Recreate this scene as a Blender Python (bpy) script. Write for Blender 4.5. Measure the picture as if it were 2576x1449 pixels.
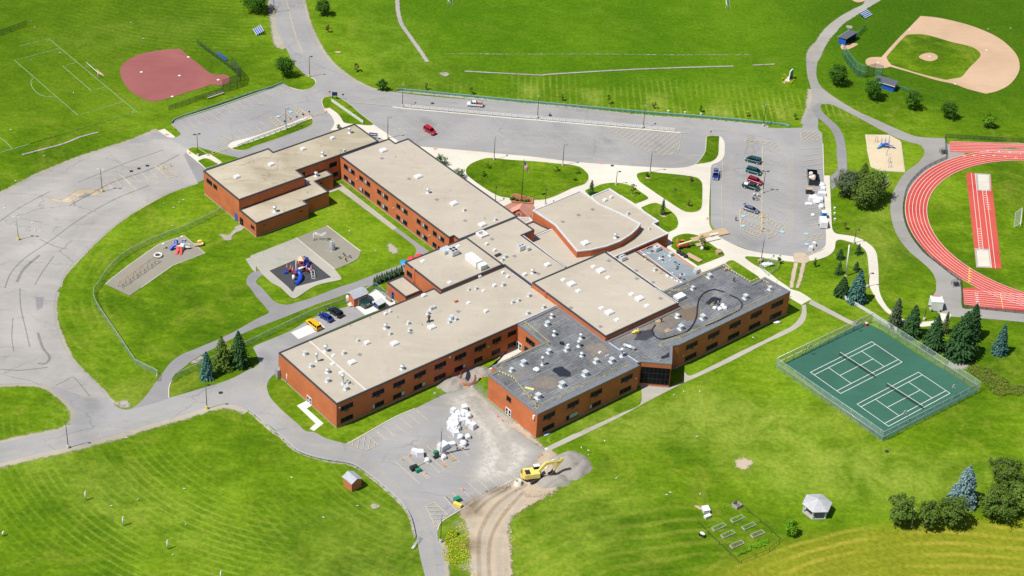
import bpy, bmesh, math, random
from mathutils import Vector, Matrix, geometry, noise
random.seed(7)
R = math.radians
for o in list(bpy.data.objects):
    bpy.data.objects.remove(o)
SC = bpy.context.scene
COL = SC.collection
# ------------------------------------------------------------------ camera
FPX, PIT, ROL, CH, CY = 4736.27, 0.612288, 0.0621607, 300.228, -421.0
PW, PH = 2576.0, 1449.0
c_f = Vector((0, math.cos(PIT), -math.sin(PIT)))
c_r0 = Vector((1, 0, 0)); c_u0 = c_r0.cross(c_f)
c_r = math.cos(ROL) * c_r0 + math.sin(ROL) * c_u0
c_u = -math.sin(ROL) * c_r0 + math.cos(ROL) * c_u0
c_p = Vector((0, CY, CH))
cd = bpy.data.cameras.new('camera'); cam = bpy.data.objects.new('camera', cd); COL.objects.link(cam)
cd.sensor_width = 36; cd.lens = FPX / PW * 36; cd.clip_start = 1; cd.clip_end = 6000
m = Matrix((c_r, c_u, -c_f)).transposed().to_4x4(); m.translation = c_p
cam.matrix_world = m
SC.camera = cam
# ------------------------------------------------------------------ light
SUN_AZ, SUN_EL = R(211), R(59)
w = bpy.data.worlds.new('World'); SC.world = w; w.use_nodes = True
nt = w.node_tree; bg = nt.nodes['Background']
sky = nt.nodes.new('ShaderNodeTexSky'); sky.sky_type = 'NISHITA'; sky.sun_disc = False
sky.sun_elevation = SUN_EL; sky.sun_rotation = math.pi / 2 - SUN_AZ
nt.links.new(sky.outputs[0], bg.inputs[0]); bg.inputs[1].default_value = 0.070
sl = bpy.data.lights.new('sun', 'SUN'); sl.energy = 4.7; sl.angle = R(0.53); sl.color = (1.0, 0.965, 0.90)
so = bpy.data.objects.new('sun', sl); COL.objects.link(so)
sd = Vector((math.cos(SUN_AZ) * math.cos(SUN_EL), math.sin(SUN_AZ) * math.cos(SUN_EL), math.sin(SUN_EL)))
so.rotation_euler = sd.to_track_quat('Z', 'Y').to_euler(); so.location = (0, 0, 200)
vs = SC.view_settings; vs.view_transform = 'Standard'; vs.look = 'None'; vs.exposure = 0.22; vs.gamma = 1.0
SC.render.engine = 'CYCLES'
# ------------------------------------------------------------------ pixel -> place
def px(cr, u, v):
    return (int(cr[0]) * 644 + u * .25, int(cr[1]) * 362.25 + v * .25)
def toks(s):
    out = []; cr = '00'
    for t in s.split():
        if ',' not in t: cr = t; continue
        sh = t.endswith('!'); t = t.rstrip('!')
        a, b = t.split(','); out.append((px(cr, float(a), float(b)), sh))
    return out
def ray(q):
    return (c_f * FPX + c_r * (q[0] - PW / 2) - c_u * (q[1] - PH / 2))
def unp(q, z=0.0):
    d = ray(q); t = (z - CH) / d.z
    return c_p + d * t
def at(s, z=0.0):
    return unp(toks(s)[0][0], z)
def proj(P):
    d = P - c_p; z = d.dot(c_f)
    return (PW / 2 + FPX * d.dot(c_r) / z, PH / 2 - FPX * d.dot(c_u) / z)
def height(base, top):
    P = unp(base); best = 0; bd = 1e9
    for i in range(400):
        z = i * .08; q = proj(P + Vector((0, 0, z)))
        d = abs(q[1] - top[1])
        if d < bd: bd = d; best = z
    return best
def mpp(P):   # metres per source-overview pixel at P
    return (P - c_p).length / FPX
def line(s, z=0.0, smooth=True, n=5):
    T = toks(s); P = [unp(q, z).xy for q, _ in T]
    if not smooth: return P
    return catmull(P, [sh for _, sh in T], n, False)
def catmull(P, S, n, closed):
    out = []; N = len(P)
    rng = range(N) if closed else range(N - 1)
    for i in rng:
        p1, p2 = P[i], P[(i + 1) % N]
        p0 = P[i - 1] if (closed or i > 0) else p1
        p3 = P[(i + 2) % N] if (closed or i + 2 < N) else p2
        if S[i]: p0 = p1
        if S[(i + 1) % N]: p3 = p2
        if S[i] and S[(i + 1) % N]:
            out.append(p1.copy()); continue
        for k in range(n):
            t = k / n; m1 = (p2 - p0) * .5; m2 = (p3 - p1) * .5
            # limit tangents for very uneven spacing
            L = (p2 - p1).length
            if m1.length > L: m1 = m1 * (L / m1.length)
            if m2.length > L: m2 = m2 * (L / m2.length)
            out.append((2*t**3-3*t**2+1)*p1 + (t**3-2*t**2+t)*m1 + (-2*t**3+3*t**2)*p2 + (t**3-t**2)*m2)
    if not closed: out.append(P[-1].copy())
    return out
def area(s, z=0.0, smooth=True, n=5):
    T = toks(s); P = [unp(q, z).xy for q, _ in T]
    if smooth: P = catmull(P, [sh for _, sh in T], n, True)
    return ccw(P)
def ccw(P):
    A = sum(P[i - 1].x * P[i].y - P[i].x * P[i - 1].y for i in range(len(P)))
    return P if A > 0 else P[::-1]
TH = 0.718724
AX = Vector((math.cos(TH), math.sin(TH))); BX = Vector((-math.sin(TH), math.cos(TH)))
def AB(a, b): return AX * a + BX * b
def offset(P, d):   # outward positive for ccw
    out = []; N = len(P)
    for i in range(N):
        e1 = (P[i] - P[i - 1]); e2 = (P[(i + 1) % N] - P[i])
        if e1.length < 1e-6: e1 = e2
        if e2.length < 1e-6: e2 = e1
        e1 = e1.normalized(); e2 = e2.normalized()
        n1 = Vector((e1.y, -e1.x)); n2 = Vector((e2.y, -e2.x))
        nn = n1 + n2
        if nn.length < 1e-3: nn = n1.copy()
        nn.normalize(); c = max(.35, nn.dot(n1))
        out.append(P[i] + nn * (d / c))
    return out
# ------------------------------------------------------------------ materials
MATS = {}
def newmat(name):
    m = bpy.data.materials.new(name); m.use_nodes = True; MATS[name] = m
    nt = m.node_tree; b = nt.nodes['Principled BSDF']
    return m, nt, b
def N(nt, t, **k):
    n = nt.nodes.new(t)
    for a, v in k.items(): setattr(n, a, v)
    return n
def L(nt, a, b): nt.links.new(a, b)
def objco(nt, sx=1, sy=1, sz=1, rz=0, loc=(0, 0, 0)):
    tc = N(nt, 'ShaderNodeTexCoord'); mp = N(nt, 'ShaderNodeMapping', vector_type='POINT')
    mp.inputs['Scale'].default_value = (sx, sy, sz); mp.inputs['Rotation'].default_value = (0, 0, rz)
    mp.inputs['Location'].default_value = loc
    L(nt, tc.outputs['Object'], mp.inputs[0]); return mp.outputs[0]
def nse(nt, co, scale, detail=3, rough=.55, dist=0):
    n = N(nt, 'ShaderNodeTexNoise'); n.inputs['Scale'].default_value = scale
    n.inputs['Detail'].default_value = detail; n.inputs['Roughness'].default_value = rough
    n.inputs['Distortion'].default_value = dist
    L(nt, co, n.inputs['Vector']); return n.outputs[0]
def ramp(nt, fac, stops, interp='LINEAR'):
    r = N(nt, 'ShaderNodeValToRGB'); cr = r.color_ramp; cr.interpolation = interp
    while len(cr.elements) > 1: cr.elements.remove(cr.elements[-1])
    cr.elements[0].position = stops[0][0]; cr.elements[0].color = col4(stops[0][1])
    for p, c in stops[1:]:
        e = cr.elements.new(p); e.color = col4(c)
    L(nt, fac, r.inputs[0]); return r.outputs[0]
def col4(c):
    if isinstance(c, (int, float)): c = (c, c, c)
    return (c[0], c[1], c[2], 1)
def mix(nt, fac, a, b, mode='MIX'):
    n = N(nt, 'ShaderNodeMix', data_type='RGBA', blend_type=mode)
    for inp, v in ((n.inputs['Factor'], fac), (n.inputs['A'], a), (n.inputs['B'], b)):
        if isinstance(v, (int, float)): inp.default_value = v if inp.name == 'Factor' else (v, v, v, 1)
        elif isinstance(v, tuple): inp.default_value = col4(v)
        else: L(nt, v, inp)
    return n.outputs['Result']
def mth(nt, op, a, b=None, clamp=False):
    n = N(nt, 'ShaderNodeMath', operation=op); n.use_clamp = clamp
    for i, v in enumerate((a, b)):
        if v is None: continue
        if isinstance(v, (int, float)): n.inputs[i].default_value = v
        else: L(nt, v, n.inputs[i])
    return n.outputs[0]
def bump(nt, b, h, strength=.3, dist=.05):
    n = N(nt, 'ShaderNodeBump'); n.inputs['Strength'].default_value = strength
    n.inputs['Distance'].default_value = dist; L(nt, h, n.inputs['Height']); L(nt, n.outputs[0], b.inputs['Normal'])
def simple(name, col, rough=.6, metal=0, var=.12, scale=1.5, emit=None):
    if name in MATS: return MATS[name]
    m, nt, b = newmat(name)
    co = objco(nt); f = nse(nt, co, scale, 4)
    d = tuple(c * (1 - var) for c in col); l = tuple(min(1, c * (1 + var)) for c in col)
    L(nt, ramp(nt, f, [(.3, d), (.7, l)]), b.inputs['Base Color'])
    b.inputs['Roughness'].default_value = rough; b.inputs['Metallic'].default_value = metal
    return m
# ---- grass
def zone(nt, co_xy, P, rx, ry, rot, soft=.35):
    """soft-edged elliptical patch factor round the ground point P"""
    s = N(nt, 'ShaderNodeVectorMath', operation='SUBTRACT'); L(nt, co_xy, s.inputs[0]); s.inputs[1].default_value = (P.x, P.y, 0)
    r = N(nt, 'ShaderNodeMapping'); r.inputs['Rotation'].default_value = (0, 0, -rot)
    L(nt, s.outputs[0], r.inputs[0])
    q = N(nt, 'ShaderNodeVectorMath', operation='MULTIPLY'); L(nt, r.outputs[0], q.inputs[0]); q.inputs[1].default_value = (1 / rx, 1 / ry, 0)
    le = N(nt, 'ShaderNodeVectorMath', operation='LENGTH'); L(nt, q.outputs[0], le.inputs[0])
    mr = N(nt, 'ShaderNodeMapRange'); mr.interpolation_type = 'SMOOTHSTEP'
    L(nt, le.outputs['Value'], mr.inputs[0]); mr.inputs[1].default_value = 1 + soft; mr.inputs[2].default_value = 1 - soft
    mr.inputs[3].default_value = 0; mr.inputs[4].default_value = 1
    return mr.outputs[0]
def rings(nt, co, P, period, warp):
    s = N(nt, 'ShaderNodeVectorMath', operation='SUBTRACT'); L(nt, co, s.inputs[0]); s.inputs[1].default_value = (P.x, P.y, 0)
    le = N(nt, 'ShaderNodeVectorMath', operation='LENGTH'); L(nt, s.outputs[0], le.inputs[0])
    a = mth(nt, 'MULTIPLY', le.outputs['Value'], 2 * math.pi / period)
    a = mth(nt, 'ADD', a, mth(nt, 'MULTIPLY', warp, 5.0))
    return mth(nt, 'MULTIPLY_ADD', mth(nt, 'SINE', a), .5), a
def grass_mat(name, base_shift=1.0):
    m, nt, b = newmat(name)
    co = objco(nt)
    big = nse(nt, co, .018, 3, .5); med = nse(nt, co, .11, 4, .6, .6); fin = nse(nt, co, .9, 5, .65)
    stretched = nse(nt, objco(nt, .35, 1, 1, R(-35)), .5, 4, .65)
    dark = tuple(c * base_shift for c in (.048, .108, .0018)); mid = tuple(c * base_shift for c in (.088, .168, .0024)); light = tuple(c * base_shift for c in (.160, .262, .009))
    f = mth(nt, 'ADD', mth(nt, 'MULTIPLY', big, .50), mth(nt, 'MULTIPLY', med, .27))
    f = mth(nt, 'ADD', f, mth(nt, 'MULTIPLY', stretched, .23))
    c = ramp(nt, f, [(.38, dark), (.485, mid), (.60, light)])
    straw = (.27, .29, .035)
    f2 = nse(nt, objco(nt, loc=(40, 7, 3)), .06, 6, .7, 1.2)
    c = mix(nt, ramp(nt, f2, [(.52, 0), (.72, .45)]), c, straw)
    # mowing zones, and pale sheen painted over the lawns
    warp = nse(nt, co, .03, 2)
    brk = ramp(nt, nse(nt, objco(nt, loc=(11, 3, 0)), .045, 4, .65, .8), [(.40, .12), (.60, 1)])
    def mow(c, Z, S, colr, amt):
        s = ramp(nt, S, [(.55, 0), (.95, 1)])
        k = mth(nt, 'MULTIPLY', mth(nt, 'MULTIPLY', Z, s), amt)
        k = mth(nt, 'MULTIPLY', k, brk)
        return mix(nt, k, c, colr)
    def ring_s(P, per, wamp=1):
        s = N(nt, 'ShaderNodeVectorMath', operation='SUBTRACT'); L(nt, co, s.inputs[0]); s.inputs[1].default_value = (P.x, P.y, 0)
        le = N(nt, 'ShaderNodeVectorMath', operation='LENGTH'); L(nt, s.outputs[0], le.inputs[0])
        a = mth(nt, 'ADD', mth(nt, 'MULTIPLY', le.outputs['Value'], 2 * math.pi / per), mth(nt, 'MULTIPLY', warp, 9.0 * wamp))
        a = mth(nt, 'ADD', a, mth(nt, 'MULTIPLY', med, 1.3))
        return mth(nt, 'ADD', mth(nt, 'MULTIPLY', mth(nt, 'SINE', a), .5), .5)
    def band_s(ang, per):
        v = objco(nt, 1, 1, 1, -ang); sx = N(nt, 'ShaderNodeSeparateXYZ'); L(nt, v, sx.inputs[0])
        a = mth(nt, 'ADD', mth(nt, 'MULTIPLY', sx.outputs[0], 2 * math.pi / per), mth(nt, 'MULTIPLY', med, 2.5))
        return mth(nt, 'ADD', mth(nt, 'MULTIPLY', mth(nt, 'SINE', a), .5), .5)
    if name == 'grass_field':
        c = mow(c, zone(nt, co, at('03 1150,900'), 52, 24, R(-25), .5), ring_s(at('12 900,900'), 2.0, .3), (.22, .31, .035), .55)
        c = mow(c, zone(nt, co, at('13 700,900'), 24, 30, R(-15), .5), ring_s(at('12 2300,1300'), 2.3), (.20, .28, .03), .35)
        c = mow(c, zone(nt, co, at('20 1400,980'), 62, 13, R(0), .3), band_s(R(2), 2.1), (.27, .32, .045), .75)
        c = mow(c, zone(nt, co, at('20 1500,1030'), 60, 6, R(-3), .4), band_s(R(0), 21), (.30, .35, .055), .95)
        c = mow(c, zone(nt, co, at('02 700,500'), 12, 60, R(12), .4), ring_s(at('01 2300,1449'), 3.1, .5), (.19, .28, .025), .40)
        zb = zone(nt, co, at('33 2150,1700'), 70, 27, R(10), .12)
        c = mow(c, zb, ring_s(at('33 2700,3900'), 3.6, .9), (.42, .37, .06), .80)
        c = mix(nt, mth(nt, 'MULTIPLY', zb, .62), c, (.25, .24, .018))
        c = mow(c, zone(nt, co, at('23 700,1100'), 42, 26, R(10), .5), ring_s(at('23 2400,3000'), 4.3), (.25, .29, .035), .40)
        for Pz, rx_, ry_, rt, am in (('22 1900,1330', 34, 9, 6, .75), ('32 100,1449', 30, 8, -28, .6), ('33 500,330', 26, 10, -5, .6), ('23 400,900', 22, 18, 20, .45), ('03 1000,560', 30, 9, -30, .4), ('00 1300,330', 30, 9, 25, .5), ('10 1400,500', 14, 34, 20, .35), ('13 1150,1200', 18, 16, 0, .4), ('02 1200,1100', 14, 6, 20, .4), ('31 1150,900', 9, 24, -15, .4), ('33 1300,500', 30, 9, 8, .4)):
            c = mix(nt, mth(nt, 'MULTIPLY', mth(nt, 'MULTIPLY', zone(nt, co, at(Pz), rx_, ry_, R(rt), .6), ramp(nt, med, [(.36, .15), (.62, 1)])), am * .85), c, (.24, .31, .04))  # light sheen on the lawns, painted into the grass colour as pale patches
        c = mow(c, zone(nt, co, at('00 1700,250'), 40, 25, R(20), .5), ring_s(at('00 2576,-900'), 2.4), (.23, .36, .03), .35)
        # deeper lush turf towards the playing fields in the back
        c = mix(nt, mth(nt, 'MULTIPLY', zone(nt, co, at('20 1000,200'), 95, 60, 0, .4), .6), c, (.054, .148, .0012))
        c = mix(nt, mth(nt, 'MULTIPLY', zone(nt, co, at('00 300,300'), 70, 70, 0, .4), .55), c, (.052, .110, .0012))
        c = mix(nt, mth(nt, 'MULTIPLY', zone(nt, co, at('30 2000,300'), 60, 60, 0, .4), .75), c, (.038, .105, .0012))
    v = ramp(nt, fin, [(.3, .72), (.7, 1.22)])
    c = mix(nt, 1.0, c, v, 'MULTIPLY')
    L(nt, c, b.inputs['Base Color']); b.inputs['Roughness'].default_value = .95
    b.inputs['Specular IOR Level'].default_value = .1
    bump(nt, b, fin, .5, .25)
    return m
grass_mat('grass_field'); grass_mat('grass_lawn', .95)
# ---- asphalt
def asphalt(name, a, bcol, crack=.35, stain=.3, cscale=.09):
    m, nt, b = newmat(name); co = objco(nt)
    c = ramp(nt, nse(nt, co, .045, 4, .6, .5), [(.32, a), (.68, bcol)])
    c = mix(nt, ramp(nt, nse(nt, co, .25, 5, .7), [(.58, 0), (.78, stain)]), c, tuple(x * .62 for x in a))
    c = mix(nt, ramp(nt, nse(nt, objco(nt, .25, 1.4, 1, R(-38)), .3, 4, .6), [(.5, 0), (.75, .35)]), c, tuple(min(1, x * 1.14) for x in bcol))
    if crack:
        wv = N(nt, 'ShaderNodeVectorMath', operation='ADD'); L(nt, co, wv.inputs[0])
        nn = N(nt, 'ShaderNodeTexNoise'); nn.inputs['Scale'].default_value = .5; nn.inputs['Detail'].default_value = 4; L(nt, co, nn.inputs['Vector'])
        sc = N(nt, 'ShaderNodeVectorMath', operation='SCALE'); L(nt, nn.outputs['Color'], sc.inputs[0]); sc.inputs['Scale'].default_value = 2.4
        L(nt, sc.outputs[0], wv.inputs[1])
        vo = N(nt, 'ShaderNodeTexVoronoi', feature='DISTANCE_TO_EDGE'); vo.inputs['Scale'].default_value = cscale
        mp = N(nt, 'ShaderNodeMapping'); mp.inputs['Scale'].default_value = (.45, 1, 1); mp.inputs['Rotation'].default_value = (0, 0, R(-38)); L(nt, wv.outputs[0], mp.inputs[0]); L(nt, mp.outputs[0], vo.inputs['Vector'])
        k = ramp(nt, vo.outputs[0], [(.0, crack), (.018, 0)])
        k = mth(nt, 'MULTIPLY', k, ramp(nt, nse(nt, co, .05, 2), [(.42, 0), (.6, 1)]))
        c = mix(nt, k, c, tuple(x * .25 for x in a))
    fine = nse(nt, co, 6, 3)
    c = mix(nt, 1.0, c, ramp(nt, fine, [(.3, .93), (.7, 1.06)]), 'MULTIPLY')
    L(nt, c, b.inputs['Base Color']); b.inputs['Roughness'].default_value = .9
    bump(nt, b, fine, .25, .02); return m
asphalt('asphalt_lot', (.245, .240, .240), (.325, .318, .312), .3, .3)
asphalt('asphalt_old', (.28, .265, .252), (.385, .365, .342), .45, .55, .11)
asphalt('asphalt_path', (.20, .195, .198), (.26, .253, .255), .2, .2)
asphalt('asphalt_track', (.24, .23, .215), (.31, .30, .28), .3, .3)
asphalt('concrete', (.53, .495, .42), (.64, .60, .515), .12, .12)
asphalt('concrete_old', (.31, .295, .25), (.41, .39, .335), .4, .4, .3)
asphalt('gravel_path', (.27, .25, .22), (.37, .35, .31), .0, .5)
asphalt('gravel_edge', (.26, .24, .19), (.40, .36, .28), .0, .6)
asphalt('dirt', (.34, .265, .18), (.53, .44, .33), .0, .9)
asphalt('gravel_pile', (.24, .22, .19), (.38, .35, .31), .0, .9)
asphalt('pink_clay', (.24, .070, .066), (.30, .100, .092), .0, .3)
asphalt('tan_clay', (.43, .285, .175), (.53, .365, .24), .0, .35)
asphalt('sand_pad', (.225, .21, .17), (.275, .255, .205), .0, .25)
asphalt('wood_chip', (.52, .42, .27), (.62, .52, .36), .0, .3)
asphalt('rubber_pad', (.035, .037, .042), (.055, .057, .062), .3, .3)
asphalt('court_green', (.024, .098, .066), (.033, .125, .085), .15, .3)
asphalt('track_red', (.43, .048, .036), (.52, .085, .060), .0, .2)
asphalt('brick_paving', (.32, .15, .10), (.42, .21, .15), .0, .3)
asphalt('mulch', (.30, .08, .035), (.40, .13, .06), .0, .5)
asphalt('roof_gravel', (.385, .338, .270), (.460, .408, .332), .10, .5, .16)
asphalt('roof_old', (.27, .225, .15), (.49, .43, .33), .5, .9, .12)
asphalt('roof_membrane', (.14, .17, .19), (.34, .37, .39), .1, .7, .3)
asphalt('dust', (.47, .445, .395), (.57, .545, .495), .0, .25)
asphalt('white_slab', (.58, .57, .54), (.68, .67, .64), .1, .1)
# black torn roof
m, nt, b = newmat('roof_black'); co = objco(nt, 1, 1, 1, -TH)
c = ramp(nt, nse(nt, objco(nt), .12, 5, .65, .6), [(.3, (.11, .115, .125)), (.5, (.18, .187, .20)), (.75, (.27, .275, .285))])
bt = N(nt, 'ShaderNodeTexBrick'); bt.inputs['Scale'].default_value = 1; bt.inputs['Brick Width'].default_value = 3.4; bt.inputs['Row Height'].default_value = .85
bt.inputs['Mortar Size'].default_value = .06; bt.offset = .37; bt.inputs['Color1'].default_value = (1, 1, 1, 1); bt.inputs['Color2'].default_value = (.66, .66, .66, 1); bt.inputs['Mortar'].default_value = (.15, .15, .15, 1)
wv = N(nt, 'ShaderNodeVectorMath', operation='ADD'); L(nt, co, wv.inputs[0])
nn = N(nt, 'ShaderNodeTexNoise'); nn.inputs['Scale'].default_value = .8; L(nt, co, nn.inputs['Vector'])
sc = N(nt, 'ShaderNodeVectorMath', operation='SCALE'); L(nt, nn.outputs['Color'], sc.inputs[0]); sc.inputs['Scale'].default_value = .9; L(nt, sc.outputs[0], wv.inputs[1])
L(nt, wv.outputs[0], bt.inputs['Vector'])
c = mix(nt, ramp(nt, nse(nt, objco(nt, loc=(3, 8, 0)), .3, 4, .6), [(.35, .45), (.6, .95)]), c, bt.outputs['Color'], 'MULTIPLY')
c = mix(nt, ramp(nt, nse(nt, objco(nt, loc=(9, 2, 0)), .07, 4, .6), [(.58, 0), (.72, .55)]), c, (.22, .19, .15))
L(nt, c, b.inputs['Base Color']); b.inputs['Roughness'].default_value = .8
# brick
m, nt, b = newmat('brick'); co = objco(nt)
c = ramp(nt, nse(nt, co, .25, 5, .6), [(.3, (.42, .112, .036)), (.7, (.54, .158, .054))])
c = mix(nt, 1.0, c, ramp(nt, nse(nt, co, 5, 2), [(.3, .86), (.7, 1.1)]), 'MULTIPLY')
sp = N(nt, 'ShaderNodeSeparateXYZ'); L(nt, co, sp.inputs[0])
cz = mth(nt, 'FRACT', mth(nt, 'MULTIPLY', sp.outputs[2], 2.5))
c = mix(nt, ramp(nt, cz, [(.0, .22), (.12, 0)]), c, (.36, .22, .14))
L(nt, c, b.inputs['Base Color']); b.inputs['Roughness'].default_value = .9
# chain link
def mesh_mat(name, col, alpha):
    m, nt, b = newmat(name)
    tr = N(nt, 'ShaderNodeBsdfTransparent'); mx = N(nt, 'ShaderNodeMixShader'); mx.inputs[0].default_value = alpha
    f = nse(nt, objco(nt), .8, 2); L(nt, ramp(nt, f, [(.3, tuple(c * .9 for c in col)), (.7, tuple(c * 1.1 for c in col))]), b.inputs['Base Color'])
    b.inputs['Roughness'].default_value = .5
    L(nt, tr.outputs[0], mx.inputs[1]); L(nt, b.outputs[0], mx.inputs[2])
    L(nt, mx.outputs[0], nt.nodes['Material Output'].inputs[0]); return m
mesh_mat('chain_grey', (.34, .44, .40), .30); mesh_mat('chain_green', (.05, .16, .11), .45); mesh_mat('chain_black', (.03, .06, .05), .42)
mesh_mat('net_dark', (.03, .05, .045), .55); mesh_mat('safety_net', (.75, .15, .03), .7)
def leafmat(name, c1, c2, c3):
    m, nt, b = newmat(name)
    oi = N(nt, 'ShaderNodeObjectInfo')
    f = nse(nt, objco(nt), 1.3, 4, .7)
    c = ramp(nt, f, [(.3, c1), (.5, c2), (.7, c3)])
    hs = N(nt, 'ShaderNodeHueSaturation'); L(nt, c, hs.inputs['Color'])
    L(nt, mth(nt, 'ADD', mth(nt, 'MULTIPLY', oi.outputs['Random'], .35), .82), hs.inputs['Value'])
    L(nt, hs.outputs[0], b.inputs['Base Color']); b.inputs['Roughness'].default_value = .75
    b.inputs['Specular IOR Level'].default_value = .2
    tl = N(nt, 'ShaderNodeBsdfTranslucent'); L(nt, hs.outputs[0], tl.inputs[0])
    mx = N(nt, 'ShaderNodeMixShader'); mx.inputs[0].default_value = .2
    L(nt, b.outputs[0], mx.inputs[1]); L(nt, tl.outputs[0], mx.inputs[2]); L(nt, mx.outputs[0], nt.nodes['Material Output'].inputs[0])
leafmat('leaf_green', (.022, .075, .004), (.045, .13, .006), (.09, .21, .012))
leafmat('leaf_bright', (.07, .19, .006), (.13, .30, .01), (.22, .42, .02))
leafmat('leaf_pine', (.055, .105, .012), (.105, .18, .024), (.21, .28, .06))
leafmat('leaf_spruce', (.016, .056, .016), (.036, .100, .028), (.085, .17, .05))
leafmat('leaf_blue', (.07, .14, .14), (.17, .28, .29), (.38, .50, .52))
leafmat('leaf_blue_dark', (.02, .075, .06), (.06, .16, .13), (.17, .32, .27))
leafmat('leaf_olive', (.07, .10, .012), (.14, .17, .03), (.22, .22, .05))
leafmat('leaf_rust', (.14, .06, .02), (.22, .11, .04), (.28, .18, .06))
leafmat('leaf_grey', (.04, .08, .03), (.09, .13, .06), (.17, .20, .11))
leafmat('leaf_yellow', (.25, .3, .01), (.42, .45, .02), (.6, .6, .04))
simple('bark', (.16, .12, .085), .9)
simple('white_paint', (.72, .72, .71), .45, var=.03)
simple('white_wrap', (.68, .69, .72), .4, var=.06, scale=3)
simple('dark_metal', (.045, .045, .05), .5, .3)
simple('grey_metal', (.42, .45, .46), .4, .5)
simple('pale_metal', (.66, .69, .70), .35, .3)
simple('coping', (.060, .062, .075), .5, .2)
simple('coping_light', (.62, .64, .68), .45, .1)
simple('glass', (.008, .009, .012), .12, 0, .2); MATS['glass'].node_tree.nodes['Principled BSDF'].inputs['Specular IOR Level'].default_value = .06
simple('blind', (.40, .44, .46), .5)
simple('door_blue', (.025, .09, .42), .5)
simple('lane_paint', (.80, .79, .76), .8, var=.05)
simple('stall_paint', (.56, .47, .33), .8, var=.12, scale=.6)
simple('yellow_paint', (.72, .56, .10), .6)
simple('hatch_paint', (.60, .50, .30), .8, var=.12, scale=.6)
simple('sport_paint', (.33, .48, .28), .9, var=.2, scale=.5)
simple('blue_paint', (.30, .50, .62), .8)
simple('red_paint', (.70, .22, .18), .8)
simple('green_rail', (.10, .30, .24), .5); simple('green_rail_light', (.42, .58, .52), .45)
simple('wood', (.42, .30, .17), .8); simple('wood_grey', (.36, .34, .31), .85); simple('plywood', (.46, .33, .20), .75)
simple('rubber', (.018, .018, .020), .7); simple('yellow_machine', (.78, .60, .16), .4); simple('orange_machine', (.75, .13, .03), .45)
simple('blue_plastic', (.01, .06, .50), .35); simple('royal_blue', (.02, .10, .50), .4); simple('red_plastic', (.62, .05, .05), .4); simple('maroon_metal', (.35, .05, .06), .5)
simple('peach_plastic', (.80, .42, .30), .5); simple('orange_metal', (.62, .22, .10), .5); simple('cone_orange', (.90, .22, .08), .5)
simple('slate_roof', (.085, .095, .115), .8); simple('shed_roof', (.36, .38, .42), .8); simple('gazebo_roof', (.42, .42, .44), .7)
simple('shed_brick', (.50, .16, .07), .85); simple('cyan_plastic', (.02, .25, .55), .45); simple('green_plastic', (.015, .22, .12), .5)
simple('skin', (.50, .30, .20), .6); simple('navy_cloth', (.02, .03, .07), .8); simple('white_cloth', (.7, .7, .7), .8); simple('orange_cloth', (.8, .25, .04), .8)
simple('tar', (.012, .014, .028), .9); simple('soil', (.16, .11, .07), .95); simple('flag_red', (.55, .03, .04), .7); simple('flag_blue', (.02, .03, .22), .7)
simple('terracotta', (.62, .28, .20), .8)
def paint(name, col, metal=.25):
    m, nt, b = newmat(name); f = nse(nt, objco(nt), 2, 2)
    L(nt, ramp(nt, f, [(.3, tuple(c * .93 for c in col)), (.7, tuple(min(1, c * 1.05) for c in col))]), b.inputs['Base Color'])
    b.inputs['Metallic'].default_value = metal; b.inputs['Roughness'].default_value = .28; b.inputs['Coat Weight'].default_value = .6; b.inputs['Coat Roughness'].default_value = .08
for n_, c_ in dict(car_white=(.82, .82, .84), car_red=(.50, .006, .03), car_teal=(.012, .085, .095), car_maroon=(.26, .012, .03), car_green=(.01, .05, .045), car_slate=(.16, .19, .27), car_blue=(.012, .035, .26), car_black=(.010, .018, .025), car_yellow=(.90, .52, .01), car_navy=(.01, .03, .17)).items(): paint(n_, c_)
def M_(n): return MATS[n]
simple('yellow_pennant', (.80, .74, .22), .6)
mesh_mat('net_white', (.5, .5, .45), .22)
simple('coping_grey', (.20, .21, .23), .5, .2)
simple('cream_metal', (.70, .62, .42), .5)
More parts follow.
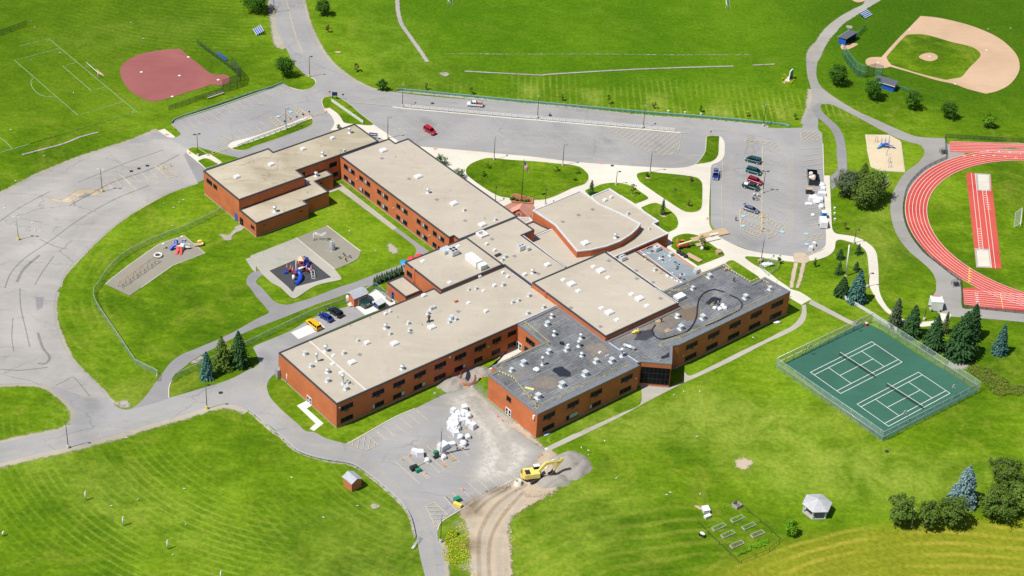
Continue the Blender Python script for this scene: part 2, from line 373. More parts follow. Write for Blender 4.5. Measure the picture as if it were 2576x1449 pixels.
# ------------------------------------------------------------------ mesh builder
class MB:
    def __init__(s): s.v = []; s.f = []; s.sm = []
    def add(s, vs, fs, smooth=False):
        o = len(s.v); s.v += [tuple(v) for v in vs]
        for f in fs: s.f.append([i + o for i in f]); s.sm.append(smooth)
        return s
    def box(s, c, d, rz=0, taper=1.0, ty=None):
        cx, cy, cz = c; dx, dy, dz = d[0] / 2, d[1] / 2, d[2] / 2; ty = taper if ty is None else ty
        co, si = math.cos(rz), math.sin(rz); vs = []
        for z, tx_, ty_ in ((-dz, 1, 1), (dz, taper, ty)):
            for x, y in ((-dx, -dy), (dx, -dy), (dx, dy), (-dx, dy)):
                x *= tx_; y *= ty_
                vs.append((cx + x * co - y * si, cy + x * si + y * co, cz + z))
        return s.add(vs, [(3, 2, 1, 0), (4, 5, 6, 7), (0, 1, 5, 4), (1, 2, 6, 5), (2, 3, 7, 6), (3, 0, 4, 7)])
    def tube(s, pts, r, n=6, cap=True, smooth=True, r2=None):
        pts = [Vector(p) for p in pts]; K = len(pts); rings = []
        for i, p in enumerate(pts):
            t = (pts[min(i + 1, K - 1)] - pts[max(i - 1, 0)]).normalized()
            a = Vector((0, 0, 1)) if abs(t.z) < .9 else Vector((1, 0, 0))
            x = t.cross(a).normalized(); y = x.cross(t)
            rr = r if r2 is None else r + (r2 - r) * i / max(1, K - 1)
            rings.append([p + (x * math.cos(6.28318 * k / n) + y * math.sin(6.28318 * k / n)) * rr for k in range(n)])
        vs = [q for rg in rings for q in rg]; fs = []
        for i in range(K - 1):
            for k in range(n):
                a = i * n + k; b_ = i * n + (k + 1) % n
                fs.append((a, b_, b_ + n, a + n))
        if cap: fs += [tuple(range(n))[::-1], tuple((K - 1) * n + k for k in range(n))]
        return s.add(vs, fs, smooth)
    def cyl(s, x, y, z0, z1, r, r1=None, n=12):
        return s.tube([(x, y, z0), (x, y, z1)], r, n, r2=r1, smooth=False)
    def lathe(s, prof, c=(0, 0, 0), n=16, smooth=True):
        vs = [(c[0] + r * math.cos(6.28318 * k / n), c[1] + r * math.sin(6.28318 * k / n), c[2] + z) for r, z in prof for k in range(n)]
        fs = [(i * n + k, i * n + (k + 1) % n, (i + 1) * n + (k + 1) % n, (i + 1) * n + k) for i in range(len(prof) - 1) for k in range(n)]
        return s.add(vs, fs, smooth)
    def ngon(s, P, z):
        return s.add([(p[0], p[1], z) for p in P], [tuple(range(len(P)))])
    def prism(s, P, z0, z1, top=True, bottom=False):
        n = len(P)
        vs = [(p[0], p[1], z0) for p in P] + [(p[0], p[1], z1) for p in P]
        fs = [(i, (i + 1) % n, n + (i + 1) % n, n + i) for i in range(n)]
        if top: fs.append(tuple(range(n, 2 * n)))
        if bottom: fs.append(tuple(range(n))[::-1])
        return s.add(vs, fs)
    def ring(s, P, Q, z0, z1):   # P outer, Q inner (same count)
        n = len(P)
        vs = [(p[0], p[1], z0) for p in P] + [(p[0], p[1], z1) for p in P] + [(p[0], p[1], z1) for p in Q] + [(p[0], p[1], z0) for p in Q]
        fs = []
        for i in range(n):
            j = (i + 1) % n
            for a in range(3): fs.append((a * n + i, a * n + j, (a + 1) * n + j, (a + 1) * n + i))
        return s.add(vs, fs)
    def strip(s, P, w, z):       # painted line / narrow strip along P
        P = [Vector(p[:2]) for p in P]; K = len(P); Lf = []; Rt = []
        for i in range(K):
            t = (P[min(i + 1, K - 1)] - P[max(i - 1, 0)]).normalized(); nrm = Vector((-t.y, t.x)) * (w / 2)
            Lf.append(P[i] + nrm); Rt.append(P[i] - nrm)
        vs = [(p.x, p.y, z) for p in Lf] + [(p.x, p.y, z) for p in Rt]
        return s.add(vs, [(K + i, K + i + 1, i + 1, i) for i in range(K - 1)])
    def wall(s, P, z0, z1, w):   # thin upright wall along P
        P = [Vector(p[:2]) for p in P]; K = len(P); a = []; b_ = []
        for i in range(K):
            t = (P[min(i + 1, K - 1)] - P[max(i - 1, 0)]).normalized(); nrm = Vector((-t.y, t.x)) * (w / 2)
            a.append(P[i] + nrm); b_.append(P[i] - nrm)
        return s.prism([*b_, *a[::-1]], z0, z1, True, True)
    def blob(s, c, r, seed=0, sub=2, amp=.25, flat=1.0, sc=1.0):
        bm = bmesh.new(); bmesh.ops.create_icosphere(bm, subdivisions=sub, radius=1)
        rr = r if isinstance(r, tuple) else (r, r, r * flat)
        vs = []
        for v in bm.verts:
            k = 1 + amp * noise.noise(v.co * (1.6 * sc) + Vector((seed * 3.7, seed * 1.3, seed)))
            vs.append((c[0] + v.co.x * rr[0] * k, c[1] + v.co.y * rr[1] * k, c[2] + v.co.z * rr[2] * k))
        fs = [tuple(v.index for v in f.verts) for f in bm.faces]; bm.free()
        return s.add(vs, fs, True)
    def build(s, name, mat, parent=None):
        me = bpy.data.meshes.new(name); me.from_pydata(s.v, [], s.f)
        me.polygons.foreach_set('use_smooth', s.sm); me.materials.append(MATS[mat] if isinstance(mat, str) else mat)
        me.update()
        o = bpy.data.objects.new(name, me); COL.objects.link(o)
        if parent is not None: o.parent = parent
        return o
def thing(name, label, cat, loc=(0, 0, 0), rz=0, group=None):
    o = bpy.data.objects.new(name, None); COL.objects.link(o); o.empty_display_size = .3
    o.location = (loc[0], loc[1], loc[2] if len(loc) > 2 else 0); o.rotation_euler = (0, 0, rz)
    o['label'] = label; o['category'] = cat
    if group: o['group'] = group
    return o
def tag(o, label, cat, group=None, kind=None, loc=None, rz=None):
    o['label'] = label; o['category'] = cat
    if group: o['group'] = group
    if kind: o['kind'] = kind
    if loc is not None: o.location = (loc[0], loc[1], loc[2] if len(loc) > 2 else 0)
    if rz is not None: o.rotation_euler = (0, 0, rz)
    return o
KIDS = {}
def dup(src, loc, rz=0, label=None, group=None, scale=None):
    if src not in KIDS:
        KIDS[src] = [(c, list(c.children)) for c in src.children]
    r = src.copy(); COL.objects.link(r); r.location = (loc[0], loc[1], loc[2] if len(loc) > 2 else 0); r.rotation_euler = (0, 0, rz)
    if label: r['label'] = label
    if group: r['group'] = group
    if scale: r.scale = scale if isinstance(scale, tuple) else (scale,) * 3
    for c, gs in KIDS[src]:
        d = c.copy(); COL.objects.link(d); d.parent = r
        for g_ in gs:
            e = g_.copy(); COL.objects.link(e); e.parent = d
    return r
def place(src_holder, loc, rz, label, group=None, scale=None):
    """first call moves the built thing itself, later calls copy it"""
    src = src_holder['o']
    if not src_holder.get('used'):
        src_holder['used'] = True
        KIDS[src] = [(c, list(c.children)) for c in src.children]
        src.location = (loc[0], loc[1], loc[2] if len(loc) > 2 else 0); src.rotation_euler = (0, 0, rz)
        if label: src['label'] = label
        if group: src['group'] = group
        if scale: src.scale = scale if isinstance(scale, tuple) else (scale,) * 3
        return src
    return dup(src, loc, rz, label, group, scale)
ZL = [0.02]
def zn():
    ZL[0] += .0016; return ZL[0]
def struct(o): o['kind'] = 'structure'; return o
def sheet(name, spec, mat, smooth=True, z=None, n=5):
    P = area(spec, 0, smooth, n); zz = zn() if z is None else z
    return struct(MB().ngon(P, zz).build(name, mat))
def slab(name, spec, mat, h=.12, smooth=True, n=5):
    P = area(spec, 0, smooth, n)
    return struct(MB().prism(P, 0, h).build(name, mat))
def rough_edge(P, amp, sc=.35, seed=0):
    """subdivide an outline and make it ragged"""
    out = []
    for i in range(len(P)):
        a, b_ = P[i], P[(i + 1) % len(P)]; k = max(1, int((b_ - a).length / 1.0))
        for j in range(k):
            p = a + (b_ - a) * (j / k)
            nv = noise.noise_vector(Vector((p.x * sc, p.y * sc, seed)))
            nv2 = noise.noise_vector(Vector((p.x * sc * 3.1, p.y * sc * 3.1, seed + 5)))
            out.append(p + Vector((nv.x, nv.y)) * amp + Vector((nv2.x, nv2.y)) * amp * .4)
    return out
def feather(mat, soft=False):
    n = mat + ('_soft' if soft else '_feathered')
    if n in MATS: return MATS[n]
    m = MATS[mat].copy(); m.name = n; MATS[n] = m; nt = m.node_tree
    b = nt.nodes['Principled BSDF']; at_ = N(nt, 'ShaderNodeAttribute'); at_.attribute_name = 'fade'
    f = nse(nt, objco(nt), .7, 6, .8); k = mth(nt, 'ADD', at_.outputs['Fac'], mth(nt, 'MULTIPLY', mth(nt, 'SUBTRACT', f, .5), 2.6))
    if soft: L(nt, mth(nt, 'MULTIPLY', at_.outputs['Fac'], ramp(nt, f, [(.32, .5), (.55, 1)]), True), b.inputs['Alpha'])
    else: L(nt, ramp(nt, k, [(.3, 0), (.72, 1)]), b.inputs['Alpha'])
    return m
def fstrip(name, spec, w, mat, core=1.0, smooth=True, z=None, soft=False):
    P = line(spec, 0, smooth, 5); z = zn() if z is None else z; K = len(P); R_ = []
    for off in (-.5, -.2, .2, .5):
        for i in range(K):
            t = (P[min(i + 1, K - 1)] - P[max(i - 1, 0)]).normalized(); R_.append((P[i].x - t.y * w * off, P[i].y + t.x * w * off, z))
    o = MB().add(R_, [(a * K + i + 1, a * K + i, (a + 1) * K + i, (a + 1) * K + i + 1) for a in range(3) for i in range(K - 1)]).build(name, feather(mat, soft))
    o.data.attributes.new('fade', 'FLOAT', 'POINT').data.foreach_set('value', [0.0] * K + [core] * (2 * K) + [0.0] * K); return struct(o)
def rsheet(name, spec, mat, amp=.6, seed=1, z=None, fw=None, core=1.0, soft=False):
    """patch with a ragged worn edge: a grid whose 'fade' falls off across the outline"""
    P = area(spec, 0, True, 3); z = zn() if z is None else z; K = len(P)
    fw = fw if fw is not None else max(.5, amp * 2.6)
    if 'spot' in name or 'stone' in name: core = .75
    x0, x1, y0, y1 = min(p.x for p in P) - fw, max(p.x for p in P) + fw, min(p.y for p in P) - fw, max(p.y for p in P) + fw
    cs = max(fw / 3, ((x1 - x0) * (y1 - y0) / 9000) ** .5); nx, ny = int((x1 - x0) / cs) + 2, int((y1 - y0) / cs) + 2
    E_ = [(P[k - 1].x, P[k - 1].y, P[k].x - P[k - 1].x, P[k].y - P[k - 1].y) for k in range(K)]
    F = []
    for j in range(ny):
        for i in range(nx):
            x, y = x0 + i * cs, y0 + j * cs; best = 1e9; ins = False
            for ax_, ay, dx, dy in E_:
                t = ((x - ax_) * dx + (y - ay) * dy) / (dx * dx + dy * dy + 1e-9); t = 0 if t < 0 else 1 if t > 1 else t
                q = (x - ax_ - dx * t) ** 2 + (y - ay - dy * t) ** 2
                if q < best: best = q
                if (ay > y) != (ay + dy > y) and x < dx * (y - ay) / dy + ax_: ins = not ins
            d = math.sqrt(best) * (1 if ins else -1); F.append(max(0.0, min(1.0, .5 + d / fw)) * core)
    keep = {}; vs = []; fd = []; fs = []
    def vid(i, j):
        k = j * nx + i
        if k not in keep: keep[k] = len(vs); vs.append((x0 + i * cs, y0 + j * cs, z)); fd.append(F[k])
        return keep[k]
    for j in range(ny - 1):
        for i in range(nx - 1):
            if max(F[j * nx + i], F[j * nx + i + 1], F[(j + 1) * nx + i], F[(j + 1) * nx + i + 1]) > 0: fs.append((vid(i, j), vid(i + 1, j), vid(i + 1, j + 1), vid(i, j + 1)))
    o = MB().add(vs, fs).build(name, feather(mat, soft)); o.data.attributes.new('fade', 'FLOAT', 'POINT').data.foreach_set('value', fd)
    return struct(o)
# ------------------------------------------------------------------ ground
g = MB(); S = 1600
g.ngon([(-S, -S + 200), (S, -S + 200), (S, S + 600), (-S, S + 600)], 0.0)
struct(g.build('ground', 'grass_field'))
# gravelly verge under the road edges
VERGE = [('gravel_edge', '10 150,-80 180,130 205,300 120,400 160,450 240,450 300,480 300,300 220,-80', .8),
 ('gravel_edge', '10 440,-80 490,100 525,300 600,400 680,540 760,640 880,740 1000,830 1120,890 1250,925 1100,800 700,400 500,0 480,-80', .5),
 ('gravel_edge', '00 1590,1310 1450,1370 1300,1420 01 1150,20 960,80 760,150 470,275 330,325 180,405 0,500 0,560 300,400 700,250 1300,30', .8),
 ('gravel_edge', '03 1400,-40 1250,30 900,110 650,175 400,260 200,320 0,355 0,290 500,160 1300,-60', .5),
 ('gravel_edge', '02 2480,1240 2400,1188 2250,1163 2070,1198 1900,1255 1650,1325 1400,1395 1200,1445 1180,1475 1450,1425 1720,1350 1950,1290 2100,1240 2250,1200 2400,1220', .5),
 ('gravel_edge', '02 0,955 300,950 450,980 560,1040 640,1120 740,1240 640,1190 400,1000 0,990', .5),
 ('gravel_edge', '13 1880,1120 1900,1200 1930,1300 1945,1480 1880,1480 1860,1300', .5),
 ('gravel_edge', '30 370,560 360,650 370,760 420,900 400,1050 360,1250 480,1250 500,1000 480,800 470,600 520,480 450,460', .5)]
for i, (s, w_) in enumerate([('10 150,-80 182,130 205,300 240,450 300,480', 5), ('10 440,-80 490,100 525,230 600,400 680,540 760,640 880,740 1000,820 1120,880 1210,910', 3.2), ('00 1590,1310 1400,1390 1270,1440 01 960,90 760,160 560,240 330,340 180,420 0,515 -100,590', 3.6), ('03 -100,335 0,312 400,215 700,150 1250,5 02 1400,1400 1650,1330 1900,1260 2070,1203 2250,1168 2400,1190 2500,1235', 5.5), ('02 -100,975 0,975 200,962 400,975 500,1010 600,1080 700,1170 748,1260 745,1320 700,1390 560,1449 03 200,68 0,118', 3.2), ('13 1895,1500 1880,1200 1840,1100', 3.5), ('01 600,1440 640,1330 870,1080 1100,860 1350,680 1700,490 1985,392', 1.6), ('02 575,40 550,150 553,300 580,420 700,690 790,800 1000,1010 1140,1165', 2.2), ('30 365,1250 420,1100 430,1000 440,900', 4)]):
    fstrip('verge', s, w_, 'gravel_edge')
fstrip('verge', '02 2500,1238 12 0,1300 180,1460 13 230,35 400,188 700,290 950,330 1100,415 1300,575 1480,745 1560,885 1602,1065', 1.3, 'gravel_edge', .7)
fstrip('verge', '10 1415,915 2576,1030 20 500,1075 1300,1160 2000,1210 2576,1268', 2.0, 'gravel_edge', .75)
# asphalt
sheet('road', '10 140,-120! 150,0 180,130 205,250 240,370 280,450 330,540 375,640 440,700 500,760 550,782 580,800 600,830 590,860 560,885 490,905 420,900 345,878! 285,848! 0,948 00 2200,1080 1820,1200 1735,1238! 1730,1262! 1815,1340 1810,1362 1750,1386 1690,1380 1590,1320! 1400,1390 1270,1440 01 960,90 760,160 560,240 470,290 330,340 180,420 0,515 -120,600! -120,1300 02 -150,975! 0,975 200,962 400,975 500,1010 600,1080 700,1170 748,1260 745,1320 700,1390 560,1449 03 200,68 0,118 -150,150! -150,345! 0,312 400,215 700,150 1250,5 02 1400,1400 1650,1330 1900,1260 2070,1203 2250,1168 2400,1190 2520,1250 12 0,1290 100,1360 220,1455 13 330,130 450,205 600,250 800,290 950,325 1050,370 1200,480 1350,600 1480,730 1560,870 1605,1000 1625,1100 1650,1250 1700,1449 1720,1530! 1900,1530! 1895,1449 1880,1200 1840,1100 1825,1000 1850,920 1900,880! 2050,790 2300,640 2576,490! 23 110,430 230,300 330,180! 240,130! 22 0,1330! 12 2400,1200! 2180,1000! 2050,1020! 1850,1090 1600,1215 1400,1300 1150,1440 13 915,122! 800,92 700,62 590,5 12 500,1440 400,1350 250,1220 150,1110 115,1030 112,970 150,900 228,840! 228,650! 1100,275! 1000,170! 740,235 520,330 350,430 0,577! 02 2545,600! 2590,690 12 25,770 02 2500,825 2300,925 2000,1020 1700,1108! 1500,1170 1380,1200 1280,1226 1200,1210 1140,1165 1000,1010 900,900 790,800 700,690 630,560 580,420 553,300 550,150 575,40 01 600,1449 640,1330 700,1240 870,1080 1100,860 1350,680 1500,580 1700,490 1985,392 2055,355! 2070,248! 1885,80! 1885,55! 1990,30! 2230,100! 2450,150! 11 200,100! 1400,50! 1650,40! 2576,150! 21 1000,300! 2000,220! 2000,800! 2100,960! 2500,1110! 31 0,1120 150,1128 280,1140! 400,1137 555,1050 583,1000! 583,850! 560,320! 550,0! 30 545,1340! 505,1300 500,1180 420,1100 370,1180 345,1285! 120,1290 0,1285! 20 2576,1265 2000,1212 1500,1180 1000,1130 500,1080 0,1030 10 2100,1000 1600,955 1380,925 1210,910 1120,880 1000,820 880,740 760,640 680,540 600,400 550,300 510,200 490,100 450,0 430,-120!', 'asphalt_lot', n=4)
sheet('road_surface', '01 -120,620! 0,520 180,425 330,345 470,295 560,245 760,165 960,95 1150,30 1700,-60! 1900,60! 1860,110 2000,240! 1980,385! 1700,485 1500,575 1350,675 1200,775 1100,850 980,960 870,1070 780,1150 700,1230 640,1320 600,1430 02 560,40 540,150 545,300 570,420 620,560 690,690 780,800 890,900 990,1010 1060,1090! 960,1130 540,985! 500,1005 400,970 200,957 0,970 -150,970!', 'asphalt_old', n=4)
sheet('road_patch', '01 160,1415 250,1240 400,1120 440,1110 540,1135 400,1400 300,1449 02 200,0', 'asphalt_old', False)
sheet('road_patch', '01 1850,110 1990,390! 2050,355! 2060,240! 1890,85!', 'asphalt_path', False)
sheet('road_patch', '02 355,92! 440,90! 430,200! 370,225!', 'asphalt_path', False)
sheet('dark_stain', '01 770,520 830,500 930,465 1000,470 960,500 870,530 800,545', 'asphalt_path')
rsheet('dark_stain', '01 450,520 620,560 780,470 900,450 1010,480 960,520 870,500 700,590 560,580', 'dirt', .5, 4)
sheet('path', '11 1380,862! 1415,845! 1740,1080! 1720,1180 1500,1290 1180,1415 12 1000,10 900,65 600,170 300,290 0,405 02 2400,480 2150,610 2000,690 1920,740 1850,800 1760,870 1720,950 1700,1010 1700,1112! 1500,1175 1320,1218! 1400,1160 1480,1070 1560,960 1620,880 1700,770 1780,700 1850,660 2000,600 2300,470 2576,315 12 100,268 155,230 260,180 330,168 560,100 830,-5 11 1000,1390 1200,1310 1500,1195 1590,1130 1610,1060 1560,1000', 'asphalt_path', n=4)
sheet('path', '11 20,1275! 01 2530,1300 2490,1340 2480,1400 02 2515,0 2576,85 12 60,150 140,250! 300,172! 190,140 60,0 11 0,1395 30,1345 75,1310!', 'asphalt_path')
sheet('path', '22 680,1449! 1100,1260 1290,1170 1300,1010! 1290,970! 1600,990! 1730,940! 1730,840! 1790,885 2000,790 2300,640 2576,510 32 100,455 230,390 310,310 340,240 340,175! 380,165! 388,250 370,330 300,400 150,480 0,545 22 2200,740 1900,880 1700,970 1350,1150 1100,1290 780,1449 23 380,190! 325,165! 600,30!', 'concrete_old', n=4)
sheet('path', '32 430,115! 920,375! 860,385! 410,160!', 'concrete_old', False)
sheet('path', '11 800,430 850,398! 1420,845! 1375,865! 835,460! 740,490! 720,450!', 'concrete_old', False)
# gravel path by the ball field, path to the track
sheet('gravel_road', '30 590,420 560,500 500,620 488,700 490,780 540,880 700,1000 900,1120 1100,1210 1300,1300 1500,1375 1780,1392! 1800,1449! 1830,1449! 31 1835,85! 1990,90 1600,350 1400,500 1360,700 1420,900 1560,1080 1800,1260 1930,1330! 32 1950,0 1955,200 2120,205 2576,240! 2700,250! 2700,355! 2576,345 2130,305 1850,290 1740,270 1680,210 1650,110 1690,30 31 1690,1449 1690,1380 1650,1290 1560,1200 1400,1060 1290,900 1240,740 1235,560 1280,440 1380,290 1500,200 1570,110 1560,40 1500,0 30 1450,1440 1300,1390 1100,1290 900,1180 700,1080 620,1050 530,1050! 490,1170 380,1200! 430,1050 440,930 400,780 388,690 385,590 400,510 470,430', 'asphalt_track', n=4)
rsheet('gravel_road', '30 1000,-60 1200,-60 1140,0 1000,80 870,170 760,240 690,320 620,400 560,500 500,620 390,600 400,510 470,430 530,340 600,260 720,170 860,90 960,40', 'gravel_path', .22, 3)
sheet('path', '30 510,1035! 540,1040! 530,1100 600,1180 700,1270 760,1370 775,1449 31 790,100 795,240 800,330! 640,460! 625,330! 700,250 690,100 690,0 30 685,1449 670,1380 620,1290 520,1200 480,1170 440,1090', 'asphalt_path')
# plaza and walks (raised concrete)
slab('pavement', '11 1650,28! 2200,75! 2576,112 21 200,130 600,180 1000,210 1400,235 1600,245 1750,235 1850,207! 1900,155 1945,80 1955,0 20 1957,1400 1975,1372 2085,1372 2120,1400 2140,1449 21 2138,110 2120,150 2080,185 2020,210 2003,240 1995,400 1985,600 1985,800 2010,860 2050,900 2100,945 2200,1000 2350,1062 2500,1097 2576,1107 31 150,1122 280,1137 400,1130 500,1085 555,1050 580,1010 583,900 560,320! 620,320! 640,780 645,850 665,890 700,908 850,930 950,965 1020,1010 1070,1060 1095,1120 1110,1250 1115,1449 32 1135,80 1190,180 1260,250 1400,335 1520,345 1650,335 1730,320! 1735,255! 1845,268! 1810,330 1700,372 1550,392 1450,375 1330,330 1200,250 1110,150 1060,60 1028,0 31 1020,1420 1012,1250 1000,1130 970,1060 900,1010 820,985 740,965 700,970 680,990 672,1050 650,1090 600,1130 500,1165 400,1182 250,1187 0,1158 21 2500,1142 2365,1132 2345,1150 2440,1220 2576,1290 31 100,1370 200,1440 32 230,15 320,42 438,116! 368,152 340,172! 300,150 210,95! 100,0! 31 0,1400! 21 2480,1345! 2150,1205! 1920,1295! 1560,1050! 1560,900! 1480,790! 1200,700! 800,500! 200,900! 0,900! 11 2300,700! 1900,400!', 'concrete', n=4)
slab('pavement', '10 680,1105! 740,1088! 800,1130 850,1190 880,1235 940,1250 1185,1257! 1430,1423! 1400,1449! 985,1300! 750,1315! 785,1260 785,1220 760,1170 720,1130', 'concrete')
slab('pavement', '01 2295,18 2345,-20 00 2576,1368 10 300,1258 530,1165! 562,1182! 555,1199 300,1302 0,1418 01 2345,42 2310,38', 'concrete')
slab('pavement', '01 1878,70! 1885,100! 2070,250! 2200,207! 2238,187! 2170,140 2110,105! 2060,100 2000,130 1890,60!', 'concrete')
slab('pavement', '00 1590,1318! 1655,1298! 1752,1370! 1760,1384 1730,1388 1690,1380 1640,1352', 'concrete')
slab('pavement', '12 412,1185! 515,1135! 560,1185! 510,1215! 680,1365! 585,1440! 540,1418! 600,1365!', 'white_slab', .1, False)
slab('pavement', '22 -100,655! 0,590 70,600 110,635! 0,695! -250,820! 12 2170,1005! 2150,985! 2380,810! 2390,780!', 'concrete', .1, False)
slab('pavement', '12 352,450! 590,345! 640,345 695,400! 430,517!', 'white_slab', .08, False)
slab('pavement', '12 990,180! 1200,10 1300,50 1400,140! 1400,160! 1100,275!', 'white_slab', .08, False)
slab('pavement', '23 320,170! 350,158! 378,185! 350,200!', 'white_slab', .1, False)
slab('brick_pavement', '11 2470,640! 2576,590! 21 0,590! 215,612! 235,650! 205,700 203,770! 0,750! 11 2576,700!', 'brick_paving', .14, False)
# kerbed lawns lying in the pavement
LAWNS = ['11 2350,145 2250,165 2160,205 2120,245 2112,290 2140,330 2230,400 2350,480 2450,530 2540,545 21 130,565 220,567 330,560 450,520 600,450 720,410 755,380 768,350 765,310 730,270 680,235 600,215 500,205 250,180 0,165',
 '21 1255,310 1300,290 1380,283 1500,295 1700,315 1830,335 1880,355 1912,400 1915,500 1910,620 1895,660 1850,685 1780,690 1720,675 1600,600 1450,500 1320,410 1275,370',
 '21 735,475 800,450 900,410 1000,395 1100,400 1200,425 1300,490 1368,540 1360,560 1240,607! 1100,520! 985,480! 800,540!',
 '21 1298,645! 1350,620 1410,600 1460,600 1520,625 1600,680 1650,730 1672,790 1665,830 1640,860 1572,893! 1500,860! 1430,780!',
 '20 1957,1400 1975,1374 2085,1374! 21 2080,0 2075,100 2050,150 1990,185 1850,207! 1900,155 1945,80 1955,0',
 '21 1610,1000 1612,960 1650,930 1720,910 1790,908 1900,935 2000,1010 2100,1080 2138,1115 2125,1132 1870,1232! 1750,1150! 1600,1040!',
 '21 2145,1205! 2180,1180 2230,1178 2330,1240 2485,1342! 2400,1385! 2300,1330!',
 '10 690,1095! 670,1050 668,1010 690,985 740,975 810,975 860,1000 950,1060 1050,1150 1187,1255! 1140,1265 1040,1257 940,1247 885,1235 860,1195 820,1145 740,1088!',
 '01 2335,45! 10 0,1417 300,1304 555,1198 572,1225 560,1255 500,1290 300,1367 80,1444 11 0,20 01 2480,60 2400,64 2350,56',
 '01 1893,62 1935,38 1985,42 2030,70 2078,104 2050,112 2000,130!', '01 1992,175! 2050,150 2100,155 2150,180 2197,206! 2070,246!']
for s in LAWNS:
    P = area(s, 0, True, 4)
    struct(MB().prism(offset(P, .16), 0, .15).build('kerb', 'concrete'))
    struct(MB().prism(P, .1, .19).build('grass_lawn', 'grass_lawn'))
# kerbs along the lots
for s in ['00 1730,1262 1738,1238 1820,1192 2200,1072 10 0,940 285,845', '10 345,882 420,904 490,909 560,889 592,862 604,830 584,798 550,778', '02 1700,1112 1702,1000 1730,935', '13 915,122 12 1150,1440 1400,1300 1600,1215', '13 2576,488 2300,640 2050,790 1905,878 1850,925 1828,990', '31 552,0 562,320', '22 -1200,1450']:
    P = line(s)
    if len(P) > 2: struct(MB().wall(P, 0, .16, .2).build('kerb', 'concrete'))

# seams, tyre marks and patches on the old tarmac
for s_, w_, m_ in [('01 700,620 900,510 1150,380 1500,260 1800,110', .5, 'rubber'), ('01 780,390 1000,300 1300,180 1650,60', .35, 'rubber'), ('01 50,1449 110,1300 250,1150 500,980 800,760 1150,560 1500,420', .4, 'rubber'), ('01 350,1420 420,1300 540,1130', .35, 'rubber'), ('01 170,1390 240,1260 400,1120', .9, 'coping'), ('01 0,780 200,640 500,480', .4, 'rubber'), ('01 400,960 550,1030 680,1060', .3, 'rubber'), ('02 130,300 120,500 140,640', .3, 'rubber'), ('02 380,450 430,600 500,700 460,760 380,760', .8, 'coping'), ('02 560,980 650,940 740,900 900,1090', .3, 'rubber'), ('02 200,0 210,200 260,420 300,600', .35, 'rubber'), ('02 0,820 200,830 480,800', .4, 'rubber')]:
    fstrip('tarmac_seam', s_, w_ * 1.2, m_, .30, soft=True)
for s_, w_ in [('10 250,-60 330,160 420,420 560,640 720,800 900,920 1100,985', 2.6), ('10 360,-60 440,160 540,400 700,620 900,780 1150,920', 2.0), ('10 1100,985 1700,1050 2576,1110 20 600,1130 1300,1220 1900,1290 2300,1310', 2.6), ('10 900,1100 1200,1300 1450,1440 21 -1100,20 0,80 700,130 1300,190 1650,190 1850,110', 3.0), ('03 -60,250 500,110 02 1300,1370 1800,1200 2300,1040 2576,1000 12 100,1130 300,1320 13 450,90 800,200 1050,260 1300,440 1500,640 1650,850 1740,1100 1790,1449', 2.6), ('12 60,760 50,950 100,1180 300,1380', 2.2), ('31 220,100 230,400 225,700 215,950', 4.0), ('21 2220,100 2200,500 2180,850 2300,1020', 3.0)]:
    fstrip('tyre_wear', s_, w_, 'dust', .30, soft=True)
for s_ in ['21 2380,1000 2500,980 2560,1010 2440,1040', '12 60,620 180,700 120,760 30,700', '10 1700,1180 1800,1240 1750,1290 1650,1230', '20 900,1380 1000,1420 950,1440', '02 900,1100 1050,1180 950,1250 850,1180']:
    rsheet('tarmac_stain', s_, 'coping', .3, len(s_), None, 2.2, .13, True)
ZL[0] = .0757
# ------------------------------------------------------------------ sport grounds
sheet('infield', '00 1345,570 1500,525 1700,498 1805,495 1835,510! 1900,570 2000,645 2110,735 2180,755 2270,755 2315,790 2310,825 2260,850 2200,860 2120,852 2040,885 1900,925 1700,990 1550,1025! 1450,1000 1330,930 1250,840 1212,740 1225,660', 'pink_clay')
sheet('infield', '30 1535,162! 1700,178 1900,220 2100,280 2300,370 2430,470 2510,570 2532,680 2500,770 2420,860 2300,920 2190,945! 2000,895 1880,850 1700,810 1400,720 1230,672! 1180,685 1100,688 1020,670 985,640 985,605 1020,582 1080,575 1140,577! 1300,400 1425,275', 'tan_clay')
sheet('infield_turf', '30 1410,350 1560,348 1700,380 1850,425 2040,470 2110,510 2140,555 2110,600 2020,690 1945,775 1850,795 1780,803 1500,735 1240,655! 1200,600 1195,570 1280,470 1370,375', 'grass_lawn')
sheet('pitcher_mound', '30 1520,580 1545,550 1610,532 1670,540 1705,565 1700,595 1650,615 1590,612', 'tan_clay')
sheet('infield', '30 840,-20 850,5 900,25 960,15 990,-20', 'tan_clay')
sheet('warm_up_patch', '30 730,470 760,440 900,440 870,470 800,500 750,500', 'tan_clay')
def plates(name, spec, s=.55):
    mb = MB()
    for q, _ in toks(spec):
        p = unp(q); mb.box((p.x, p.y, .09), (s, s, .08), TH)
    return mb
for i, s in enumerate(['1895,577', '1422,728', '1733,974', '1805,764', '2195,806']):
    p = at('00 ' + s); o = MB().box((0, 0, .05), (.75, .75, .1), TH).build('base', 'white_paint')
    tag(o, ['white base at the upper right corner of the pink infield', 'white base at the rounded left side of the pink infield', 'white base at the lower edge of the pink infield', 'white pitching plate in the middle of the pink infield', 'white home plate in the narrow tip of the pink infield'][i], 'base', 'bases on the ball fields', loc=(p.x, p.y, .06))
